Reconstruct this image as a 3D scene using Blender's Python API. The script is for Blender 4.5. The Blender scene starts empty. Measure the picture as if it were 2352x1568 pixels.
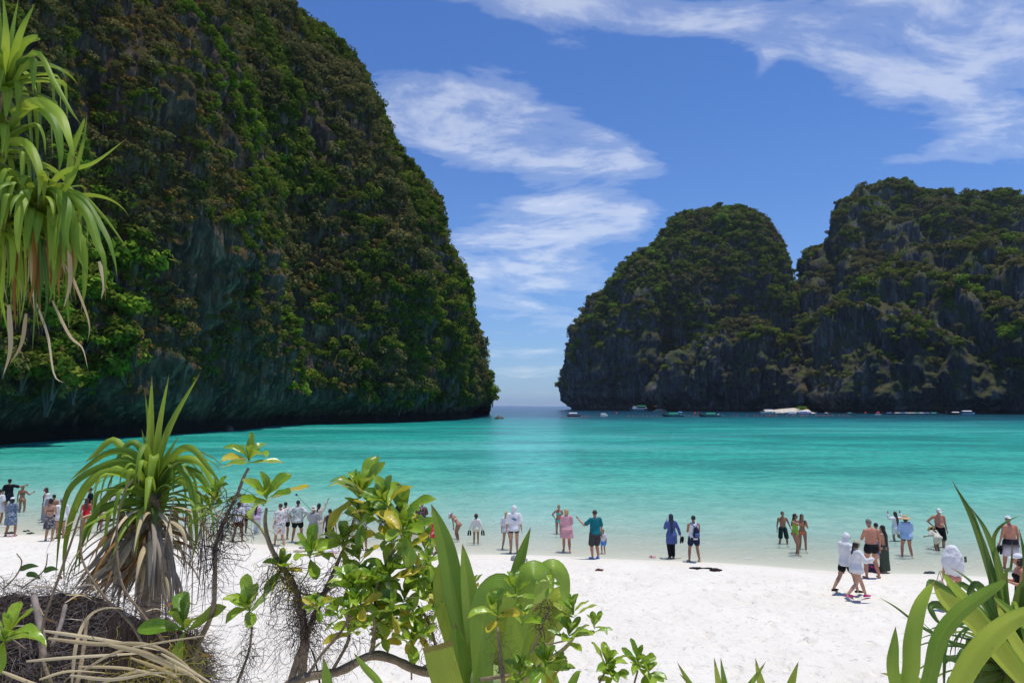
import bpy, bmesh, math, random
import numpy as np
from mathutils import Vector, Matrix

R = math.radians
rnd = random.Random(7)
SC = bpy.context.scene
COL = SC.collection

# ------------------------------------------------------------------ camera
CAM_Z = 5.6
TH = math.atan(148.2 / 1568.0)
cam_d = bpy.data.cameras.new('camera')
cam_d.lens = 24.0
cam_d.sensor_width = 36.0
cam_d.clip_start = 0.05
cam_d.clip_end = 60000.0
cam = bpy.data.objects.new('camera', cam_d)
COL.objects.link(cam)
cam.location = (0, 0, CAM_Z)
cam.rotation_euler = (math.pi / 2 + TH, 0, 0)
SC.camera = cam

# ------------------------------------------------------------------ light
SUN_EL, SUN_AZ = 80.0, -75.0          # azimuth measured from +Y towards -X
SUN_DIR = Vector((-math.sin(R(SUN_AZ)) * math.cos(R(SUN_EL)), math.cos(R(SUN_AZ)) * math.cos(R(SUN_EL)), math.sin(R(SUN_EL))))
sun_d = bpy.data.lights.new('sun', 'SUN')
sun_d.energy = 3.2
sun_d.angle = R(0.53)
sun_d.color = (1.0, 0.965, 0.90)
sun = bpy.data.objects.new('sun', sun_d)
COL.objects.link(sun)
sun.rotation_euler = (-SUN_DIR).to_track_quat('-Z', 'Y').to_euler()
sun.location = (0, 0, 60)

SC.view_settings.view_transform = 'Standard'
SC.view_settings.look = 'None'
SC.view_settings.exposure = 0.25
SC.view_settings.gamma = 1.0
SC.view_settings.use_curve_mapping = False
SC.cycles.max_bounces = 6
SC.cycles.diffuse_bounces = 2
SC.cycles.glossy_bounces = 2
SC.cycles.transmission_bounces = 3
SC.cycles.transparent_max_bounces = 8
SC.cycles.volume_bounces = 0
SC.cycles.caustics_reflective = False
SC.cycles.caustics_refractive = False


def sray(xd, yd):
    """unit-less direction of the sight line through picture position (2352 x 1568 grid)"""
    dx = (xd - 1176) / 1568.0
    dy = (784 - yd) / 1568.0
    return Vector((dx, math.cos(TH) - dy * math.sin(TH), math.sin(TH) + dy * math.cos(TH)))


def at(xd, yd, Y):
    d = sray(xd, yd)
    return Vector((0, 0, CAM_Z)) + d * (Y / d.y)


def shore_y(x):
    return 26.4 - 0.2 * x + 0.25 * math.sin(x * 0.35) + 0.12 * math.sin(x * 0.9 + 1)


def sea_s(x, y):
    return y - shore_y(x)


def bed_h(x, y):
    """height of sand and sea bed"""
    s = y - (26.4 - 0.2 * x + 0.25 * math.sin(x * 0.35) + 0.12 * math.sin(x * 0.9 + 1))
    if s > 0:
        return max(-6.0, -0.035 * s - 0.0002 * s * s)
    t = -s
    h = 0.07 * t if t < 3 else 0.21 + 0.01 * (t - 3)
    # dune under the viewpoint
    k = max(0.0, min(1.0, (12.0 - y) / 10.0))
    h += 3.05 * k * k * (3 - 2 * k)
    return h


def ground(xd, yd):
    d = sray(xd, yd)
    z = 0.1
    for _ in range(12):
        p = Vector((0, 0, CAM_Z)) + d * ((z - CAM_Z) / d.z)
        z = 0.5 * z + 0.5 * bed_h(p.x, p.y)
    return p


def sea_pt(xd, yd):
    d = sray(xd, yd)
    return Vector((0, 0, CAM_Z)) + d * ((0 - CAM_Z) / d.z)


# ------------------------------------------------------------------ materials
MATS = {}


class NT:
    def __init__(s, nt):
        s.nt = nt
        s.n = nt.nodes
        s.l = nt.links

    def add(s, t, **kw):
        nd = s.n.new(t)
        for k, v in kw.items():
            setattr(nd, k, v)
        return nd

    def put(s, a, b):
        if hasattr(a, 'links') or isinstance(a, bpy.types.NodeSocket):
            s.l.new(a, b)
        else:
            b.default_value = a

    def math(s, op, a, b=0.0, c=None, clamp=False):
        nd = s.n.new('ShaderNodeMath')
        nd.operation = op
        nd.use_clamp = clamp
        s.put(a, nd.inputs[0])
        s.put(b, nd.inputs[1])
        if c is not None:
            s.put(c, nd.inputs[2])
        return nd.outputs[0]

    def vmath(s, op, a, b=(0, 0, 0)):
        nd = s.n.new('ShaderNodeVectorMath')
        nd.operation = op
        s.put(a, nd.inputs[0])
        if op == 'SCALE':
            s.put(b, nd.inputs['Scale'])
        else:
            s.put(b, nd.inputs[1])
        return nd.outputs['Value'] if op in ('DOT_PRODUCT', 'LENGTH', 'DISTANCE') else nd.outputs[0]

    def noise(s, vec, scale=1.0, detail=4.0, rough=0.55, dist=0.0, out='Fac'):
        nd = s.n.new('ShaderNodeTexNoise')
        s.put(vec, nd.inputs['Vector'])
        nd.inputs['Scale'].default_value = scale
        nd.inputs['Detail'].default_value = detail
        nd.inputs['Roughness'].default_value = rough
        nd.inputs['Distortion'].default_value = dist
        return nd.outputs[out]

    def voro(s, vec, scale=1.0, feature='F1', out='Distance'):
        nd = s.n.new('ShaderNodeTexVoronoi')
        nd.feature = feature
        s.put(vec, nd.inputs['Vector'])
        nd.inputs['Scale'].default_value = scale
        return nd.outputs[out]

    def ramp(s, fac, stops, interp='LINEAR'):
        nd = s.n.new('ShaderNodeValToRGB')
        nd.color_ramp.interpolation = interp
        s.put(fac, nd.inputs[0])
        el = nd.color_ramp.elements
        while len(el) < len(stops):
            el.new(0.5)
        for e, (p, c) in zip(el, stops):
            e.position = p
            if not hasattr(c, '__len__'):
                c = (c, c, c)
            e.color = (c[0], c[1], c[2], 1)
        return nd.outputs[0]

    def mixc(s, fac, a, b, mode='MIX'):
        nd = s.n.new('ShaderNodeMix')
        nd.data_type = 'RGBA'
        nd.blend_type = mode
        s.put(fac, nd.inputs[0])
        for v, i in ((a, 6), (b, 7)):
            if isinstance(v, tuple) and len(v) == 3:
                v = (v[0], v[1], v[2], 1)
            s.put(v, nd.inputs[i])
        return nd.outputs[2]

    def coord(s, which='Object'):
        return s.n.new('ShaderNodeTexCoord').outputs[which]

    def mapping(s, vec, scale=(1, 1, 1), rot=(0, 0, 0), loc=(0, 0, 0)):
        nd = s.n.new('ShaderNodeMapping')
        s.put(vec, nd.inputs[0])
        nd.inputs['Location'].default_value = loc
        nd.inputs['Rotation'].default_value = rot
        nd.inputs['Scale'].default_value = scale
        return nd.outputs[0]

    def bump(s, h, strength=0.5, dist=0.1, normal=None):
        nd = s.n.new('ShaderNodeBump')
        s.put(h, nd.inputs['Height'])
        nd.inputs['Strength'].default_value = strength
        nd.inputs['Distance'].default_value = dist
        if normal is not None:
            s.put(normal, nd.inputs['Normal'])
        return nd.outputs[0]


def new_mat(name):
    m = bpy.data.materials.new(name)
    m.use_nodes = True
    m.node_tree.nodes.clear()
    t = NT(m.node_tree)
    out = t.add('ShaderNodeOutputMaterial')
    return m, t, out


def pbsdf(t, base, rough=0.7, spec=0.3, normal=None, metallic=0.0):
    b = t.add('ShaderNodeBsdfPrincipled')
    if isinstance(base, tuple) and len(base) == 3:
        base = (*base, 1)
    t.put(base, b.inputs['Base Color'])
    t.put(rough, b.inputs['Roughness'])
    t.put(spec, b.inputs['Specular IOR Level'])
    b.inputs['Metallic'].default_value = metallic
    if normal is not None:
        t.put(normal, b.inputs['Normal'])
    return b


def plain(name, col, rough=0.6, spec=0.3, var=0.15, nscale=8.0, bump=0.0, metallic=0.0, translucent=0.0):
    if name in MATS:
        return MATS[name]
    m, t, out = new_mat(name)
    co = t.coord()
    n = t.noise(co, nscale, 4)
    lo = tuple(c * (1 - var) for c in col)
    hi = tuple(min(1, c * (1 + var)) for c in col)
    c = t.ramp(n, [(0.3, lo), (0.7, hi)])
    nb = t.bump(t.noise(co, nscale * 2.5, 3), bump, 0.02) if bump else None
    b = pbsdf(t, c, rough, spec, nb, metallic)
    sh = b.outputs[0]
    if translucent:
        tr = t.add('ShaderNodeBsdfTranslucent')
        t.put(c, tr.inputs[0])
        mx = t.add('ShaderNodeMixShader')
        mx.inputs[0].default_value = translucent
        t.l.new(sh, mx.inputs[1])
        t.l.new(tr.outputs[0], mx.inputs[2])
        sh = mx.outputs[0]
    t.l.new(sh, out.inputs[0])
    MATS[name] = m
    return m


# ------------------------------------------------------------------ object helpers
def tag(o, label=None, cat=None, group=None, kind=None):
    if label:
        o['label'] = label
    if cat:
        o['category'] = cat
    if group:
        o['group'] = group
    if kind:
        o['kind'] = kind
    return o


def mesh_obj(name, verts, faces, mat=None, parent=None, smooth=True):
    me = bpy.data.meshes.new(name)
    me.from_pydata([tuple(v) for v in verts], [], [tuple(f) for f in faces])
    if smooth:
        me.polygons.foreach_set('use_smooth', [True] * len(me.polygons))
    if mat is not None:
        for mm in (mat if isinstance(mat, (list, tuple)) else [mat]):
            me.materials.append(mm)
    o = bpy.data.objects.new(name, me)
    COL.objects.link(o)
    if parent is not None:
        o.parent = parent
    return o


def grid_mesh(name, V, mat, smooth=True, close_u=False):
    """V: (nu, nv, 3) numpy grid"""
    nu, nv, _ = V.shape
    idx = np.arange(nu * nv).reshape(nu, nv)
    a = idx[:-1, :-1].ravel(); b = idx[1:, :-1].ravel(); c = idx[1:, 1:].ravel(); d = idx[:-1, 1:].ravel()
    F = np.stack([a, b, c, d], 1)
    me = bpy.data.meshes.new(name)
    me.vertices.add(nu * nv)
    me.vertices.foreach_set('co', V.reshape(-1).astype(np.float32))
    me.loops.add(F.size)
    me.loops.foreach_set('vertex_index', F.ravel().astype(np.int32))
    me.polygons.add(len(F))
    me.polygons.foreach_set('loop_start', (np.arange(len(F)) * 4).astype(np.int32))
    me.polygons.foreach_set('loop_total', np.full(len(F), 4, np.int32))
    me.update(calc_edges=True)
    me.polygons.foreach_set('use_smooth', [smooth] * len(F))
    me.materials.append(mat)
    o = bpy.data.objects.new(name, me)
    COL.objects.link(o)
    return o


def empty(name, loc=(0, 0, 0), rz=0.0, sc=1.0):
    o = bpy.data.objects.new(name, None)
    o.empty_display_size = 0.2
    COL.objects.link(o)
    o.location = loc
    o.rotation_euler = (0, 0, rz)
    o.scale = (sc, sc, sc)
    return o


# ------------------------------------------------------------------ numpy gradient noise
_prm = np.random.RandomState(11).permutation(256)
_prm = np.concatenate([_prm, _prm, _prm])
_g3 = np.random.RandomState(5).normal(size=(256, 3))
_g3 /= np.linalg.norm(_g3, axis=1)[:, None]


def pnoise(P):
    P = np.asarray(P, float)
    i = np.floor(P).astype(int)
    f = P - i
    u = f * f * f * (f * (f * 6 - 15) + 10)
    i &= 255
    res = 0
    for dx in (0, 1):
        for dy in (0, 1):
            for dz in (0, 1):
                h = _prm[_prm[_prm[(i[..., 0] + dx) & 255] + ((i[..., 1] + dy) & 255)] + ((i[..., 2] + dz) & 255)]
                g = _g3[h]
                d = g[..., 0] * (f[..., 0] - dx) + g[..., 1] * (f[..., 1] - dy) + g[..., 2] * (f[..., 2] - dz)
                w = (u[..., 0] if dx else 1 - u[..., 0]) * (u[..., 1] if dy else 1 - u[..., 1]) * (u[..., 2] if dz else 1 - u[..., 2])
                res = res + w * d
    return res * 1.6


def fbm(P, oct=4, gain=0.5, ridge=False):
    a, s, amp = 0, 0, 1.0
    P = np.asarray(P, float)
    for k in range(oct):
        n = pnoise(P * (2.03 ** k) + k * 17.3)
        if ridge:
            n = 1 - 2 * np.abs(n)
        a = a + n * amp
        s += amp
        amp *= gain
    return a / s
# ------------------------------------------------------------------ sky
def build_world():
    w = bpy.data.worlds.new('World')
    SC.world = w
    w.use_nodes = True
    w.node_tree.nodes.clear()
    t = NT(w.node_tree)
    out = t.add('ShaderNodeOutputWorld')
    bg = t.add('ShaderNodeBackground')
    sky = t.add('ShaderNodeTexSky')
    sky.sky_type = 'NISHITA'
    sky.sun_disc = False
    sky.sun_elevation = R(SUN_EL)
    sky.sun_rotation = R(-SUN_AZ)
    sky.altitude = 0
    sky.air_density = 1.0
    sky.dust_density = 0.3
    sky.ozone_density = 3.0
    d = t.vmath('NORMALIZE', t.coord('Generated'))
    sep = t.add('ShaderNodeSeparateXYZ')
    t.l.new(d, sep.inputs[0])
    # wispy noise on a cloud layer seen in perspective
    zz = t.math('ADD', t.math('MAXIMUM', sep.outputs[2], 0.0), 0.22)
    cx = t.math('DIVIDE', sep.outputs[0], zz)
    cy = t.math('DIVIDE', sep.outputs[1], zz)
    cmb = t.add('ShaderNodeCombineXYZ')
    t.l.new(cx, cmb.inputs[0]); t.l.new(cy, cmb.inputs[1])
    warp = t.noise(cmb.outputs[0], 1.3, 3, 0.5, out='Color')
    p = t.vmath('ADD', cmb.outputs[0], t.vmath('SCALE', t.vmath('SUBTRACT', warp, (0.5, 0.5, 0.5)), 0.34))
    streak = t.noise(t.mapping(p, scale=(1.0, 2.1, 1.0), rot=(0, 0, R(24))), 1.8, 10, 0.60, 0.25)
    fine = t.noise(t.mapping(p, scale=(1.6, 2.8, 1.0), rot=(0, 0, R(-18))), 4.2, 9, 0.66, 0.3)
    n = t.math('ADD', t.math('MULTIPLY', streak, 0.66), t.math('MULTIPLY', fine, 0.34))
    # where the clouds stand: (x, y on the 2352 grid, half length, half width, tilt, weight)
    blobs = [
        (980, 275, 180, 85, 14, 1.15), (1200, 290, 230, 90, 20, 1.3), (1385, 345, 130, 45, 16, 0.95),
        (1280, 18, 260, 45, 8, 0.9), (1690, 44, 380, 40, 14, 0.9), (1960, 110, 190, 40, 22, 0.75),
        (2300, 30, 240, 95, 22, 1.4), (2340, 320, 120, 34, 15, 0.62), (1770, 125, 18, 80, 28, 0.55),
        (1370, 495, 150, 40, 8, 1.1), (1160, 545, 210, 60, -6, 1.1), (1240, 670, 280, 120, 0, 1.15),
        (1200, 850, 320, 80, 0, 0.6), (2080, 370, 120, 16, -4, 0.45), (1290, 100, 90, 30, 10, 0.5),
        (2750, 60, 260, 130, 10, 0.9), (-300, 300, 300, 150, 10, 0.6),
    ]
    tot = None
    for (bx, by, ra, rb, ti, wt) in blobs:
        c = sray(bx, by).normalized()
        rx = (sray(bx + 10, by).normalized() - sray(bx - 10, by).normalized()).normalized()
        uy = (sray(bx, by + 10).normalized() - sray(bx, by - 10).normalized()).normalized()
        a = rx * math.cos(R(ti)) + uy * math.sin(R(ti))
        b = -rx * math.sin(R(ti)) + uy * math.cos(R(ti))
        k = 1568.0 / (1 + ((bx - 1176) / 1568) ** 2 + ((784 - by) / 1568) ** 2) ** 0.5
        dd = t.vmath('SUBTRACT', d, tuple(c))
        u = t.vmath('DOT_PRODUCT', dd, tuple(a * (k / ra)))
        v = t.vmath('DOT_PRODUCT', dd, tuple(b * (k / rb)))
        q = t.math('MULTIPLY_ADD', u, u, t.math('MULTIPLY', v, v))
        g = t.math('MULTIPLY', t.math('EXPONENT', t.math('MULTIPLY', q, -0.9)), wt)
        tot = g if tot is None else t.math('ADD', tot, g)
    dens = t.math('ADD', t.math('MULTIPLY', t.math('MINIMUM', tot, 1.25), 0.405), t.math('MULTIPLY', t.math('SUBTRACT', n, 0.70), 1.45))
    cl = t.ramp(dens, [(0.0, 0.0), (0.12, 0.14), (0.30, 0.46), (0.58, 1.0)], 'EASE')
    # thin milky veil low over the sea
    hz = t.math('EXPONENT', t.math('MULTIPLY', t.math('MAXIMUM', sep.outputs[2], 0.0), -7.5))
    tint = t.mixc(1.0, sky.outputs[0], SKY_TINT, 'MULTIPLY')
    low = t.mixc(t.math('MULTIPLY', hz, 0.62), tint, SKY_LOW)
    col = t.mixc(t.math('MULTIPLY', cl, 0.92), low, SKY_CLOUD)
    t.l.new(col, bg.inputs[0])
    bg.inputs[1].default_value = SKY_STR
    t.l.new(bg.outputs[0], out.inputs[0])


SKY_STR = 0.08
SKY_TINT = (0.60, 0.93, 1.45)
SKY_LOW = (4.2, 5.7, 7.4)
SKY_CLOUD = (10.9, 11.2, 11.5)
build_world()


# ------------------------------------------------------------------ sand
def mat_sand():
    m, t, out = new_mat('coral_sand')
    geo = t.add('ShaderNodeNewGeometry')
    pos = geo.outputs['Position']
    sep = t.add('ShaderNodeSeparateXYZ')
    t.l.new(pos, sep.inputs[0])
    n1 = t.noise(pos, 0.6, 5, 0.6)
    n2 = t.noise(pos, 60.0, 3, 0.7)
    base = t.ramp(n1, [(0.3, (0.745, 0.685, 0.585)), (0.7, (0.81, 0.76, 0.655))])
    spk = t.ramp(n2, [(0.30, (0.80, 0.78, 0.75)), (0.45, (1, 1, 1))])
    base = t.mixc(0.5, base, spk, 'MULTIPLY')
    # scattered darker bits, small and broad
    vb = t.voro(t.mapping(pos, scale=(1, 1.8, 1)), 2.6)
    bits = t.math('MULTIPLY', t.ramp(vb, [(0.035, 1.0), (0.075, 0.0)]), t.ramp(t.noise(pos, 1.1, 3), [(0.45, 0.0), (0.62, 1.0)]))
    vb2 = t.voro(t.mapping(pos, scale=(0.8, 2.2, 1), rot=(0, 0, R(20))), 1.5)
    bits2 = t.math('MULTIPLY', t.ramp(vb2, [(0.05, 1.0), (0.12, 0.0)]), t.ramp(t.noise(pos, 0.7, 3), [(0.42, 0.0), (0.60, 1.0)]))
    base = t.mixc(t.math('MULTIPLY', bits, 0.7), base, (0.40, 0.33, 0.25))
    base = t.mixc(t.math('MULTIPLY', bits2, 0.35), base, (0.50, 0.43, 0.34))
    # wet strip near the waterline follows the height of the sand
    wet = t.math('SUBTRACT', 1.0, t.math('DIVIDE', t.math('ADD', sep.outputs[2], t.math('MULTIPLY', t.noise(pos, 0.7, 3), 0.05)), 0.085), clamp=True)
    base = t.mixc(wet, base, (0.69, 0.63, 0.51))
    # foot prints and wind dimples
    vf = t.voro(t.mapping(pos, scale=(1, 1, 1)), 2.3, 'SMOOTH_F1')
    vf2 = t.voro(t.vmath('ADD', pos, t.noise(pos, 2.0, 2, out='Color')), 5.0, 'SMOOTH_F1')
    h = t.math('ADD', t.math('MULTIPLY', t.ramp(vf, [(0.0, 0), (0.33, 1)]), 0.9), t.math('MULTIPLY', t.ramp(vf2, [(0.0, 0), (0.3, 1)]), 0.6))
    h = t.math('ADD', h, t.math('MULTIPLY', t.noise(pos, 9.0, 5, 0.65), 0.8))
    h = t.math('MULTIPLY', h, t.math('SUBTRACT', 1.0, wet))
    nb = t.bump(h, 0.9, 0.06)
    rough = t.math('SUBTRACT', 0.95, t.math('MULTIPLY', wet, 0.45))
    b = pbsdf(t, base, rough, 0.25, nb)
    t.l.new(b.outputs[0], out.inputs[0])
    return m


def build_sand():
    MS = mat_sand()
    xs = np.unique(np.concatenate([np.linspace(-900, -60, 30), np.linspace(-60, -26, 50), np.linspace(-26, 24, 520), np.linspace(24, 60, 50), np.linspace(60, 900, 30)]))
    ys = np.unique(np.concatenate([np.linspace(-40, 8, 40), np.linspace(8, 13, 40), np.linspace(13, 36, 330), np.linspace(36, 90, 40)]))
    X, Y = np.meshgrid(xs, ys, indexing='ij')
    S = Y - (26.4 - 0.2 * X + 0.25 * np.sin(X * 0.35) + 0.12 * np.sin(X * 0.9 + 1))
    T = -S
    H = np.where(S > 0, -0.035 * S - 0.0002 * S * S, np.where(T < 3, 0.07 * T, 0.21 + 0.01 * (T - 3)))
    k = np.clip((12.0 - Y) / 10.0, 0, 1)
    H = H + 3.05 * k * k * (3 - 2 * k)
    P = np.stack([X, Y, np.zeros_like(X)], -1)
    dry = np.clip((T - 1.0) / 2.0, 0, 1)
    dist = np.clip(1.5 - np.abs(X) / 40, 0, 1)
    n = fbm(P * 1.1, 3) * 0.03 + fbm(P * 2.8 + 9, 3) * 0.035 + fbm(P * np.array([0.25, 0.25, 1]), 2) * 0.04
    pits = np.clip(pnoise(P * 2.3 + 40) - 0.30, 0, 1) * -0.28 + np.clip(pnoise(P * 3.1 + 70) - 0.33, 0, 1) * -0.24
    H = H + (n + pits) * dry * dist
    o = grid_mesh('beach', np.stack([X, Y, H], -1), MS)
    tag(o, 'white coral sand beach dimpled with footprints', None, None, 'structure')
    # low bed far out so nothing shows void below the water
    o2 = mesh_obj('seabed', [(-20000, 89.5, -5.2), (20000, 89.5, -5.2), (20000, 40000, -9), (-20000, 40000, -9)], [(0, 1, 2, 3)], MS)
    tag(o2, 'sandy bottom of the bay below the water', None, None, 'structure')


build_sand()


# ------------------------------------------------------------------ water
def mat_water():
    m, t, out = new_mat('sea_water')
    geo = t.add('ShaderNodeNewGeometry')
    pos = geo.outputs['Position']
    sep = t.add('ShaderNodeSeparateXYZ')
    t.l.new(pos, sep.inputs[0])
    x, y = sep.outputs[0], sep.outputs[1]
    s0 = t.math('ADD', t.math('MULTIPLY_ADD', x, 0.2, y), -26.4)
    # depth zones bend a little
    wob = t.noise(t.mapping(pos, scale=(0.25, 1, 1)), 0.05, 4, 0.6)
    s = t.math('MULTIPLY', s0, t.math('MULTIPLY_ADD', wob, 0.9, 0.55))
    lg = t.math('LOGARITHM', t.math('ADD', t.math('MAXIMUM', s, 0.0), 1.0), 10.0)
    f = t.math('DIVIDE', lg, 3.5)
    def L(v):
        return math.log10(v + 1) / 3.5
    col = t.ramp(f, [
        (L(0), (0.78, 0.74, 0.61)), (L(1.5), (0.74, 0.77, 0.64)), (L(5), (0.60, 0.79, 0.65)), (L(11), (0.36, 0.73, 0.59)),
        (L(20), (0.16, 0.63, 0.49)), (L(38), (0.070, 0.54, 0.41)), (L(80), (0.032, 0.47, 0.365)), (L(170), (0.020, 0.40, 0.33)),
        (L(260), (0.010, 0.23, 0.25)), (L(340), (0.008, 0.10, 0.13)), (L(600), (0.006, 0.055, 0.10)), (L(1500), (0.006, 0.05, 0.14))])
    # weed and patchy dark areas on the bottom
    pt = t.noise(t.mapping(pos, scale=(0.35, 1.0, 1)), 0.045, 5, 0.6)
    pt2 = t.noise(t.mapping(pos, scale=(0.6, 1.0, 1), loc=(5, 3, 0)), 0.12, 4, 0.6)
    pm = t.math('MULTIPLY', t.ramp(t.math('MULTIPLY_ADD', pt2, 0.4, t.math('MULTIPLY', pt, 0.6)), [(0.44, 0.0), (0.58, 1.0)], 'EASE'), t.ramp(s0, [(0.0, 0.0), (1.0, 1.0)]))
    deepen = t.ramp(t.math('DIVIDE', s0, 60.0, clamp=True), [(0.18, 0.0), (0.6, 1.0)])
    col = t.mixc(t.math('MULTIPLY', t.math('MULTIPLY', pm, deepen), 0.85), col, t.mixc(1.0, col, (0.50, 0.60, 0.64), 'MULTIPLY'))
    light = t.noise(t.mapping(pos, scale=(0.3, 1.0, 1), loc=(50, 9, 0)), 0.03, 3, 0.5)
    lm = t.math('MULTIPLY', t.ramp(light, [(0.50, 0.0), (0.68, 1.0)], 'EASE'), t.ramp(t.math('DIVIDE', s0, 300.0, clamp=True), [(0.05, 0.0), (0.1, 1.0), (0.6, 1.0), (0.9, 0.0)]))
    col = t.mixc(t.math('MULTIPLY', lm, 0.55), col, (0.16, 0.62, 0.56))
    # light and dark of wave ripples painted in, over broader bottom mottling
    ripple_tone = t.noise(t.mapping(pos, scale=(1.1, 1.0, 1), rot=(0, 0, R(10))), 0.75, 7, 0.74)
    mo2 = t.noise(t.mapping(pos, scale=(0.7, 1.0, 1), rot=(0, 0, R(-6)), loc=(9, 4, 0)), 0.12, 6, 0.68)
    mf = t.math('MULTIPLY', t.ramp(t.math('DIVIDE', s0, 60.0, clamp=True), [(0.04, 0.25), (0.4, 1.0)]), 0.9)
    col = t.mixc(mf, col, t.mixc(1.0, col, t.ramp(ripple_tone, [(0.36, (0.60, 0.74, 0.77)), (0.64, (1.32, 1.18, 1.15))]), 'MULTIPLY'))
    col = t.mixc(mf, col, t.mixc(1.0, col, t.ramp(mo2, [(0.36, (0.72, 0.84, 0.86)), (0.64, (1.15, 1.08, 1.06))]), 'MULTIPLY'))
    # streaks of small waves
    w1 = t.noise(t.mapping(pos, scale=(1.0, 1.25, 1), rot=(0, 0, R(8))), 2.4, 6, 0.68, 0.2)
    w2 = t.noise(t.mapping(pos, scale=(0.9, 1.2, 1), rot=(0, 0, R(-12))), 0.75, 5, 0.66, 0.2)
    w3 = t.noise(t.mapping(pos, scale=(0.35, 1.2, 1), rot=(0, 0, R(4))), 0.12, 4, 0.6)
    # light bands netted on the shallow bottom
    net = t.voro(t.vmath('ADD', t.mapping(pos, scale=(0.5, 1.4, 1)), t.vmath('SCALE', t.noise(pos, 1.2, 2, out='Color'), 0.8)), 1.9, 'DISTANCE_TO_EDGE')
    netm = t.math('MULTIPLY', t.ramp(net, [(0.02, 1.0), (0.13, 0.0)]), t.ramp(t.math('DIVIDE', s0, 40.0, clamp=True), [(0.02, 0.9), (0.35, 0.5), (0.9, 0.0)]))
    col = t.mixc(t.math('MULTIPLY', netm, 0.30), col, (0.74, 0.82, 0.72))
    # the lap of foam at the edge
    edge = t.math('ADD', s0, t.math('MULTIPLY', t.noise(pos, 0.5, 4, 0.6), -1.4))
    foam = t.math('MULTIPLY', t.ramp(t.math('ABSOLUTE', t.math('SUBTRACT', edge, 0.7)), [(0.0, 1.0), (0.16, 0.0)]), t.ramp(t.noise(pos, 3.0, 4), [(0.42, 0.0), (0.6, 1.0)]))
    foam2 = t.math('MULTIPLY', t.ramp(t.math('ABSOLUTE', t.math('SUBTRACT', edge, 3.2)), [(0.0, 1.0), (0.22, 0.0)]), t.ramp(t.noise(pos, 0.35, 3), [(0.52, 0.0), (0.6, 1.0)]))
    fo = t.math('MAXIMUM', t.math('MULTIPLY', foam, 0.8), t.math('MULTIPLY', foam2, 0.6))
    col = t.mixc(fo, col, (0.85, 0.86, 0.83))
    h = t.math('ADD', t.math('MULTIPLY', w1, 0.22), t.math('ADD', t.math('MULTIPLY', w2, 0.40), t.math('MULTIPLY', w3, 0.6)))
    nb = t.bump(h, 1.0, WAVE_H)
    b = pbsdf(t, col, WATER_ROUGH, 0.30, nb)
    b.inputs['IOR'].default_value = 1.33
    tr = t.add('ShaderNodeBsdfTransparent')
    tr.inputs[0].default_value = (0.93, 0.97, 0.95, 1)
    mx = t.add('ShaderNodeMixShader')
    al = t.ramp(t.math('DIVIDE', s0, 30.0, clamp=True), [(0.0, 0.12), (0.06, 0.40), (0.25, 0.80), (0.8, 1.0)])
    t.put(t.math('MAXIMUM', al, fo), mx.inputs[0])
    t.l.new(tr.outputs[0], mx.inputs[1])
    t.l.new(b.outputs[0], mx.inputs[2])
    t.l.new(mx.outputs[0], out.inputs[0])
    return m


WAVE_H = 1.0
WATER_ROUGH = 0.22


def build_water():
    MW = mat_water()
    xs = np.unique(np.concatenate([-np.geomspace(40000, 60, 30), np.linspace(-60, 60, 60), np.geomspace(60, 40000, 30)]))
    ys = np.unique(np.concatenate([np.linspace(14, 90, 90), np.geomspace(90, 45000, 70)]))
    X, Y = np.meshgrid(xs, ys, indexing='ij')
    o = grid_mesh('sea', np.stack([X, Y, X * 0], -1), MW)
    tag(o, 'turquoise bay water turning deep blue beyond the strait', None, None, 'structure')


build_water()
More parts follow.
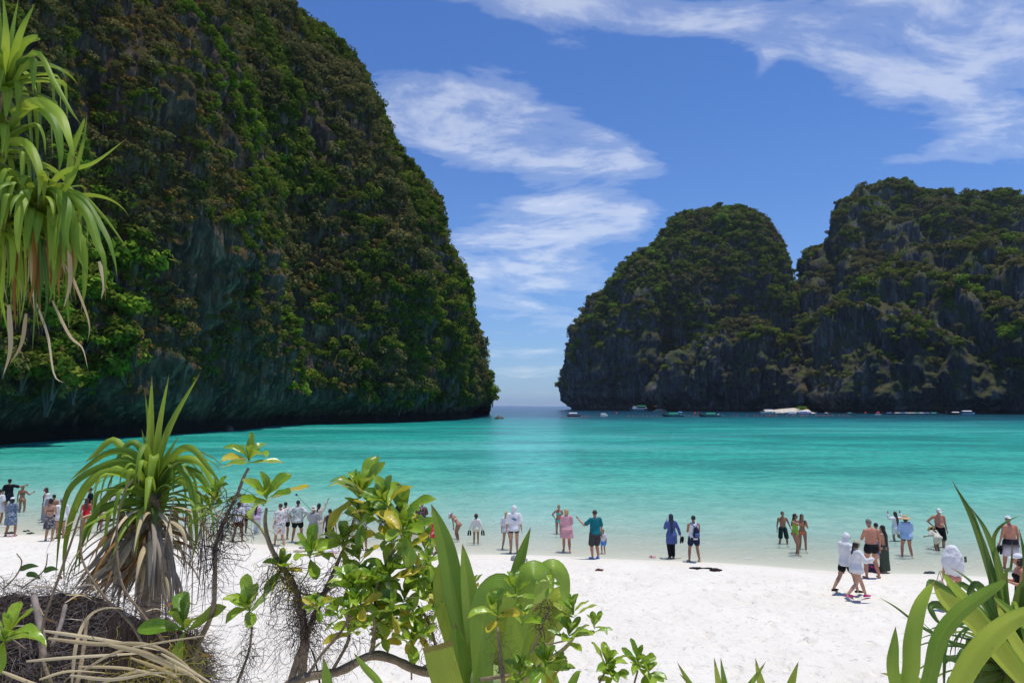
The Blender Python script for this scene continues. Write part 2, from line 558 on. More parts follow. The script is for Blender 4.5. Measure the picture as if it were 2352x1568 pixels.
# ------------------------------------------------------------------ limestone
def mat_rock(name, tint=(1, 1, 1), sc=1.0, gain=1.0):
    m, t, out = new_mat(name)
    geo = t.add('ShaderNodeNewGeometry')
    pos = geo.outputs['Position']
    v = t.mapping(pos, scale=(sc, sc, sc * 0.30))
    n1 = t.noise(v, 0.20, 9, 0.70, 0.0)
    n2 = t.noise(v, 0.55, 5, 0.6)
    n3 = t.noise(t.mapping(pos, scale=(sc, sc, sc * 0.5)), 0.06, 4, 0.6)
    c = t.ramp(n1, [(0.30, (0.022, 0.022, 0.024)), (0.47, (0.055, 0.054, 0.054)), (0.58, (0.12, 0.115, 0.105)), (0.70, (0.34, 0.31, 0.26))])
    st = t.noise(t.mapping(pos, scale=(sc, sc, sc * 0.07)), 0.85, 6, 0.68)
    st2 = t.noise(t.mapping(pos, scale=(sc, sc, sc * 0.05), loc=(30, 7, 0)), 0.5, 5, 0.65)
    c = t.mixc(t.ramp(st, [(0.52, 0.0), (0.66, 0.75)]), c, (0.27, 0.26, 0.23))
    c = t.mixc(t.ramp(st2, [(0.52, 0.0), (0.64, 0.8)]), c, (0.035, 0.033, 0.030))
    c = t.mixc(t.ramp(n2, [(0.56, 0.0), (0.70, 0.60)]), c, (0.27, 0.13, 0.06))
    c = t.mixc(t.ramp(n3, [(0.5, 0.0), (0.7, 0.5)]), c, (0.045, 0.045, 0.042))
    # moss and thin grass holding in the rock
    g = t.noise(t.mapping(pos, scale=(sc, sc, sc)), 0.22, 7, 0.7)
    sepn = t.add('ShaderNodeSeparateXYZ')
    t.l.new(geo.outputs['Normal'], sepn.inputs[0])
    gm = t.math('ADD', g, t.math('MULTIPLY', sepn.outputs[2], 0.28))
    gcol = t.ramp(t.noise(pos, 0.12 * sc, 5, 0.6), [(0.36, (0.035, 0.060, 0.018)), (0.5, (0.075, 0.085, 0.025)), (0.66, (0.11, 0.085, 0.038))])
    c = t.mixc(t.ramp(gm, [(0.54, 0.0), (0.62, 0.85)]), c, gcol)
    # the tide band just over the water stays black and wet
    sp = t.add('ShaderNodeSeparateXYZ')
    t.l.new(pos, sp.inputs[0])
    tide = t.ramp(t.math('DIVIDE', t.math('ADD', sp.outputs[2], t.math('MULTIPLY', n2, -3.0)), 5.0, clamp=True), [(0.15, 1.0), (0.5, 0.0)])
    c = t.mixc(t.math('MULTIPLY', tide, 0.85), c, (0.02, 0.02, 0.022))
    c = t.mixc(1.0, c, tuple(v * gain for v in tint), 'MULTIPLY')
    h = t.math('ADD', t.math('MULTIPLY', n1, 1.2), t.math('ADD', t.math('MULTIPLY', st, 1.3), t.math('MULTIPLY', t.noise(pos, 0.9 * sc, 7, 0.75), 1.6)))
    nb = t.bump(h, 1.0, 0.7 / sc)
    b = pbsdf(t, c, 0.95, 0.12, nb)
    t.l.new(b.outputs[0], out.inputs[0])
    return m


def mat_leafy(name, lo, hi, trans=0.25):
    """foliage whose colour differs from bush to bush and from leaf to leaf"""
    m, t, out = new_mat(name)
    oi = t.add('ShaderNodeObjectInfo')
    geo = t.add('ShaderNodeNewGeometry')
    mixr = t.math('ADD', t.math('MULTIPLY', oi.outputs['Random'], 0.65), t.math('MULTIPLY', geo.outputs['Random Per Island'], 0.35))
    c = t.mixc(mixr, lo, hi)
    d = t.add('ShaderNodeBsdfDiffuse')
    t.l.new(c, d.inputs[0])
    tr = t.add('ShaderNodeBsdfTranslucent')
    t.l.new(c, tr.inputs[0])
    mx = t.add('ShaderNodeMixShader')
    mx.inputs[0].default_value = trans
    t.l.new(d.outputs[0], mx.inputs[1])
    t.l.new(tr.outputs[0], mx.inputs[2])
    t.l.new(mx.outputs[0], out.inputs[0])
    return m


M_ROCK_L = mat_rock('limestone_near', (1.12, 0.84, 0.70), 1.0, 1.35)
M_ROCK_R = mat_rock('limestone_far', (0.95, 0.95, 1.0), 0.42, 1.25)
M_GREEN = mat_leafy('bush_green', (0.055, 0.085, 0.012), (0.21, 0.25, 0.035))
M_BRIGHT = mat_leafy('bush_bright', (0.09, 0.18, 0.018), (0.24, 0.34, 0.035))
M_OLIVE = mat_leafy('bush_olive', (0.08, 0.08, 0.026), (0.24, 0.21, 0.075))
M_DRY = mat_leafy('tuft_dry', (0.18, 0.12, 0.035), (0.36, 0.23, 0.07))
M_BARK = plain('bark_grey', (0.12, 0.10, 0.085), 0.9)


def leaf_cloud(seed, n, lobes, size, flat=1.0, hang=0.0):
    """verts/faces of a crown built from many small bent leaf sprays, radius about 1"""
    r = random.Random(seed)
    V, F = [], []
    L = []
    for i in range(lobes):
        a = r.uniform(0, 6.283)
        q = r.uniform(0.15, 0.72)
        L.append((Vector((q * math.cos(a), q * math.sin(a), r.uniform(-0.25, 0.5) * flat)), r.uniform(0.32, 0.62)))
    for i in range(n):
        c, rad = L[r.randrange(lobes)]
        d = Vector((r.gauss(0, 1), r.gauss(0, 1), r.gauss(0.25, 0.9))).normalized()
        p = c + Vector((d.x, d.y, d.z * flat)) * rad * r.uniform(0.75, 1.08)
        u = d.cross(Vector((r.gauss(0, 1), r.gauss(0, 1), r.gauss(0, 1)))).normalized()
        w = d.cross(u)
        dn = (d + Vector((r.gauss(0, .5), r.gauss(0, .5), r.gauss(0, .5) + 0.2))).normalized()
        u = dn.cross(w).normalized()
        w = dn.cross(u)
        s = size * r.uniform(0.6, 1.3)
        k = len(V)
        V += [p - u * s, p + w * s * 0.55 - dn * s * .2, p + u * s - Vector((0, 0, hang * s)), p - w * s * 0.55 - dn * s * .2]
        F.append((k, k + 1, k + 2, k + 3))
    return V, F


def crown_mesh(name, seed, n, lobes, size, mat, flat=1.0, trunk=True, hang=0.2):
    V, F = leaf_cloud(seed, n, lobes, size, flat, hang)
    mi = [0] * len(F)
    if trunk:
        r = random.Random(seed + 99)
        for (dx, dy, w) in [(0, 0, 0.09)] + [(r.uniform(-.5, .5), r.uniform(-.5, .5), 0.05) for _ in range(3)]:
            k = len(V)
            for (z, q) in ((-1.0, 0.0), (0.25, 1.0)):
                for j in range(4):
                    a = j * math.pi / 2
                    V.append(Vector((dx * q + w * (1 - q * .6) * math.cos(a), dy * q + w * (1 - q * .6) * math.sin(a), z)))
            for j in range(4):
                F.append((k + j, k + (j + 1) % 4, k + 4 + (j + 1) % 4, k + 4 + j))
                mi.append(1)
    me = bpy.data.meshes.new(name)
    me.from_pydata([tuple(v) for v in V], [], F)
    me.materials.append(mat)
    me.materials.append(M_BARK)
    me.polygons.foreach_set('material_index', mi)
    return me


PROTO = []          # unlinked prototypes: 0-2 green, 3 bright, 4-5 olive, 6-7 dry tufts
for i, (sd, n, lb, sz, mt, fl) in enumerate([
        (1, 260, 6, .17, M_GREEN, .8), (2, 230, 5, .19, M_GREEN, .9), (3, 300, 8, .15, M_GREEN, .7), (4, 260, 6, .18, M_BRIGHT, .8),
        (5, 220, 6, .17, M_OLIVE, .75), (6, 200, 5, .19, M_OLIVE, .9), (7, 90, 3, .26, M_DRY, .8), (8, 80, 4, .28, M_DRY, .7)]):
    PROTO.append(crown_mesh('crown_%d' % i, sd, n, lb, sz, mt, fl, trunk=i < 6))


def scatter(name, pts, scl, rot, idx, protos, label):
    """one 'stuff' object: crowns set on points by geometry nodes"""
    col = bpy.data.collections.new('protos_' + name)
    for i, me in enumerate(protos):
        o = bpy.data.objects.new('p%02d' % i, me)
        col.objects.link(o)
    me = bpy.data.meshes.new(name)
    me.vertices.add(len(pts))
    me.vertices.foreach_set('co', np.asarray(pts, np.float32).ravel())
    a = me.attributes.new('scl', 'FLOAT_VECTOR', 'POINT'); a.data.foreach_set('vector', np.asarray(scl, np.float32).ravel())
    a = me.attributes.new('rot', 'FLOAT_VECTOR', 'POINT'); a.data.foreach_set('vector', np.asarray(rot, np.float32).ravel())
    a = me.attributes.new('idx', 'INT', 'POINT'); a.data.foreach_set('value', np.asarray(idx, np.int32))
    o = bpy.data.objects.new(name, me)
    COL.objects.link(o)
    ng = bpy.data.node_groups.new(name, 'GeometryNodeTree')
    ng.interface.new_socket('Geometry', in_out='INPUT', socket_type='NodeSocketGeometry')
    ng.interface.new_socket('Geometry', in_out='OUTPUT', socket_type='NodeSocketGeometry')
    gi = ng.nodes.new('NodeGroupInput'); go = ng.nodes.new('NodeGroupOutput')
    ci = ng.nodes.new('GeometryNodeCollectionInfo')
    ci.inputs['Collection'].default_value = col
    ci.inputs['Separate Children'].default_value = True
    ci.inputs['Reset Children'].default_value = True
    iop = ng.nodes.new('GeometryNodeInstanceOnPoints')
    iop.inputs['Pick Instance'].default_value = True

    def attr(n, ty):
        q = ng.nodes.new('GeometryNodeInputNamedAttribute')
        q.data_type = ty
        q.inputs['Name'].default_value = n
        return q.outputs['Attribute']
    ng.links.new(gi.outputs[0], iop.inputs['Points'])
    ng.links.new(ci.outputs[0], iop.inputs['Instance'])
    ng.links.new(attr('idx', 'INT'), iop.inputs['Instance Index'])
    ng.links.new(attr('scl', 'FLOAT_VECTOR'), iop.inputs['Scale'])
    e2r = ng.nodes.new('FunctionNodeEulerToRotation')
    ng.links.new(attr('rot', 'FLOAT_VECTOR'), e2r.inputs[0])
    ng.links.new(e2r.outputs[0], iop.inputs['Rotation'])
    ng.links.new(iop.outputs[0], go.inputs[0])
    md = o.modifiers.new('scatter', 'NODES')
    md.node_group = ng
    tag(o, label, None, None, 'stuff')
    return o


def resample(pl, n):
    """pl: list of tuples; resampled evenly by length in the first two numbers (Catmull-like smoothness not needed)"""
    A = np.array(pl, float)
    d = np.concatenate([[0], np.cumsum(np.linalg.norm(np.diff(A[:, :2], axis=0), axis=1))])
    t = np.linspace(0, d[-1], n)
    return np.stack([np.interp(t, d, A[:, k]) for k in range(A.shape[1])], 1)


def sheet(pairs, nu, nv, bulge=0.0, back=120.0, notch=3.0, seed=0, amp=6.0, fl=3.0, fscale=1.0, undercut=4.0, power=2.0, side=1.0):
    """rock face between a foot line on the water and the ridge line above it.
    pairs: (foot x, foot y, ridge x, ridge y, ridge distance).  Returns (nu, nv, 3) grid and normals"""
    rr = np.array([tuple(at(p[2], p[3], p[4])) for p in pairs])
    bb = np.array([(sea_pt(p[0], p[1]).x, sea_pt(p[0], p[1]).y, 0) for p in pairs])
    d = np.concatenate([[0], np.cumsum(np.linalg.norm(np.diff(rr, axis=0), axis=1) + np.linalg.norm(np.diff(bb, axis=0), axis=1))])
    tt = np.linspace(0, d[-1], nu)
    R0 = np.stack([np.interp(tt, d, rr[:, k]) for k in range(3)], 1)
    B0 = np.stack([np.interp(tt, d, bb[:, k]) for k in range(3)], 1)
    for _ in range(6):
        B0[1:-1] = (B0[:-2] + 2 * B0[1:-1] + B0[2:]) / 4
    nf = int(nv * 0.86)
    th = np.linspace(0, 1, nf) ** 1.75
    P = np.zeros((nu, nv, 3))
    ang = th * math.pi / 2
    hz = np.sin(ang) ** (2.0 / power)
    ho = 1 - np.cos(ang) ** (2.0 / power)
    # more rows low down, evenly in height
    for k in range(2):
        P[:, :nf, k] = B0[:, None, k] + (R0[:, None, k] - B0[:, None, k]) * ho[None, :]
    Dn = np.hypot(P[:, :nf, 0], P[:, :nf, 1]) / np.hypot(R0[:, 0], R0[:, 1])[:, None]
    P[:, :nf, 2] = R0[:, None, 2] * hz[None, :] * Dn - 3.0 * (1 - th[None, :]) ** 6
    # bulge sideways of the mid face (towards the outside of the foot line)
    tang = np.gradient(B0[:, :2], axis=0)
    tang /= np.linalg.norm(tang, axis=1)[:, None] + 1e-9
    outw = np.stack([tang[:, 1], -tang[:, 0]], 1)
    bl = np.sin(th * math.pi) * bulge
    for k in range(2):
        P[:, :nf, k] += outw[:, None, k] * bl[None, :]
    # back side falls away behind the ridge
    q = np.linspace(0, 1, nv - nf + 1)[1:]
    away = R0[:, :2] / (np.linalg.norm(R0[:, :2], axis=1)[:, None])
    for k in range(2):
        P[:, nf:, k] = R0[:, None, k] + away[:, None, k] * back * q[None, :] ** 0.8
    P[:, nf:, 2] = R0[:, None, 2] * (1 - q[None, :] ** 2) - 4 * q[None, :]
    # relief
    du = np.gradient(P, axis=0); dv = np.gradient(P, axis=1)
    N = np.cross(du, dv)
    N /= np.linalg.norm(N, axis=2)[..., None] + 1e-9
    z = P[..., 2]
    fade = np.clip((z + 2) / 12.0, 0.15, 1)
    ed = np.ones((nu, nv))
    ed[:, nf:] *= 0.4
    ed[:, :nf] *= (0.4 + 0.6 * np.clip((1 - th) / 0.22, 0, 1))[None, :]
    rz = np.abs(P[..., 2] - R0[:, None, 2])
    s = fscale
    disp = fbm((P + seed * 31) / np.array([60, 60, 90]) / s, 4) * amp * 2.2
    disp += fbm((P + seed * 17) / np.array([14, 14, 60]) / s, 4, 0.55, ridge=True) * fl - 0.45 * fl
    rib = fbm((P + seed * 13) / np.array([26, 26, 170]) / s, 3, 0.5, ridge=True) - 0.45
    disp += rib * fl * 1.6
    disp += fbm((P + seed * 7) / np.array([22, 22, 12]) / s, 4, 0.55) * amp * 0.8
    disp += fbm((P + seed * 3) / np.array([4.5, 4.5, 6.5]) / s, 5, 0.62, ridge=True) * 1.7 * s - 0.7 * s
    # bedding ledges
    lw = z / (9.0 * s) + fbm((P + 3) / 40.0 / s, 2) * 1.6
    disp += (np.abs((lw % 1.0) - 0.5) * 2 - 0.5) * 1.5 * s
    P = P + N * (disp * fade * ed)[..., None]
    # wave-cut notch
    zz = P[..., 2]
    nk = np.exp(-((zz - undercut * 0.3) / (undercut * 0.62)) ** 2) * notch
    front = np.zeros((nu, nv)); front[:, :nf] = 1
    P[..., :2] -= (N[..., :2] / (np.linalg.norm(N[..., :2], axis=2)[..., None] + 1e-6)) * (nk * front)[..., None]
    du = np.gradient(P, axis=0); dv = np.gradient(P, axis=1)
    N = np.cross(du, dv)
    N /= np.linalg.norm(N, axis=2)[..., None] + 1e-9
    return P, N, nf


def plant(P, N, nf, name, label, n, size, seed, dens, kinds, zmin=7.0, bias=0.42, hgt=0.0):
    """choose spots on a face and return them"""
    rs = np.random.RandomState(seed)
    nu = P.shape[0]
    # area weights
    du = np.gradient(P, axis=0); dv = np.gradient(P, axis=1)
    A = np.linalg.norm(np.cross(du, dv), axis=2)
    nfe = min(P.shape[1], nf + 4)
    m = fbm(P / np.array([26, 26, 34]) / dens + seed, 4)
    m2 = fbm(P / np.array([7, 7, 9]) / dens + seed * 3, 3)
    strk = fbm(P / np.array([9, 9, 60]) / dens + seed * 2, 3, ridge=True)
    w = np.clip((-0.55 * np.clip(strk - 0.25, 0, 1) + m * 1.3 + m2 * 0.7 + bias + hgt * (P[..., 2] / 100.0 - 0.6) + np.clip(N[..., 2], -0.4, 1) * 0.55) * 2.4, 0.0, 1.0)
    w *= np.clip((P[..., 2] - zmin) / zmin, 0, 1)
    w = (w * A)[:, :nfe]
    w[:, :2] = 0
    pr = w.ravel() / w.sum()
    pick = rs.choice(len(pr), n, p=pr)
    pu, pv = pick // nfe, pick % nfe
    pu2 = np.clip(pu + rs.uniform(-.5, .5, n), 0, nu - 1.001)
    i0 = pu2.astype(int); f = (pu2 - i0)[:, None]
    pts = P[i0, pv] * (1 - f) + P[np.minimum(i0 + 1, nu - 1), pv] * f
    nn = N[pu, pv]
    r = size * np.clip(np.exp(rs.normal(-0.12, 0.58, n)), 0.25, 2.6)
    kn = fbm(pts / np.array([45, 45, 45]) / dens + seed * 5, 3)
    kn2 = rs.uniform(0, 1, n)
    idx = np.zeros(n, int)
    for i in range(n):
        a = kn[i]
        q = kn2[i]
        idx[i] = kinds(a, q, pts[i], nn[i])
    r = np.where(idx >= 6, r * 0.55, r)
    r = np.where(idx == 3, r * 1.15, r)
    pts = pts + nn * (r * 0.30)[:, None] + np.array([0, 0, 1]) * (r * 0.25)[:, None]
    scl = np.stack([r, r, r * rs.uniform(0.7, 1.15, n)], 1)
    rot = np.stack([rs.uniform(-.3, .3, n), rs.uniform(-.3, .3, n), rs.uniform(0, 6.28, n)], 1)
    return pts, scl, rot, idx


def kinds_left(a, q, p, n):
    dryz = 0.42 if (p[2] < 75 and p[0] < -38 - 0 * p[1]) else 0.10
    if p[0] / p[1] < -0.40 and a < 0.12:
        dryz = 0.62
    if q < dryz:
        return 6 + int(q * 100) % 2
    if a > 0.22 and q > 0.80:
        return 3
    if a < -0.10:
        return 4 + int(q * 1000) % 2
    return int(q * 997) % 3 if q < 0.86 else 4


def kinds_right(a, q, p, n):
    if a > 0.28 and q < 0.35:
        return 6
    if a > 0.1 and q > 0.9:
        return 3
    if a < -0.15 or q < 0.25:
        return 4 + int(q * 1000) % 2
    return int(q * 997) % 3


TREES = []    # spots kept for the single trees


def build_cliffs():
    faces = {}
    # ---- left headland: the main body out to the tip, then round the corner
    pairs = [(-200, 1045, -200, -700, 250), (300, 1003, 300, -380, 270), (500, 990, 500, -120, 280), (600, 983, 605, -22, 285), (650, 978, 655, 14, 287), (698, 976, 696, 57, 289), (740, 975, 739, 87, 291), (785, 974, 784, 125, 293), (812, 973, 803, 155, 295), (830, 972.5, 820, 189, 297), (850, 972, 840, 227, 299), (872, 971.5, 860, 277, 301),
             (892, 971, 880, 307, 303), (922, 970, 910, 347, 305), (946, 969, 932, 377, 307), (978, 968, 966, 415, 309), (1002, 967, 990, 441, 311), (1014, 966.5, 1002, 487, 313), (1021, 966, 1009, 537, 315), (1036, 965.5, 1026, 587, 318), (1048, 965, 1036, 627, 320), (1056, 964, 1044, 687, 323), (1076, 963, 1068, 747, 327),
             (1086, 962, 1091, 783, 330), (1094, 961, 1102, 813, 333), (1100, 960, 1113, 851, 337), (1103, 958.5, 1124, 885, 342), (1104, 957, 1125, 907, 350), (1100, 955, 1116, 925, 362)]
    P, N, nf = sheet(pairs, 520, 250, bulge=0, back=130, seed=1, amp=4.5, fl=4.2, notch=6.0, undercut=7.0, power=2.2)
    o = grid_mesh('left_headland', P, M_ROCK_L)
    tag(o, 'dark limestone headland overgrown with bushes that closes the bay on the left', None, None, 'structure')
    faces['left'] = (P, N, nf)
    # ---- nearer buttress on the far left
    pairs = [(-600, 1110, -600, -900, 120), (-200, 1050, -200, -700, 140), (0, 1024, 0, -520, 158), (150, 1013, 150, -380, 172), (330, 1004, 330, -160, 186), (470, 996, 465, 30, 200), (510, 993, 506, 150, 206), (550, 990, 545, 290, 212), (580, 988, 572, 420, 216), (602, 986, 594, 540, 220), (620, 984, 612, 650, 224), (634, 982, 628, 760, 228), (642, 980, 640, 850, 230), (648, 978, 648, 915, 232), (652, 976, 652, 950, 236)]
    P, N, nf = sheet(pairs, 420, 260, bulge=3, back=60, seed=4, amp=3.2, fl=3.0, fscale=0.75, notch=5.0, undercut=6.0, power=2.9)
    o = grid_mesh('left_buttress', P, M_ROCK_L)
    tag(o, 'near fluted limestone buttress hung with dry tufts at the far left', None, None, 'structure')
    faces['butt'] = (P, N, nf)
    # ---- domed island right of the strait
    pairs = [(1345, 938.8, 1321.15, 932, 1040), (1330, 939.4, 1313.07, 902, 1010), (1322, 940.4, 1310.31, 867, 990), (1320, 941, 1311.87, 831.6, 980), (1322, 941.4, 1316.56, 798, 972), (1326, 941.8, 1329.12, 766, 966), (1332, 942.1, 1344.23, 736, 960), (1352, 942.4, 1364, 705, 955), (1380, 942.8, 1392, 684, 950), (1412, 943, 1418, 671, 948), (1442, 943.2, 1440, 629, 945), (1464, 943.4, 1463, 600, 943), (1492, 943.6, 1490, 573, 940), (1522, 943.2, 1522, 544, 938), (1560, 943.2, 1560, 508, 936),
             (1600, 943.2, 1600, 493, 934), (1650, 943.2, 1650, 481, 932), (1690, 943.2, 1690, 479, 930), (1720, 943.2, 1720, 486, 928), (1750, 943.2, 1750, 499, 926), (1776, 943.2, 1769, 522, 924), (1792, 943.2, 1783, 548, 922), (1804, 943.2, 1793, 573, 920), (1814, 943.2, 1801, 611, 917), (1824, 943.2, 1808, 651, 914), (1834, 943.2, 1816, 701, 908), (1848, 943.2, 1830, 779, 898), (1862, 943.2, 1844, 859, 886), (1874, 943.2, 1860, 922, 870)]
    P, N, nf = sheet(pairs, 400, 190, bulge=12, back=200, seed=7, amp=7.5, fl=9, fscale=1.9, notch=9, undercut=12, power=2.3)
    o = grid_mesh('domed_headland', P, M_ROCK_R)
    tag(o, 'round-topped limestone headland right of the strait', None, None, 'structure')
    faces['dome'] = (P, N, nf)
    # ---- buttress at the foot of the dome with a green ledge on it
    pairs = [(1532, 943.6, 1530, 925, 735), (1545, 944.2, 1540, 860, 735), (1572, 944.8, 1570, 805, 730), (1620, 945.2, 1620, 775, 725), (1665, 945.5, 1665, 755, 720), (1720, 945.7, 1720, 753, 717), (1762, 945.8, 1762, 762, 715), (1800, 946.0, 1800, 790, 715), (1835, 946.1, 1833, 850, 715), (1860, 946.1, 1856, 920, 715)]
    P, N, nf = sheet(pairs, 220, 130, bulge=10, back=60, seed=9, amp=8, fl=12, fscale=1.5, notch=8, undercut=10, power=2.8)
    o = grid_mesh('domed_headland_foot', P, M_ROCK_R)
    tag(o, 'grooved rock shoulder with a green ledge at the foot of the domed headland', None, None, 'structure')
    faces['foot'] = (P, N, nf)
    # ---- tall massif far right
    pairs = [(1822, 944.2, 1821, 720, 1010), (1828, 944.2, 1829, 672, 1005), (1842, 944.2, 1846, 636, 1000), (1862, 944.2, 1868, 581, 990), (1890, 944.2, 1896, 562, 980), (1920, 944.2, 1926, 554, 970), (1926, 944.2, 1925, 502, 965), (1934, 944.2, 1933, 467, 960), (1948, 944.2, 1948, 449, 955), (1968, 944.2, 1968, 434, 950), (2000, 944.2, 2000, 422, 940), (2040, 944.2, 2040, 418, 930), (2078, 944.2, 2078, 420, 920), (2105, 944.2, 2105, 435, 910), (2122, 944.2, 2122, 448, 905),
             (2140, 944.2, 2140, 446, 900), (2168, 944.2, 2168, 441, 895), (2202, 944.2, 2202, 453, 885), (2240, 944.2, 2240, 449, 875), (2275, 944.2, 2275, 444, 865), (2310, 944.2, 2310, 447, 855), (2352, 944.2, 2352, 458, 845), (2450, 944.2, 2450, 478, 820), (2700, 944.2, 2700, 508, 760), (3000, 944.2, 3000, 568, 680), (3500, 964, 3500, 768, 560)]
    P, N, nf = sheet(pairs, 420, 190, bulge=6, back=260, seed=12, amp=14, fl=13, fscale=2.0, notch=8, undercut=10, power=1.8)
    o = grid_mesh('right_massif', P, M_ROCK_R)
    tag(o, 'tall craggy limestone massif with several rounded tops on the right', None, None, 'structure')
    faces['massif'] = (P, N, nf)
    # ---- lower front hump of the massif
    pairs = [(1882, 947.0, 1878, 925, 650), (1888, 947.6, 1884, 860, 650), (1902, 948.0, 1900, 800, 650), (1926, 948.4, 1925, 740, 650), (1960, 948.8, 1960, 690, 650), (2010, 949.2, 2010, 645, 645), (2060, 949.6, 2060, 610, 640), (2110, 950, 2110, 588, 635), (2170, 950.3, 2170, 577, 625), (2230, 950.6, 2230, 562, 615), (2300, 951, 2300, 548, 605), (2352, 951.4, 2352, 542, 595), (2500, 952.5, 2500, 550, 650), (2800, 955, 2800, 600, 580), (3200, 962, 3200, 750, 500)]
    P, N, nf = sheet(pairs, 360, 170, bulge=4, back=120, seed=15, amp=12, fl=12, fscale=1.6, notch=8, undercut=10, power=1.8)
    o = grid_mesh('right_massif_front', P, M_ROCK_R)
    tag(o, 'lower front hump of the right massif rising from the moored boats', None, None, 'structure')
    faces['front'] = (P, N, nf)

    groups = {
        'left': (34000, 1.5, 2, 1.0, kinds_left, 5.5, 0.46, 0.0), 'butt': (34000, 0.80, 3, 0.6, kinds_left, 8.5, 0.34, 0.1),
        'dome': (14000, 2.5, 5, 1.5, kinds_right, 20.0, -0.10, 0.34), 'foot': (1500, 2.3, 6, 1.3, kinds_right, 18.0, -0.20, 1.1),
        'massif': (15000, 2.6, 8, 1.5, kinds_right, 20.0, -0.16, 0.14), 'front': (10000, 2.3, 9, 1.3, kinds_right, 18.0, -0.22, 0.42)}
    single = {'left': (120, 'left headland'), 'butt': (60, 'left buttress'), 'dome': (45, 'domed headland'), 'foot': (10, 'grooved shoulder'), 'massif': (30, 'right massif'), 'front': (30, 'front hump at right')}
    for k, (P, N, nf) in faces.items():
        n, size, seed, dens, kf, zmin, bias, hg = groups[k]
        pts, scl, rot, idx = plant(P, N, nf, k, '', n, size, seed, dens, kf, zmin, bias, hg)
        # the trees that show largest stand as objects of their own
        sx = pts[:, 0] / pts[:, 1]
        sy = (pts[:, 2] - CAM_Z) / pts[:, 1]
        vis = (np.abs(sx) < 0.74) & (sy < 0.63)
        app = np.where(vis & (idx < 6), scl[:, 0] / pts[:, 1], 0)
        big = np.argsort(-app)[:single[k][0]]
        for b in big:
            TREES.append((tuple(pts[b]), tuple(scl[b]), tuple(rot[b]), int(idx[b]), k, single[k][1]))
        keep = np.ones(n, bool); keep[big] = False
        scatter('cliff_scrub', pts[keep], scl[keep], rot[keep], idx[keep], PROTO, {
            'left': 'mixed green and olive scrub covering the left headland', 'butt': 'dry golden tufts and low scrub clinging to the near left buttress',
            'dome': 'dark forest scrub on the domed headland', 'foot': 'bushes on the ledge of the grooved rock shoulder',
            'massif': 'dark forest scrub over the right massif', 'front': 'scrub on the front hump of the right massif'}[k])
    cn = {0: 'deep green', 1: 'dense green', 2: 'dark leafy', 3: 'bright green', 4: 'olive', 5: 'greyish olive'}
    for (p, s, r, i, k, where) in TREES:
        o = bpy.data.objects.new('cliff_tree', PROTO[i])
        COL.objects.link(o)
        o.location = p; o.scale = s; o.rotation_euler = r
        q = p[2] / p[1]
        names = ['at the foot', 'low down', 'a third up', 'just below halfway', 'just above halfway', 'two thirds up', 'high up', 'near the top']
        hgt = names[min(7, int(max(0, q) / (0.60 if k in ('left', 'butt') else 0.33) * 8))]
        size = 'big' if s[0] / p[1] > 0.0155 else ('medium' if s[0] / p[1] > 0.0115 else 'small')
        form = 'upright' if s[2] > s[0] * 1.02 else ('flat-topped' if s[2] < s[0] * 0.82 else 'rounded')
        px = 1176 + 1568 * p[0] / p[1]
        lim = {'left headland': (560, 720, 860, 980), 'left buttress': (120, 250, 400, 520)}.get(where, (1500, 1700, 1950, 2150))
        part = ['far left', 'left', 'middle', 'right', 'far right'][sum(px > v for v in lim)]
        tag(o, '%s %s %s tree %s on the %s, %s' % (size, form, cn[i], hgt, where, part), 'tree', 'trees growing on the cliffs')


build_cliffs()
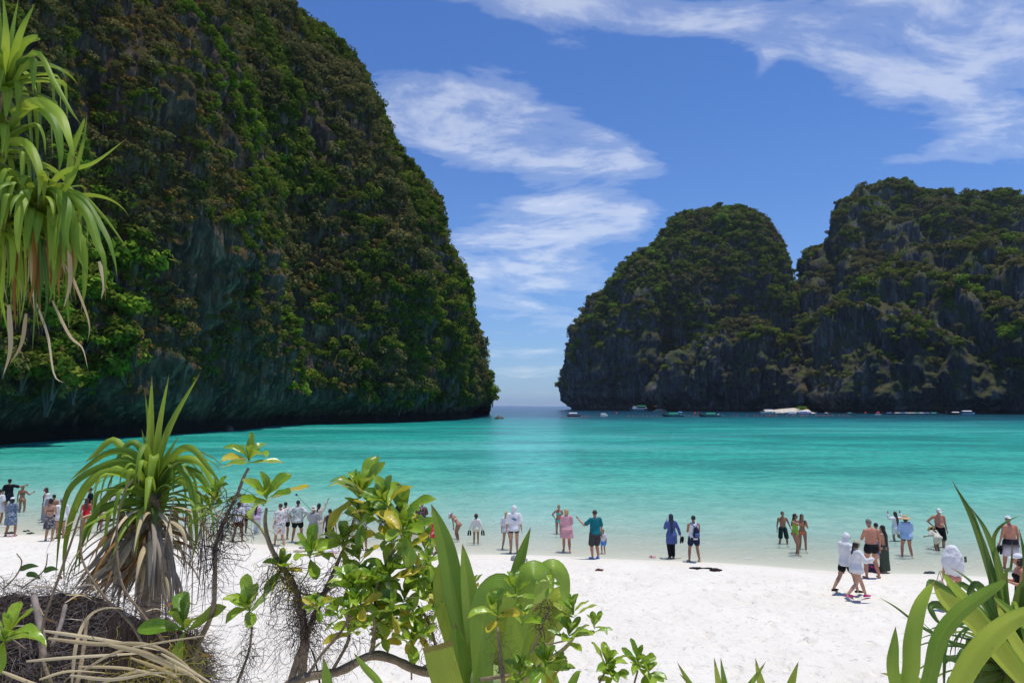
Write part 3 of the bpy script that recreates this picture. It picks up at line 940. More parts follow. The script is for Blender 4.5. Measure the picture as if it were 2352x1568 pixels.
# ------------------------------------------------------------------ foreground leaves
def mat_leaf(name, dark, light, yellow=(0.42, 0.40, 0.05), rough=0.30, trans=0.33, veins=26.0, yamt=0.25, spec=0.45, along=0):
    """green leaf: lengthwise veins, paler midrib, colour differing from leaf to leaf, light shining through"""
    m, t, out = new_mat(name)
    oi = t.add('ShaderNodeObjectInfo')
    uvn = t.add('ShaderNodeUVMap')
    sep = t.add('ShaderNodeSeparateXYZ')
    t.l.new(uvn.outputs[0], sep.inputs[0])
    u, v = sep.outputs[0], sep.outputs[1]
    pos = t.coord()
    blot = t.noise(pos, 9.0, 5, 0.6)
    f = t.math('ADD', t.math('MULTIPLY', oi.outputs['Random'], 0.7), t.math('MULTIPLY', blot, 0.45))
    c = t.mixc(t.math('SUBTRACT', f, 0.12, clamp=True), dark, light)
    mid = t.math('ABSOLUTE', t.math('SUBTRACT', u, 0.5))
    c = t.mixc(t.math('MULTIPLY', t.ramp(mid, [(0.0, 1.0), (0.05, 0.0)]), 0.45), c, yellow)
    vn = t.math('SINE', t.math('MULTIPLY', u, veins * 6.283))
    c = t.mixc(t.math('MULTIPLY', t.math('MULTIPLY_ADD', vn, 0.5, 0.5), 0.09), c, light)
    # yellowing and brown spots, more on some leaves than on others
    yf = t.ramp(t.math('ADD', t.noise(pos, 4.0, 4, 0.6), t.math('MULTIPLY', oi.outputs['Random'], 0.16)), [(0.62, 0.0), (0.78, 1.0)])
    c = t.mixc(t.math('MULTIPLY', yf, yamt), c, yellow)
    tip = t.ramp(t.math('ADD', v, t.math('MULTIPLY', t.math('ADD', blot, t.math('MULTIPLY', oi.outputs['Random'], 0.3)), 0.10)), [(0.98, 0.0), (1.03, 1.0)])
    c = t.mixc(t.math('MULTIPLY', tip, 0.7), c, (0.22, 0.12, 0.04))
    sp = t.ramp(t.voro(pos, 38.0), [(0.07, 1.0), (0.12, 0.0)])
    c = t.mixc(t.math('MULTIPLY', sp, 0.5), c, (0.25, 0.17, 0.05))
    nb = t.bump(t.math('ADD', vn, t.math('MULTIPLY', blot, 3.0)), 0.25, 0.0012)
    b = pbsdf(t, c, t.math('MULTIPLY_ADD', blot, 0.25, rough - 0.1), spec, nb)
    tr = t.add('ShaderNodeBsdfTranslucent')
    t.put(t.mixc(0.35, c, yellow), tr.inputs[0])
    mx = t.add('ShaderNodeMixShader')
    mx.inputs[0].default_value = trans
    t.l.new(b.outputs[0], mx.inputs[1]); t.l.new(tr.outputs[0], mx.inputs[2])
    t.l.new(mx.outputs[0], out.inputs[0])
    return m


ML_PAND = mat_leaf('pandanus_leaf', (0.055, 0.16, 0.010), (0.36, 0.52, 0.045), veins=9, rough=0.42, spec=0.35)
ML_PAND2 = mat_leaf('pandanus_leaf_dark', (0.022, 0.085, 0.018), (0.085, 0.20, 0.035), veins=9, rough=0.40, spec=0.3, yamt=0.1)
ML_CRIN = mat_leaf('lily_leaf', (0.08, 0.22, 0.010), (0.44, 0.60, 0.07), veins=14, rough=0.38, yamt=0.3)
ML_CRINY = mat_leaf('lily_leaf_yellow', (0.30, 0.38, 0.02), (0.58, 0.66, 0.10), veins=12, rough=0.4, yamt=0.5)
ML_NAU = mat_leaf('paddle_leaf', (0.055, 0.19, 0.006), (0.42, 0.60, 0.045), veins=2.5, rough=0.26, yamt=0.45, spec=0.55)
ML_NAUY = mat_leaf('paddle_leaf_yellow', (0.38, 0.36, 0.02), (0.62, 0.52, 0.05), (0.7, 0.5, 0.06), veins=2.5, rough=0.3)
ML_BRN = mat_leaf('leaf_withered', (0.16, 0.08, 0.02), (0.36, 0.18, 0.05), (0.4, 0.25, 0.1), veins=4, rough=0.7, trans=0.25, spec=0.1)
ML_DEAD = mat_leaf('leaf_straw', (0.38, 0.28, 0.14), (0.72, 0.60, 0.38), (0.55, 0.45, 0.3), veins=8, rough=0.75, trans=0.2, spec=0.1, yamt=0.2)
ML_DEADG = mat_leaf('leaf_grey', (0.18, 0.14, 0.10), (0.46, 0.40, 0.32), (0.4, 0.34, 0.26), veins=8, rough=0.85, trans=0.12, spec=0.05, yamt=0.2)
M_STEM = plain('stem_bark', (0.24, 0.18, 0.115), 0.9, 0.1, 0.4, 14, 0.8)
M_STEMY = plain('stem_young', (0.30, 0.27, 0.08), 0.7, 0.2, 0.4, 16, 0.5)
M_TWIG = plain('twig_dark', (0.075, 0.052, 0.042), 0.95, 0.05, 0.4, 10)
M_TWIGG = plain('twig_grey', (0.22, 0.18, 0.155), 0.95, 0.05, 0.4, 10)
M_VINE = plain('vine_yellow', (0.38, 0.34, 0.03), 0.6, 0.2, 0.3, 10)


def catmull(C, n):
    C = [Vector(c) for c in C]
    C = [C[0] * 2 - C[1]] + C + [C[-1] * 2 - C[-2]]
    out = []
    m = len(C) - 3
    for i in range(n):
        t = i / (n - 1) * m
        k = min(int(t), m - 1)
        f = t - k
        p0, p1, p2, p3 = C[k:k + 4]
        out.append(0.5 * ((2 * p1) + (p2 - p0) * f + (2 * p0 - 5 * p1 + 4 * p2 - p3) * f * f + (3 * p1 - p0 - 3 * p2 + p3) * f ** 3))
    return out


def prof_strap(t):
    return min(1.0, 0.55 + 3 * t) * (1 - max(0, (t - 0.35) / 0.65) ** 1.6) + 0.015


def prof_lily(t):
    return (0.45 + 0.55 * math.sin(min(1, t / 0.45) * math.pi / 2)) * (1 - max(0, (t - 0.45) / 0.55) ** 1.9) + 0.012


def prof_cut(t):
    return 0.5 + 0.5 * math.sin(min(1, t / 0.5) * math.pi / 2)


def strap(name, pts, width, mat, parent, prof=prof_strap, fold=0.25, side=None, twist=0.0, n=16, nw=5, curl=0.0, ripple=0.0, pleat=0.0):
    """one leaf blade along pts (world points, foot first) as its own mesh"""
    P = catmull(pts, n) if len(pts) < n else [Vector(p) for p in pts]
    n = len(P)
    ph = rnd.uniform(0, 6)
    V, UV = [], []
    prev = None
    for i in range(n):
        T = (P[min(i + 1, n - 1)] - P[max(i - 1, 0)]).normalized()
        if side is None:
            view = (P[i] - Vector((0, 0, CAM_Z))).normalized()
            s = T.cross(view)
        else:
            s = Vector(side)
            s = s - T * s.dot(T)
        if s.length < 0.15 and prev is not None:
            s = prev - T * prev.dot(T)
        s.normalize()
        if prev is not None and s.dot(prev) < 0:
            s = -s
        prev = s.copy()
        nn = s.cross(T).normalized()
        t = i / (n - 1)
        a = twist * t
        s2 = s * math.cos(a) + nn * math.sin(a)
        n2 = -s * math.sin(a) + nn * math.cos(a)
        w = width * 0.5 * prof(t)
        for j in range(nw):
            q = -1 + 2 * j / (nw - 1)
            off = abs(q) * fold * w + math.sin(t * 17 + ph + q) * ripple * w * abs(q) + curl * w * q * q * t
            off += pleat * w * (j % 2)
            V.append(P[i] + s2 * (w * q * (1 - 0.25 * abs(curl) * t)) + n2 * off)
            UV.append((j / (nw - 1), t))
    F = []
    for i in range(n - 1):
        for j in range(nw - 1):
            k = i * nw + j
            F.append((k, k + 1, k + nw + 1, k + nw))
    return leaf_obj(name, V, F, UV, mat, parent)


def leaf_obj(name, V, F, UV, mat, parent):
    me = leaf_data(name, V, F, UV, mat)
    o = bpy.data.objects.new(name, me)
    COL.objects.link(o)
    o.parent = parent
    return o


def leaf_data(name, V, F, UV, mat):
    me = bpy.data.meshes.new(name)
    me.from_pydata([tuple(v) for v in V], [], F)
    me.polygons.foreach_set('use_smooth', [True] * len(me.polygons))
    uv = me.uv_layers.new(name='UVMap')
    li = np.zeros(len(me.loops), np.int32)
    me.loops.foreach_get('vertex_index', li)
    A = np.array(UV, np.float32)[li]
    uv.data.foreach_set('uv', A.ravel())
    me.materials.append(mat)
    return me


def arch(base, az, el, L, droop, kink=None, kang=70, n=18, sag=1.0):
    """points of a blade that leaves `base` at elevation el and bends over"""
    P = [Vector(base)]
    e = el
    for i in range(n):
        t = (i + 1) / n
        e -= droop / n * (0.4 + 1.6 * t) * sag
        if kink and t > kink and t <= kink + 2.01 / n:
            e -= kang / 2
        e = max(e, -86)
        d = Vector((math.cos(R(az)) * math.cos(R(e)), math.sin(R(az)) * math.cos(R(e)), math.sin(R(e))))
        P.append(P[-1] + d * (L / n))
    return P


def tube_bm(V, F, pts, r0, r1, ns=6, n=None, wob=0.0):
    P = catmull(pts, n or max(4, len(pts) * 4))
    m = len(P)
    k0 = len(V)
    up = Vector((0.3, 0.9, 0.2))
    for i, p in enumerate(P):
        T = (P[min(i + 1, m - 1)] - P[max(i - 1, 0)]).normalized()
        a = T.cross(up)
        if a.length < 0.1:
            a = T.cross(Vector((1, 0, 0)))
        a.normalize()
        b = T.cross(a)
        r = r0 + (r1 - r0) * i / (m - 1)
        r *= 1 + (rnd.uniform(-wob, wob) if wob else 0)
        for j in range(ns):
            q = j / ns * 2 * math.pi
            V.append(p + a * (r * math.cos(q)) + b * (r * math.sin(q)))
    for i in range(m - 1):
        for j in range(ns):
            F.append((k0 + i * ns + j, k0 + i * ns + (j + 1) % ns, k0 + (i + 1) * ns + (j + 1) % ns, k0 + (i + 1) * ns + j))
    F.append(tuple(k0 + j for j in range(ns))[::-1])
    F.append(tuple(k0 + (m - 1) * ns + j for j in range(ns)))


def stem(name, pts, r0, r1, mat, parent, ns=7, wob=0.12):
    V, F = [], []
    tube_bm(V, F, pts, r0, r1, ns, wob=wob)
    return mesh_obj(name, V, F, mat, parent)


def threads(name, specs, mat, parent, kind='stuff', label=None):
    """very many hair-thin roots or vine threads: specs of (pts, radius)"""
    V, F = [], []
    for pts, r in specs:
        tube_bm(V, F, pts, r, r * 0.6, 3, n=len(pts) + 2 if len(pts) > 3 else 5)
    o = mesh_obj(name, V, F, mat, parent, smooth=False)
    if kind:
        o['kind'] = kind
    if label:
        o['label'] = label
    return o


def W(d):
    """picture grid units to metres at distance d"""
    return d / 1568.0


# ------------------------------------------------------------------ pandanus on the left of the beach
def build_pandanus_mid():
    D = 4.4
    c = at(352, 1128, D)
    root = empty('pandanus_plant', (0, 0, 0))
    tag(root, 'bushy pandanus with arching green leaves over a skirt of dead leaves, left of centre', 'pandanus')
    # trunk down to the dune
    stem('trunk', [at(352, 1120, D), at(350, 1250, D), at(345, 1400, D + .05), at(340, 1560, D + .15), at(335, 1750, D + .3)], 0.055, 0.075, M_STEM, root)
    rr = random.Random(31)
    # spiky leaves standing up in the middle, placed by eye
    up = [((349, 861), 24), ((389, 858), 20), ((460, 855), 22), ((333, 900), 16), ((345, 940), 18), ((380, 990), 24), ((412, 1000), 18), ((325, 985), 20)]
    for (tx, ty), w in up:
        a = at(350 + rr.uniform(-8, 8), 1128, D)
        b = at(tx, ty, D + rr.uniform(-.12, .12))
        m = a.lerp(b, 0.5) + Vector((-(tx - 350) * W(D) * 0.16, 0, 0))
        strap('leaf', [a, m, b], w * .72 * W(D), ML_PAND, root, fold=0.5, twist=rr.uniform(-.5, .5), n=12)
    # long leaves reaching out and bending over (outline points)
    longs = [
        [(350, 1130), (300, 1060), (225, 1075), (162, 1120), (140, 1200), (127, 1335)],
        [(350, 1130), (290, 1075), (215, 1100), (172, 1170), (150, 1260), (147, 1345)],
        [(350, 1130), (310, 1045), (250, 1040), (190, 1080), (160, 1104)],
        [(350, 1130), (285, 1120), (230, 1160), (190, 1230), (165, 1340)],
        [(350, 1130), (300, 1110), (250, 1135), (215, 1190), (195, 1260)],
        [(350, 1130), (310, 1070), (262, 1010), (215, 1045), (196, 1060)],
        [(350, 1130), (330, 1040), (300, 1015), (265, 1060), (250, 1120)],
        [(350, 1130), (400, 1045), (440, 1030), (480, 1075), (516, 1123)],
        [(350, 1130), (405, 1060), (460, 1060), (490, 1110), (510, 1130)],
        [(350, 1130), (400, 1080), (450, 1085), (480, 1120), (488, 1150)],
        [(350, 1130), (390, 1070), (420, 1080), (440, 1130), (452, 1230), (436, 1300)],
        [(350, 1130), (330, 1080), (318, 1100), (318, 1170), (316, 1210)],
        [(350, 1130), (355, 1060), (352, 1050), (345, 1100), (340, 1160)],
        [(350, 1130), (375, 1090), (385, 1095), (378, 1150), (352, 1235), (335, 1290)],
        [(350, 1130), (400, 1100), (445, 1120), (465, 1170), (470, 1230)],
        [(350, 1130), (300, 1090), (240, 1085), (200, 1120), (178, 1160), (180, 1178)],
        [(350, 1130), (320, 1150), (275, 1155), (225, 1175), (190, 1240), (180, 1320)],
    ]
    for L in longs:
        dd = rr.uniform(-0.3, 0.12)
        n = len(L)
        pts = [at(x, y, D + dd * math.sin(i / (n - 1) * 2.2)) for i, (x, y) in enumerate(L)]
        strap('leaf', pts, rr.uniform(14, 20) * W(D), ML_PAND, root, fold=0.42, twist=rr.uniform(-.9, .9), n=20)
    # the rest of the rosette all round
    for i in range(60):
        az = i * 137.5 + rr.uniform(-12, 12)
        f = i / 60
        el = 76 - 80 * f + rr.uniform(-10, 10)
        L = rr.uniform(0.34, 0.64)
        P = arch(c + Vector((math.cos(R(az)) * .03, math.sin(R(az)) * .03, .05 - .16 * f)), az, el, L, rr.uniform(45, 105), rr.choice([None, .4, .55, .7]), rr.uniform(40, 90))
        strap('leaf', P, rr.uniform(11, 17) * W(D), ML_PAND if rr.random() < .8 else ML_PAND2, root, fold=0.45, side=(-math.sin(R(az)), math.cos(R(az)), 0), twist=rr.uniform(-.3, .3), n=19)
    # dead leaves hanging round the trunk: one part each
    for i in range(105):
        az = i * 137.5 + rr.uniform(-15, 15)
        f = i / 105
        z0 = -0.10 - 0.30 * f
        spread = 1.0 if math.cos(R(az)) < 0 else 0.72
        P = arch(c + Vector((math.cos(R(az)) * .05, math.sin(R(az)) * .05, z0)), az, rr.uniform(-5, 25) - 30 * f, rr.uniform(0.30, 0.74) * (1.0 - 0.25 * f), rr.uniform(50, 95), None, 60)
        for k, p in enumerate(P):
            p.x = c.x + (p.x - c.x) * (0.62 + 0.55 * spread * (1 - f))
        strap('dead_leaf', P, rr.uniform(6, 14) * W(D), rr.choice([ML_DEAD, ML_DEAD, ML_DEAD, ML_DEADG, ML_DEADG, ML_BRN]), root, fold=0.6, side=(-math.sin(R(az)), math.cos(R(az)), 0), twist=rr.uniform(-1.4, 1.4), n=19, nw=3)
    # skirt swept to the left like straw
    for i in range(75):
        x0 = rr.uniform(285, 350); y0 = rr.uniform(1170, 1290)
        x1 = x0 - rr.uniform(40, 165); y1 = rr.uniform(1330, 1400)
        dd = rr.uniform(-.25, .25)
        strap('dead_leaf', [at(x0, y0, D + dd * .3), at((x0 + x1) / 2 + 12, (y0 + y1) / 2 - 14, D + dd), at(x1, y1, D + dd)], rr.uniform(5, 11) * W(D), rr.choice([ML_DEAD, ML_DEAD, ML_DEADG, ML_BRN]), root, fold=0.6, twist=rr.uniform(-1, 1), n=10, nw=3)
    for i in range(40):
        x0 = rr.uniform(320, 385); y0 = rr.uniform(1200, 1290)
        x1 = x0 + (x0 - 350) * rr.uniform(.5, 1.4) + rr.uniform(-14, 14); y1 = rr.uniform(1370, 1440)
        dd = rr.uniform(-.2, .1)
        strap('dead_leaf', [at(x0, y0, D + dd), at((x0 + x1) / 2 + 5, (y0 + y1) / 2, D + dd), at(x1, y1, D + dd)], rr.uniform(5, 10) * W(D), rr.choice([ML_DEAD, ML_DEADG, ML_DEADG]), root, fold=0.6, twist=rr.uniform(-1, 1), n=10, nw=3)
    # long threads of dry leaf hanging on the right side
    sp = []
    for i in range(26):
        x0 = rr.uniform(425, 480); y0 = rr.uniform(1150, 1240)
        y1 = rr.uniform(1300, 1430)
        x1 = x0 + rr.uniform(-20, 12)
        dd = rr.uniform(-.1, .3)
        sp.append(([at(x0, y0, D + dd), at((x0 + x1) / 2 + rr.uniform(-5, 9), (y0 + y1) / 2, D + dd), at(x1, y1, D + dd)], rr.uniform(.5, 1.3) * W(D)))
    threads('dry_fibre', sp, ML_DEADG, root)


build_pandanus_mid()


def build_pandanus_top():
    D = 2.7
    root = empty('pandanus_plant', (0, 0, 0))
    tag(root, 'overhanging pandanus with glossy drooping leaves in the upper left corner', 'pandanus')
    stem('trunk', [at(-60, 640, D + .1), at(-30, 480, D), at(60, 478, D)], 0.05, 0.04, M_STEM, root)
    stem('trunk', [at(-200, 1900, D + .6), at(-160, 1100, D + .4), at(-120, 700, D + .2), at(-60, 640, D + .1), at(-40, 330, D), at(-20, 190, D)], 0.08, 0.045, M_STEM, root)
    rr = random.Random(77)
    heads = [(at(5, 185, D), 44, 0.36), (at(-25, 330, D), 34, 0.36), (at(85, 465, D), 84, 0.34), (at(-15, 500, D - .05), 40, 0.34)]
    for (c, n, LL) in heads:
        for i in range(n):
            az = i * 137.5 + rr.uniform(-14, 14)
            f = i / n
            el = 66 - 72 * f + rr.uniform(-12, 12)
            L = LL * rr.uniform(0.75, 1.15)
            P = arch(c + Vector((math.cos(R(az)) * .02, math.sin(R(az)) * .02, -.06 * f)), az, el, L, rr.uniform(60, 130), rr.choice([None, .3, .4, .5, .6]), rr.uniform(50, 95))
            strap('leaf', P, rr.uniform(14, 24) * W(D), ML_PAND if rr.random() < .85 else ML_PAND2, root, fold=0.34, side=(-math.sin(R(az)), math.cos(R(az)), 0), twist=rr.uniform(-.4, .4), n=19)
    hand = [
        ([(5, 190), (12, 90), (6, -20)], 22), ([(12, 190), (25, 100), (44, -10)], 18), ([(15, 190), (45, 80), (80, 8)], 18), ([(0, 180), (-5, 60), (-8, -60)], 22),
        ([(18, 195), (50, 105), (88, 86), (62, 100)], 20), ([(20, 210), (80, 120), (125, 190), (160, 250), (185, 285)], 15),
        ([(25, 260), (85, 235), (135, 260), (160, 320), (172, 380)], 30), ([(15, 300), (70, 240), (125, 280), (140, 350), (135, 400)], 28),
        ([(90, 470), (140, 400), (215, 375), (292, 318)], 15), ([(90, 470), (150, 430), (165, 350), (188, 290), (195, 270)], 18), ([(120, 470), (165, 410), (190, 330), (200, 262)], 12),
        ([(95, 470), (170, 440), (240, 500), (298, 580)], 12), ([(95, 470), (180, 450), (240, 530), (262, 590), (270, 640)], 16),
        ([(95, 475), (150, 450), (200, 490), (225, 560), (240, 600), (242, 690)], 26), ([(95, 475), (140, 460), (165, 500), (178, 580), (205, 640)], 28),
        ([(95, 475), (120, 440), (152, 470), (150, 540), (165, 590)], 30), ([(95, 475), (70, 440), (48, 470), (40, 540), (45, 600)], 28), ([(95, 475), (60, 450), (20, 480), (5, 540), (10, 575)], 30),
        ([(95, 475), (90, 440), (75, 470), (78, 540), (80, 600)], 26), ([(-10, 395), (60, 420), (100, 450), (120, 430)], 20), ([(0, 330), (60, 330), (92, 400), (88, 460)], 26),
        ([(95, 480), (150, 520), (190, 560), (195, 650), (186, 720)], 22), ([(95, 480), (110, 530), (128, 590), (125, 640), (112, 700)], 22),
    ]
    for L, w in hand:
        dd = rr.uniform(-0.25, 0.05)
        n = len(L)
        pts = [at(x, y, D + dd * math.sin(i / (n - 1) * 2.0)) for i, (x, y) in enumerate(L)]
        strap('leaf', pts, w * .78 * W(D), ML_PAND, root, fold=0.34, twist=rr.uniform(-1.3, 1.3), n=18)
    # yellowing and dead leaves hanging below
    for i in range(85):
        x0 = rr.uniform(-20, 175); y0 = rr.uniform(500, 590)
        ln = rr.uniform(80, 230) * (1.0 if x0 < 110 else 0.75)
        x1 = x0 + rr.uniform(-18, 22); y1 = y0 + ln
        dd = rr.uniform(-.12, .25)
        mt = rr.choice([ML_PAND, ML_PAND, ML_PAND2, ML_PAND, ML_BRN, ML_DEAD])
        strap('dead_leaf' if mt in (ML_DEAD, ML_BRN) else 'leaf', [at(x0, y0 - 20, D + dd), at(x0 + rr.uniform(-8, 10), (y0 + y1) / 2, D + dd), at(x1, y1, D + dd)], rr.uniform(4, 9) * W(D), mt, root, fold=0.5, twist=rr.uniform(-1.6, 1.6), n=12, nw=3)
    for (L, w) in [([(150, 610), (172, 650), (205, 740), (200, 790)], 6), ([(120, 690), (160, 770), (190, 800), (203, 852)], 6), ([(85, 700), (110, 770), (125, 860), (150, 880)], 5), ([(228, 600), (240, 650), (232, 690)], 9), ([(60, 720), (50, 790), (20, 840)], 8), ([(20, 700), (25, 800), (5, 870)], 10)]:
        strap('dead_leaf', [at(x, y, D - .05) for x, y in L], w * W(D), ML_DEAD, root, fold=0.4, twist=1.0, n=12, nw=3)


build_pandanus_top()


# ------------------------------------------------------------------ crinum lily in the middle
def hand_leaf(root, L, w, D, mat, prof=prof_lily, tw=0.0, fold=0.22, dd=0.0, ripple=0.05, curl=0.0, bend=0.0, side=None):
    n = len(L)
    pts = []
    for i, q in enumerate(L):
        d = q[2] if len(q) > 2 else D + dd + bend * math.sin(i / (n - 1) * math.pi)
        pts.append(at(q[0], q[1], d))
    return strap('leaf', pts, w * W(D + dd), mat, root, prof=prof, fold=fold, twist=tw, n=26, nw=11, ripple=ripple, curl=curl, side=side, pleat=0.055)


def build_lily():
    D = 1.9
    root = empty('lily_plant', (0, 0, 0))
    tag(root, 'large beach lily with broad upright and folded strap leaves in the middle foreground', 'lily')
    stem('stalk', [at(1120, 1540, D), at(1118, 1640, D + .02), at(1112, 1800, D + .05)], 0.045, 0.06, plain('lily_stalk', (0.28, 0.34, 0.12), 0.6), root)
    X = ML_CRIN
    hand_leaf(root, [(1130, 1700), (1098, 1560), (1062, 1440), (1040, 1350), (1022, 1260), (1005, 1200), (990, 1157)], 52, D, X, dd=.10, tw=0.5, fold=.35)
    hand_leaf(root, [(1120, 1700), (1092, 1580), (1060, 1480), (1030, 1390), (1016, 1320), (1014, 1285)], 66, D, ML_CRINY, dd=.16, tw=-.2, fold=.15)
    hand_leaf(root, [(1130, 1700), (1105, 1560), (1084, 1440), (1074, 1350), (1066, 1290), (1062, 1248)], 42, D, X, dd=.05, tw=.7, fold=.4)
    hand_leaf(root, [(1140, 1700), (1105, 1580), (1078, 1480), (1058, 1400), (1052, 1340), (1050, 1310)], 46, D, X, dd=.18, tw=-.3)
    hand_leaf(root, [(1140, 1700), (1160, 1540), (1172, 1420), (1184, 1320), (1203, 1255), (1219, 1210)], 32, D, X, dd=.12, tw=.5, fold=.3)
    # leaves that fold over
    hand_leaf(root, [(1145, 1700), (1165, 1540), (1190, 1420), (1203, 1345), (1224, 1311), (1250, 1330), (1246, 1370), (1236, 1402)], 58, D, X, dd=.06, bend=-.08, tw=.9, fold=.1, prof=prof_cut)
    hand_leaf(root, [(1150, 1700), (1195, 1500), (1232, 1380), (1250, 1318), (1275, 1303), (1296, 1328), (1300, 1380), (1296, 1430)], 44, D, X, dd=.10, bend=-.06, tw=.7, fold=.2)
    hand_leaf(root, [(1150, 1720), (1185, 1570), (1225, 1470), (1262, 1400), (1288, 1372), (1290, 1410), (1275, 1445), (1255, 1478)], 56, D, ML_CRINY, dd=.14, tw=.5, fold=.1)
    hand_leaf(root, [(1120, 1720), (1110, 1560), (1108, 1440), (1118, 1378), (1142, 1350), (1158, 1356), (1148, 1390), (1118, 1402)], 62, D, X, dd=-.02, bend=-.05, tw=.3, fold=.05, prof=prof_cut)
    # broad central blades
    hand_leaf(root, [(1110, 1740), (1112, 1600), (1122, 1500), (1136, 1430), (1150, 1385), (1160, 1360)], 92, D, ML_CRINY, dd=.04, tw=-.15, fold=.2)
    hand_leaf(root, [(1130, 1740), (1145, 1620), (1172, 1520), (1198, 1430), (1212, 1380)], 74, D, X, dd=.08, tw=.25, fold=.25)
    hand_leaf(root, [(1110, 1740), (1080, 1640), (1058, 1560), (1048, 1480), (1046, 1430)], 60, D, X, dd=.02, tw=.2, fold=.3)
    hand_leaf(root, [(1140, 1740), (1180, 1640), (1215, 1560), (1248, 1490), (1270, 1420), (1278, 1385)], 48, D, ML_CRINY, dd=.2, tw=-.6, fold=.3)
    hand_leaf(root, [(1120, 1780), (1070, 1680), (1038, 1600), (1016, 1530), (1004, 1480)], 66, D, ML_CRINY, dd=-.12, tw=.1, fold=.16, prof=prof_cut)
    hand_leaf(root, [(1150, 1740), (1155, 1440), (1160, 1360), (1172, 1310)], 16, D, X, dd=.2, tw=.4)
    hand_leaf(root, [(1190, 1740), (1235, 1640), (1262, 1590), (1258, 1540), (1245, 1510)], 44, D, X, dd=-.15, tw=.3)
    hand_leaf(root, [(1230, 1740), (1290, 1620), (1312, 1570), (1326, 1545), (1336, 1540)], 20, D, X, dd=-.1, tw=.9)
    # small ones at the left
    hand_leaf(root, [(770, 1760), (760, 1640), (750, 1560), (744, 1510)], 26, D, X, dd=-.1, tw=.3)
    hand_leaf(root, [(900, 1620), (868, 1565), (836, 1530), (812, 1498)], 16, D, X, dd=-.1, tw=.3)


build_lily()


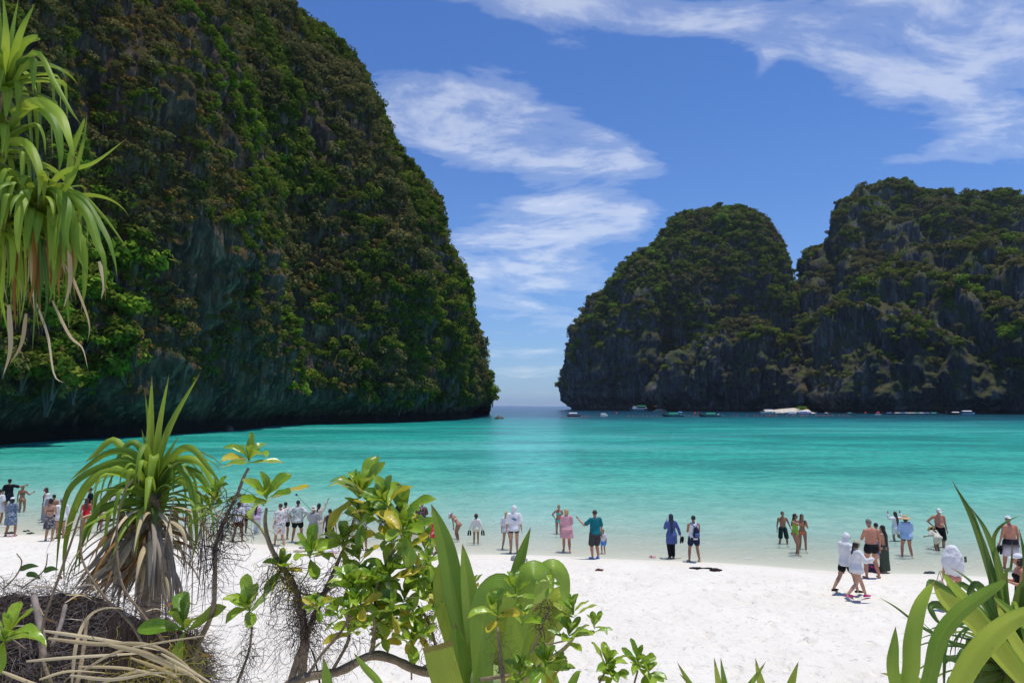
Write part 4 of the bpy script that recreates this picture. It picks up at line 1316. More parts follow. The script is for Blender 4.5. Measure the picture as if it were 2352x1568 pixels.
def build_right_clump():
    D = 1.75
    root = empty('lily_plant', (0, 0, 0))
    tag(root, 'big clump of broad yellow green strap leaves in the lower right corner', 'lily')
    stem('stalk', [at(2260, 1700, 1.8), at(2270, 1800, 1.85), at(2280, 2000, 1.9)], 0.03, 0.05, M_STEM, root)
    Y, G = ML_CRINY, ML_CRIN
    hand_leaf(root, [(2120, 1760), (2085, 1610), (2092, 1530), (2094, 1470), (2108, 1400), (2130, 1355), (2147, 1333)], 36, D, G, tw=.6, fold=.2)
    hand_leaf(root, [(2070, 1760), (2060, 1600), (2050, 1530), (2054, 1480), (2057, 1438)], 25, D, G, tw=.3, fold=.2)
    hand_leaf(root, [(2090, 1800), (2118, 1620), (2140, 1540), (2158, 1468), (2200, 1410), (2265, 1362), (2300, 1340), (2312, 1322)], 33, D, G, dd=-.1, tw=-.5, fold=.25)
    hand_leaf(root, [(2140, 1860), (2180, 1640), (2215, 1545), (2262, 1478), (2320, 1428), (2385, 1398), (2450, 1380)], 44, D, Y, dd=-.25, tw=-.25, fold=.2)
    hand_leaf(root, [(2420, 1640), (2350, 1560), (2290, 1490), (2240, 1425), (2190, 1390), (2162, 1365), (2144, 1340)], 44, D, Y, dd=.1, tw=.3, fold=.3)
    hand_leaf(root, [(2400, 1600), (2330, 1510), (2270, 1440), (2215, 1375), (2180, 1335), (2160, 1308)], 24, D, G, dd=.1, tw=.4, fold=.4)
    hand_leaf(root, [(2440, 1620), (2380, 1540), (2330, 1470), (2305, 1420), (2290, 1385)], 24, D, Y, dd=.05, tw=.4)
    hand_leaf(root, [(2480, 1560), (2400, 1480), (2340, 1420), (2300, 1385), (2282, 1370)], 18, D, G, dd=-.05, tw=.3, fold=.5)
    hand_leaf(root, [(2200, 1700), (2160, 1600), (2100, 1560), (2060, 1552), (2022, 1545)], 16, D, Y, dd=.2, tw=.5)
    # dark saw-edged pandanus behind
    D2 = 2.6
    rt2 = empty('pandanus_plant', (0, 0, 0))
    tag(rt2, 'dark green pandanus with tall pointed leaves behind the yellow green clump at lower right', 'pandanus')
    stem('trunk', [at(2325, 1480, D2), at(2330, 1600, D2), at(2335, 1800, D2 + .1)], 0.05, 0.06, M_STEM, rt2)
    rr = random.Random(5)
    hl = [([(2320, 1500), (2288, 1360), (2262, 1270), (2228, 1180), (2185, 1100)], 24), ([(2325, 1500), (2305, 1380), (2290, 1290), (2262, 1215), (2228, 1162)], 22),
          ([(2310, 1500), (2280, 1380), (2268, 1290), (2240, 1190), (2205, 1130)], 8), ([(2325, 1500), (2305, 1350), (2282, 1260), (2288, 1220), (2315, 1195), (2345, 1183)], 12),
          ([(2330, 1500), (2310, 1330), (2322, 1300), (2325, 1240)], 10), ([(2335, 1500), (2350, 1380), (2355, 1300), (2340, 1210)], 22), ([(2335, 1500), (2365, 1400), (2372, 1330)], 26),
          ([(2320, 1500), (2280, 1400), (2250, 1345), (2230, 1350), (2214, 1390)], 24), ([(2320, 1500), (2270, 1400), (2215, 1345), (2200, 1352), (2190, 1400)], 20), ([(2315, 1500), (2240, 1400), (2150, 1340), (2132, 1345), (2124, 1375)], 20),
          ([(2315, 1510), (2240, 1440), (2170, 1395), (2140, 1392), (2150, 1420), (2180, 1450)], 26), ([(2310, 1520), (2200, 1480), (2120, 1440), (2060, 1395), (2018, 1370)], 10), ([(2310, 1520), (2220, 1490), (2150, 1455), (2110, 1420)], 5),
          ([(2330, 1500), (2340, 1380), (2362, 1340), (2380, 1360), (2385, 1420)], 30), ([(2310, 1530), (2240, 1530), (2180, 1510), (2130, 1500)], 20), ([(2310, 1540), (2220, 1570), (2150, 1600)], 24), ([(2300, 1520), (2260, 1500), (2230, 1530), (2210, 1600)], 22),
          ([(2320, 1500), (2270, 1420), (2190, 1440), (2170, 1500), (2165, 1560)], 14)]
    for L, w in hl:
        pts = [at(x, y, D2 - 0.25 * math.sin(i / (len(L) - 1) * 2.0)) for i, (x, y) in enumerate(L)]
        strap('leaf', pts, w * .68 * W(D2), ML_PAND2, rt2, fold=0.5, twist=rr.uniform(-.6, .6), n=18)
    c = at(2325, 1500, D2)
    for i in range(90):
        az = i * 137.5 + rr.uniform(-14, 14)
        f = i / 90
        P = arch(c + Vector((0, 0, -.1 * f)), az, 76 - 80 * f + rr.uniform(-8, 8), rr.uniform(.32, .52), rr.uniform(40, 100), rr.choice([None, None, .5, .6]), 60)
        strap('leaf', P, rr.uniform(12, 20) * W(D2), ML_PAND2 if rr.random() < .7 else ML_PAND, rt2, fold=0.5, side=(-math.sin(R(az)), math.cos(R(az)), 0), twist=rr.uniform(-.3, .3), n=19)
    # pointed leaf tips along the bottom edge
    rt3 = empty('lily_plant', (0, 0, 0))
    tag(rt3, 'young lily with several narrow pointed leaf tips at the bottom edge', 'lily')
    Dt = 2.1
    for (tx, ty, bx, w) in [(1555, 1519, 1610, 12), (1560, 1545, 1625, 10), (1640, 1508, 1660, 13), (1655, 1509, 1672, 12), (1735, 1510, 1752, 15), (1759, 1518, 1700, 11), (1834, 1518, 1800, 16), (1728, 1555, 1700, 8)]:
        b = at(bx + (1690 - bx) * 0.6, 1760, Dt)
        strap('leaf', [b, at(bx, 1620, Dt), at(tx, ty, Dt)], w * 1.5 * W(Dt), rr.choice([G, Y, G]), rt3, prof=prof_lily, fold=.4, twist=rr.uniform(-.4, .4), n=12)


build_right_clump()


# ------------------------------------------------------------------ naupaka shrubs
def paddle_data(k, mat):
    """obovate leaf of unit length along +X, cupped; 4 shapes"""
    r = random.Random(k * 5 + 1)
    n, nw = 10, 5
    V, UV = [], []
    bend = (0.25, 0.55, 0.05, 0.8)[k % 4]
    wd = (0.36, 0.41, 0.34, 0.38)[k % 4]
    x = z = 0
    P = []
    e = 0.25
    for i in range(n):
        P.append((x, z))
        e -= bend * 1.6 / n
        x += math.cos(e) / (n - 1)
        z += math.sin(e) / (n - 1)
    for i in range(n):
        t = i / (n - 1)
        w = wd * 0.5 * (0.10 + 0.9 * math.sin(min(1.0, t / 0.70) * math.pi / 2) ** 1.3) * (1 if t < 0.70 else math.sqrt(max(0.0, 1 - ((t - 0.70) / 0.305) ** 2)))
        for j in range(nw):
            q = -1 + 2 * j / (nw - 1)
            V.append((P[i][0], w * q + 0.01 * math.sin(t * 9 + k), P[i][1] + abs(q) ** 1.5 * w * (0.45 + 0.1 * k) + 0.02 * math.sin(t * 14 + q * 2 + k)))
            UV.append((j / (nw - 1), t * 0.96))
    F = [(i * nw + j, i * nw + j + 1, (i + 1) * nw + j + 1, (i + 1) * nw + j) for i in range(n - 1) for j in range(nw - 1)]
    return leaf_data('paddle_leaf', V, F, UV, mat)


PAD = [paddle_data(k, ML_NAU) for k in range(4)]
PADY = [paddle_data(k, ML_NAUY) for k in range(2)]
PADB = [paddle_data(k + 3, ML_BRN) for k in range(2)]


def rosette(root, x, y, rad, D, n=None, tilt=(0, 0), rr=rnd, yel=0.10):
    """whorl of paddle leaves at the end of a twig; rad in grid units"""
    c = at(x, y, D)
    L0 = rad * W(D) * 1.30
    n = (n or rr.randint(9, 12)) + 2
    tx = tilt[0] + rr.uniform(-.3, .3)
    axis = Vector((tx, -0.35 + rr.uniform(-.25, .2), 1)).normalized()
    q0 = Vector((0, 0, 1)).rotation_difference(axis)
    for i in range(n):
        f = i / n
        az = i * 2.3999 + rr.uniform(-.2, .2)
        el = R(78 - 72 * f ** 0.8 + rr.uniform(-9, 9))
        L = L0 * (0.55 + 0.5 * min(1, f * 1.8)) * rr.uniform(.85, 1.1)
        p = rr.random()
        droopy = f > 0.75 and p < 0.5
        if droopy:
            el -= R(rr.uniform(15, 50))
        me = PADY[rr.randrange(2)] if (f > 0.6 and rr.random() < yel * 2) else (PADB[rr.randrange(2)] if (droopy and rr.random() < .12) else PAD[rr.randrange(4)])
        o = bpy.data.objects.new('leaf' if me not in PADB else 'withered_leaf', me)
        COL.objects.link(o)
        o.parent = root
        Rz = Matrix.Rotation(az, 4, 'Z')
        Ry = Matrix.Rotation(-el, 4, 'Y')
        Rx = Matrix.Rotation(rr.uniform(-.5, .5), 4, 'X')
        M = Matrix.Translation(c + axis * (0.035 * (1 - f))) @ q0.to_matrix().to_4x4() @ Rz @ Ry @ Rx @ Matrix.Diagonal((L, L * rr.uniform(.85, 1.1), L, 1))
        o.matrix_local = M


def tangle(root, path, D, n, spread, length, mat, r=0.8, rr=rnd, name='root_threads', label=None, down=1.0):
    """fine threads hanging and looping round a stem path"""
    sp = []
    P = catmull([at(x, y, D) for x, y in path], 60)
    for i in range(n):
        p = P[rr.randrange(60)] + Vector((rr.gauss(0, spread), rr.gauss(0, spread), rr.gauss(0, spread))) * W(D)
        pts = [p]
        d = Vector((rr.gauss(0, 1), rr.gauss(0, 1), rr.gauss(-.6 * down, .8))).normalized()
        m = rr.randint(4, 8)
        for k in range(m):
            d = (d + Vector((rr.gauss(0, .7), rr.gauss(0, .7), rr.gauss(-.25 * down, .6)))).normalized()
            pts.append(pts[-1] + d * (length * W(D) / m * rr.uniform(.6, 1.4)))
        sp.append((pts, rr.uniform(.35, 1.0) * r * W(D)))
    return threads(name, sp, mat, root, label=label)


def stem2(root, path, r0, r1, D, mat=None, name='stem', dd=None):
    pts = [at(p[0], p[1], p[2] if len(p) > 2 else D) for p in path]
    return stem(name, pts, r0 * .50 * W(D), r1 * .65 * W(D), mat or M_STEM, root)


def build_naupaka():
    rr = random.Random(19)
    # --- slim shrub beside the pandanus
    D = 2.9
    r1 = empty('naupaka_shrub', (0, 0, 0))
    tag(r1, 'slim beach shrub with few leaf rosettes and a root-hung stem right beside the pandanus', 'shrub')
    stem2(r1, [(440, 1700), (440, 1568), (456, 1480), (488, 1405), (494, 1330), (496, 1250), (520, 1185), (545, 1135), (560, 1095), (571, 1075)], 13, 5, D)
    stem2(r1, [(470, 1568), (445, 1500), (428, 1470), (420, 1458)], 7, 4, D)
    stem2(r1, [(545, 1135), (580, 1140), (607, 1160)], 4, 3, D, M_STEMY)
    stem2(r1, [(520, 1180), (560, 1185), (592, 1205), (612, 1235)], 4, 4, D, M_STEMY)
    for (x, y, rad, n) in [(571, 1066, 62, 8), (505, 1162, 44, 8), (487, 1180, 40, 6), (428, 1452, 72, 7), (500, 1140, 32, 6)]:
        rosette(r1, x, y, rad, D, n, rr=rr, yel=.05)
    tangle(r1, [(545, 1135), (522, 1180), (505, 1230), (497, 1290)], D, 170, 9, 95, M_TWIG, 1.0, rr)
    tangle(r1, [(500, 1210), (495, 1300), (494, 1360)], D, 60, 6, 120, M_TWIGG, .7, rr)
    tangle(r1, [(430, 1470), (440, 1560), (445, 1600)], D, 120, 16, 70, M_VINE, .8, rr, 'vine_threads')
    tangle(r1, [(440, 1500), (470, 1560)], D, 60, 22, 120, M_TWIGG, .5, rr)
    # --- shrub with the two dark trunks
    D = 2.5
    r2 = empty('naupaka_shrub', (0, 0, 0))
    tag(r2, 'beach shrub with two dark trunks wrapped in hanging roots and yellow vine', 'shrub')
    stem2(r2, [(690, 1720), (692, 1568), (700, 1470), (690, 1390), (668, 1330), (640, 1290), (618, 1245), (609, 1200), (612, 1166)], 22, 5, D)
    stem2(r2, [(650, 1720), (668, 1568), (700, 1470), (728, 1400), (752, 1345), (772, 1300), (786, 1266)], 20, 5, D)
    stem2(r2, [(745, 1360), (700, 1365), (660, 1345), (640, 1318)], 4, 3, D, M_STEMY)
    stem2(r2, [(786, 1266), (805, 1215), (826, 1150)], 6, 4, D, M_STEMY)
    stem2(r2, [(786, 1275), (820, 1300), (855, 1312), (870, 1325)], 7, 4, D, M_STEMY)
    stem2(r2, [(700, 1380), (735, 1365), (772, 1345)], 4, 3, D, M_STEMY)
    stem2(r2, [(690, 1340), (705, 1318), (712, 1294)], 3, 3, D, M_STEMY)
    for (x, y, rad, n) in [(612, 1156, 68, 8), (829, 1146, 74, 13), (827, 1205, 52, 10), (712, 1286, 50, 9), (786, 1258, 52, 9), (646, 1312, 40, 7), (829, 1296, 40, 8)]:
        rosette(r2, x, y, rad, D, n, rr=rr, yel=.14)
    tangle(r2, [(640, 1300), (665, 1340), (690, 1400), (700, 1500)], D, 260, 16, 90, M_TWIG, .9, rr)
    tangle(r2, [(786, 1280), (760, 1340), (720, 1400), (690, 1440)], D, 200, 12, 90, M_TWIG, .9, rr)
    tangle(r2, [(630, 1280), (660, 1330), (690, 1390)], D, 130, 10, 60, M_VINE, .9, rr, 'vine_threads')
    tangle(r2, [(829, 1160), (815, 1220), (786, 1270)], D, 110, 10, 50, M_VINE, .7, rr, 'vine_threads')
    tangle(r2, [(620, 1330), (660, 1420), (690, 1500)], D, 90, 30, 150, M_TWIGG, .45, rr)
    # --- dense shrub in front of the bay centre
    D = 2.2
    r3 = empty('naupaka_shrub', (0, 0, 0))
    tag(r3, 'dense glossy beach shrub with many leaf rosettes on thick crooked branches', 'shrub')
    stem2(r3, [(560, 1700), (640, 1590), (700, 1555), (780, 1540), (850, 1505), (900, 1512), (960, 1538), (1040, 1552), (1110, 1570)], 20, 15, D)
    stem2(r3, [(850, 1508), (858, 1470), (860, 1430)], 12, 6, D)
    stem2(r3, [(760, 1545), (800, 1470), (800, 1420), (850, 1400), (900, 1372)], 8, 4, D)
    stem2(r3, [(860, 1440), (862, 1380), (872, 1325), (895, 1280), (925, 1238)], 8, 5, D)
    stem2(r3, [(895, 1282), (930, 1276), (972, 1278)], 5, 3, D, M_STEMY)
    stem2(r3, [(895, 1285), (935, 1300), (972, 1300), (980, 1282)], 5, 3, D, M_STEMY)
    stem2(r3, [(925, 1236), (905, 1200), (895, 1172)], 5, 3, D, M_STEMY)
    stem2(r3, [(700, 1560), (740, 1500), (790, 1440), (805, 1380)], 7, 4, D)
    stem2(r3, [(1020, 1560), (1000, 1480), (985, 1430), (960, 1390)], 8, 4, D)
    stem2(r3, [(960, 1538), (1010, 1515), (1080, 1520), (1150, 1530)], 6, 5, D)
    stem2(r3, [(945, 1560), (945, 1520), (943, 1490)], 4, 3, D)
    stem2(r3, [(735, 1570), (725, 1520), (715, 1490)], 4, 3, D, M_TWIG)
    ros = [(893, 1166, 56), (927, 1197, 60), (923, 1228, 58), (975, 1276, 50), (890, 1338, 58), (810, 1372, 52), (862, 1378, 48), (925, 1388, 60), (1000, 1374, 54), (868, 1432, 56), (945, 1484, 50), (812, 1455, 46), (795, 1352, 38), (835, 1400, 46),
           (960, 1340, 36), (1010, 1430, 44), (905, 1455, 40), (850, 1350, 36), (1085, 1362, 34), (960, 1230, 34), (985, 1300, 30), (730, 1400, 28),
           (870, 1208, 38), (850, 1180, 34), (905, 1250, 36), (945, 1262, 34), (840, 1330, 34), (885, 1375, 36), (950, 1420, 36), (835, 1440, 34), (900, 1410, 38), (975, 1330, 32), (780, 1420, 32), (1020, 1395, 34), (965, 1455, 34), (880, 1475, 32)]
    for (x, y, rad) in ros:
        rosette(r3, x, y, rad, D + rr.uniform(-.15, .2), None, rr=rr, yel=.12)
    tangle(r3, [(975, 1385), (985, 1440), (1000, 1500)], D, 90, 10, 60, M_TWIG, .9, rr)
    tangle(r3, [(860, 1430), (800, 1470), (720, 1540)], D, 90, 18, 80, M_TWIG, .7, rr)
    # --- shrub growing through and right of the lily
    D = 1.8
    r4 = empty('naupaka_shrub', (0, 0, 0))
    tag(r4, 'beach shrub growing up through the lily, its twigs reaching right over the sand', 'shrub')
    stem2(r4, [(1160, 1750), (1158, 1600), (1150, 1520), (1142, 1440)], 15, 4, D - .22)
    stem2(r4, [(1120, 1700), (1180, 1590), (1240, 1530), (1300, 1485), (1330, 1440)], 13, 6, D, M_STEMY)
    stem2(r4, [(1100, 1560), (1200, 1545), (1290, 1520)], 8, 6, D)
    stem2(r4, [(1320, 1458), (1345, 1458), (1362, 1456)], 3, 2, D)
    stem2(r4, [(1225, 1480), (1262, 1478), (1300, 1470)], 4, 3, D)
    stem2(r4, [(1260, 1400), (1240, 1450), (1220, 1500)], 4, 4, D)
    for (x, y, rad, n) in [(1321, 1422, 40, 8), (1364, 1455, 30, 7), (1304, 1478, 46, 9), (1186, 1376, 42, 8), (1148, 1428, 54, 6), (1270, 1352, 24, 6), (1200, 1440, 38, 5), (1250, 1545, 44, 9), (1190, 1562, 40, 9), (1290, 1545, 30, 7)]:
        rosette(r4, x, y, rad, D - .18, n, rr=rr, yel=.10)
    tangle(r4, [(1262, 1380), (1250, 1410), (1238, 1440)], D - .15, 60, 6, 40, M_TWIG, 1.0, rr)
    tangle(r4, [(1150, 1440), (1155, 1540)], D - .25, 50, 8, 50, M_TWIG, .5, rr)
    # --- small sprigs
    for (lab, x, y, rad, D, path) in [
            ('lone leaf rosette on a drooping dark stem over bare sand, left of the dense shrub', 575, 1408, 56, 2.6, [(520, 1640), (548, 1560), (570, 1500), (578, 1450), (576, 1412)]),
            ('small leaf rosette at the bottom edge right of the lily', 1391, 1538, 40, 2.3, [(1340, 1640), (1370, 1580), (1391, 1540)]),
            ('second small leaf rosette at the bottom edge, nearer the pointed leaf tips', 1465, 1535, 40, 2.3, [(1450, 1640), (1455, 1580), (1465, 1538)]),
            ('cluster of big paddle leaves at the left edge over the brush heap', 8, 1478, 72, 2.4, [(-60, 1640), (-20, 1560), (6, 1482)])]:
        rt = empty('naupaka_shrub', (0, 0, 0))
        tag(rt, lab, 'shrub')
        stem2(rt, path, 7, 3, D)
        rosette(rt, x, y, rad, D, 10, rr=rr, yel=.03)
        if x == 575:
            tangle(rt, [(575, 1430), (572, 1500), (550, 1560)], D, 90, 8, 70, M_TWIG, .8, rr)
        if x in (1391, 1465):
            rosette(rt, x + 18, y + 22, rad * .8, D, 8, rr=rr, yel=.03)


build_naupaka()


# ------------------------------------------------------------------ heap of roots and dead leaves
def build_heap():
    rr = random.Random(8)
    D = 3.6
    root = empty('brush_heap', (0, 0, 0))
    tag(root, 'matted heap of grey roots, twigs and straw coloured dead leaves in the lower left corner', 'brush heap')
    top = [(-260, 1345), (-100, 1348), (0, 1346), (60, 1340), (120, 1338), (180, 1350), (240, 1368), (300, 1395), (360, 1412), (410, 1430), (440, 1470), (452, 1520), (455, 1600)]
    T = resample([(a, b) for a, b in top], 60)

    def surf(u, v):
        """u along the heap, v 0 back top .. 1 front"""
        i = min(58, int(u * 59)); f = u * 59 - i
        x = T[i][0] * (1 - f) + T[i + 1][0] * f
        y = T[i][1] * (1 - f) + T[i + 1][1] * f
        d = D + 0.25 - 0.9 * v
        p = at(x, y, D + .1)
        p.y += 0.15 - 0.95 * v
        p.z -= 0.30 * v + 0.55 * v * v
        p.x *= (1 - 0.18 * v)
        return p
    # dark brown core of the mound under the mat
    nu, nv = 60, 24
    G = np.zeros((nu, nv, 3))
    for i in range(nu):
        for j in range(nv):
            p = surf(i / (nu - 1), j / (nv - 1))
            n = pnoise(np.array(tuple(p)) * 5.0) * 0.05
            G[i, j] = (p.x, p.y, p.z - 0.10 + n)
    core = grid_mesh('mound_core', G, plain('mound_core_dark', (0.035, 0.026, 0.02), 1.0, 0.0, 0.4, 9, 0.8))
    core.parent = root
    sp, sp2 = [], []
    for i in range(8500):
        u, v = rr.random(), rr.random() ** 1.1
        p = surf(u, v) + Vector((0, 0, rr.uniform(-.11, .025)))
        a = rr.gauss(-0.35, 0.75)
        d = Vector((math.cos(a), rr.gauss(0, .5), math.sin(a) * 0.75)).normalized()
        L = rr.uniform(.05, .19)
        pts = [p]
        for k in range(4):
            d = (d + Vector((rr.gauss(0, .3), rr.gauss(0, .3), rr.gauss(-.05, .3)))).normalized()
            pts.append(pts[-1] + d * L / 4)
        (sp if rr.random() < .7 else sp2).append((pts, rr.uniform(.0007, .0020)))
    threads('matted_twigs', sp, M_TWIGG, root)
    threads('matted_twigs', sp2, M_TWIG, root)
    # hanging root curtain on the right flank
    sp = []
    for i in range(420):
        x = rr.uniform(250, 455); y0 = 1415 + (x - 300) * .16 + rr.uniform(0, 40)
        d = D - rr.uniform(.1, .5)
        pts = [at(x, y0, d)]
        for k in range(5):
            q = pts[-1]
            pts.append(q + Vector((rr.gauss(0, .008), rr.gauss(0, .008), -rr.uniform(.02, .07))))
        sp.append((pts, rr.uniform(.0008, .0024)))
    threads('hanging_roots', sp, M_TWIG, root)
    tangle(root, [(120, 1600), (260, 1570), (380, 1540), (440, 1520)], D - .9, 160, 26, 90, M_VINE, .55, rr, 'vine_threads')
    # pale prop roots
    for (a, b, w, m) in [((78, 1370), (100, 1510), 13, M_TWIGG), ((150, 1390), (120, 1480), 9, M_TWIGG), ((385, 1420), (440, 1560), 8, M_TWIG), ((400, 1440), (380, 1600), 10, M_STEM), ((200, 1420), (170, 1600), 8, M_STEM)]:
        stem('prop_root', [at(a[0], a[1], D - .25), at((a[0] + b[0]) / 2 + 4, (a[1] + b[1]) / 2, D - .4), at(b[0], b[1], D - .5)], w * .5 * W(D), w * .5 * W(D), m, root)
    # straw leaves lying across: each its own part
    L = [([(100, 1448), (200, 1462), (300, 1478), (400, 1500)], 13), ([(110, 1465), (220, 1478), (340, 1480), (420, 1520), (460, 1568)], 14), ([(60, 1518), (170, 1508), (300, 1500), (350, 1498)], 11), ([(165, 1568), (175, 1480), (200, 1420), (240, 1396), (310, 1400)], 12),
         ([(180, 1545), (260, 1500), (340, 1480), (450, 1462), (480, 1460)], 9), ([(160, 1550), (260, 1560), (360, 1545), (460, 1552)], 12), ([(180, 1530), (300, 1535), (420, 1565)], 10), ([(230, 1570), (300, 1545), (380, 1532), (470, 1500)], 9),
         ([(320, 1500), (400, 1530), (450, 1555), (500, 1600)], 15), ([(300, 1510), (380, 1540), (410, 1560), (430, 1600)], 12), ([(150, 1600), (250, 1575), (350, 1572), (420, 1590)], 13), ([(90, 1560), (160, 1540), (260, 1545)], 10), ([(370, 1500), (440, 1540), (520, 1590)], 10),
         ([(0, 1540), (80, 1570), (160, 1590)], 12), ([(250, 1480), (330, 1500), (395, 1528), (405, 1550)], 18)]
    for P, w in L:
        dd = rr.uniform(-1.15, -.75)
        strap('dry_leaf', [at(x, y, D + dd + rr.uniform(-.05, .05)) for x, y in P], w * .62 * W(D + dd), ML_DEAD, root, fold=.5, twist=rr.uniform(-1, 1), n=16, nw=5)
    for i in range(90):
        u, v = rr.random(), rr.random()
        p = surf(u, v) + Vector((0, 0, .02))
        a = rr.uniform(0, 6.28)
        q = Vector((math.cos(a), math.sin(a) * .6, rr.gauss(0, .12)))
        ln = rr.uniform(.08, .25)
        strap('dry_leaf', [p, p + q * ln * .5 + Vector((0, 0, .02)), p + q * ln], rr.uniform(.008, .02), rr.choice([ML_DEAD, ML_DEADG, ML_BRN]), root, fold=.4, side=(-q.y, q.x, 0.2), twist=rr.uniform(-1, 1), n=7, nw=3)
    # brown bare stems standing in front
    rb = empty('bare_shoots', (0, 0, 0))
    tag(rb, 'bare brown shoots rising from the brush heap in front of the pandanus', 'bare stems')
    Ds = 3.0
    for P, w in [([(130, 1600), (95, 1500), (100, 1430), (130, 1340), (165, 1240), (185, 1178)], 10), ([(340, 1500), (300, 1430), (240, 1370), (195, 1300), (185, 1250), (188, 1180)], 9), ([(380, 1475), (320, 1400), (280, 1340), (268, 1250), (272, 1180), (285, 1130), (305, 1100)], 9),
                 ([(410, 1430), (378, 1370), (372, 1290), (388, 1200), (400, 1140)], 7), ([(10, 1350), (38, 1320), (50, 1290), (38, 1270)], 5), ([(50, 1350), (100, 1310), (110, 1270)], 5), ([(-10, 1440), (30, 1468), (60, 1490)], 5)]:
        stem('shoot', [at(x, y, Ds) for x, y in P], w * .36 * W(Ds), w * .22 * W(Ds), M_STEM, rb)
    for (x0, y0, x1, y1) in [(45, 1308, 90, 1300), (100, 1312, 135, 1308), (60, 1318, 95, 1330)]:
        strap('leaf', [at(x0, y0, Ds), at((x0 + x1) / 2, (y0 + y1) / 2 - 5, Ds), at(x1, y1, Ds)], 12 * W(Ds), ML_PAND2, rb, n=8, nw=3)


build_heap()
# ------------------------------------------------------------------ people
def skin_mat(name, c):
    return plain('skin_' + name, c, 0.55, 0.3, 0.10, 6.0)


SKIN = {'fair': skin_mat('fair', (0.50, 0.28, 0.19)), 'pink': skin_mat('pink', (0.48, 0.21, 0.135)), 'tan': skin_mat('tan', (0.33, 0.165, 0.095)),
        'brown': skin_mat('brown', (0.19, 0.095, 0.055)), 'light': skin_mat('light', (0.43, 0.24, 0.15))}
HAIRM = {'black': plain('hair_black', (0.012, 0.010, 0.010), 0.5, 0.4), 'brown': plain('hair_brown', (0.06, 0.03, 0.018), 0.5, 0.4), 'blond': plain('hair_blond', (0.50, 0.36, 0.16), 0.5, 0.3, 0.3, 20),
         'grey': plain('hair_grey', (0.16, 0.145, 0.13), 0.6), 'light': plain('hair_light_brown', (0.22, 0.13, 0.06), 0.5)}


def cloth(name, c, rough=0.85, trans=0.0):
    return plain('cloth_' + name, c, rough, 0.1, 0.08, 5.0, 0.35, translucent=trans)


def print_mat(name, base, cols, scale=9.0, thr=0.5):
    """printed fabric: blotches of several colours on a ground"""
    if name in MATS:
        return MATS[name]
    m, t, out = new_mat(name)
    co = t.coord()
    c = base
    for i, col in enumerate(cols):
        n = t.noise(t.mapping(co, loc=(i * 7.3, i * 3.1, i * 5.7)), scale * (1 + 0.15 * i), 3, 0.6, 0.8)
        c = t.mixc(t.ramp(n, [(thr + 0.05, 0.0), (thr + 0.07, 1.0)], 'LINEAR'), c, col)
    b = pbsdf(t, c, 0.85, 0.1)
    t.l.new(b.outputs[0], out.inputs[0])
    MATS[name] = m
    return m


def stripe_mat(name, a, b_, freq=38.0):
    if name in MATS:
        return MATS[name]
    m, t, out = new_mat(name)
    sp = t.add('ShaderNodeSeparateXYZ')
    t.l.new(t.coord(), sp.inputs[0])
    f = t.math('GREATER_THAN', t.math('SINE', t.math('MULTIPLY', sp.outputs[2], freq * 6.283)), 0.1)
    t.l.new(pbsdf(t, t.mixc(f, a, b_), 0.85, 0.1).outputs[0], out.inputs[0])
    MATS[name] = m
    return m


def fade_mat(name, top, bot, z0, z1):
    if name in MATS:
        return MATS[name]
    m, t, out = new_mat(name)
    sp = t.add('ShaderNodeSeparateXYZ')
    t.l.new(t.coord(), sp.inputs[0])
    f = t.math('DIVIDE', t.math('SUBTRACT', sp.outputs[2], z0), z1 - z0, clamp=True)
    t.l.new(pbsdf(t, t.mixc(f, bot, top), 0.85, 0.1).outputs[0], out.inputs[0])
    MATS[name] = m
    return m


CL = {
    'white': cloth('white', (0.80, 0.80, 0.80), trans=0.15), 'black': cloth('black', (0.014, 0.014, 0.017)), 'navy': cloth('navy', (0.018, 0.025, 0.055)), 'brown': cloth('brown', (0.11, 0.045, 0.028)),
    'greyblue': cloth('greyblue', (0.22, 0.24, 0.33)), 'cream': cloth('cream', (0.72, 0.68, 0.55), trans=0.15), 'pink': cloth('pink', (0.80, 0.42, 0.46), trans=0.2), 'lilac': cloth('lilac', (0.66, 0.45, 0.62)),
    'teal': cloth('teal', (0.010, 0.14, 0.17)), 'blue': cloth('blue', (0.075, 0.11, 0.30)), 'ltblue': cloth('light_blue', (0.36, 0.50, 0.72)), 'charcoal': cloth('charcoal', (0.05, 0.05, 0.052)), 'grey': cloth('grey', (0.30, 0.28, 0.30)),
    'aqua': cloth('aqua', (0.03, 0.62, 0.55)), 'green': cloth('green', (0.26, 0.42, 0.05)), 'coral': cloth('coral', (0.85, 0.22, 0.12)), 'dkgreen': cloth('dark_green', (0.055, 0.075, 0.055)), 'brightblue': cloth('bright_blue', (0.07, 0.30, 0.75)),
    'red': cloth('red', (0.55, 0.02, 0.03)), 'orange': cloth('orange', (0.90, 0.17, 0.02)), 'straw': plain('straw', (0.55, 0.38, 0.18), 0.9, 0.1, 0.25, 40), 'khaki': cloth('khaki', (0.40, 0.34, 0.24)), 'rose': cloth('rose', (0.62, 0.22, 0.30)), 'slate': cloth('slate', (0.04, 0.05, 0.075)),
    'hotpink': cloth('hot_pink', (0.55, 0.03, 0.20)), 'vest': cloth('vest', (0.03, 0.035, 0.045)),
}
CL['hawaii'] = print_mat('print_hawaii', (0.72, 0.70, 0.66), [(0.25, 0.45, 0.62), (0.80, 0.26, 0.08), (0.10, 0.10, 0.12)], 10, 0.53)
CL['palms'] = print_mat('print_palms', (0.58, 0.62, 0.58), [(0.24, 0.30, 0.25), (0.34, 0.38, 0.34)], 11, 0.52)
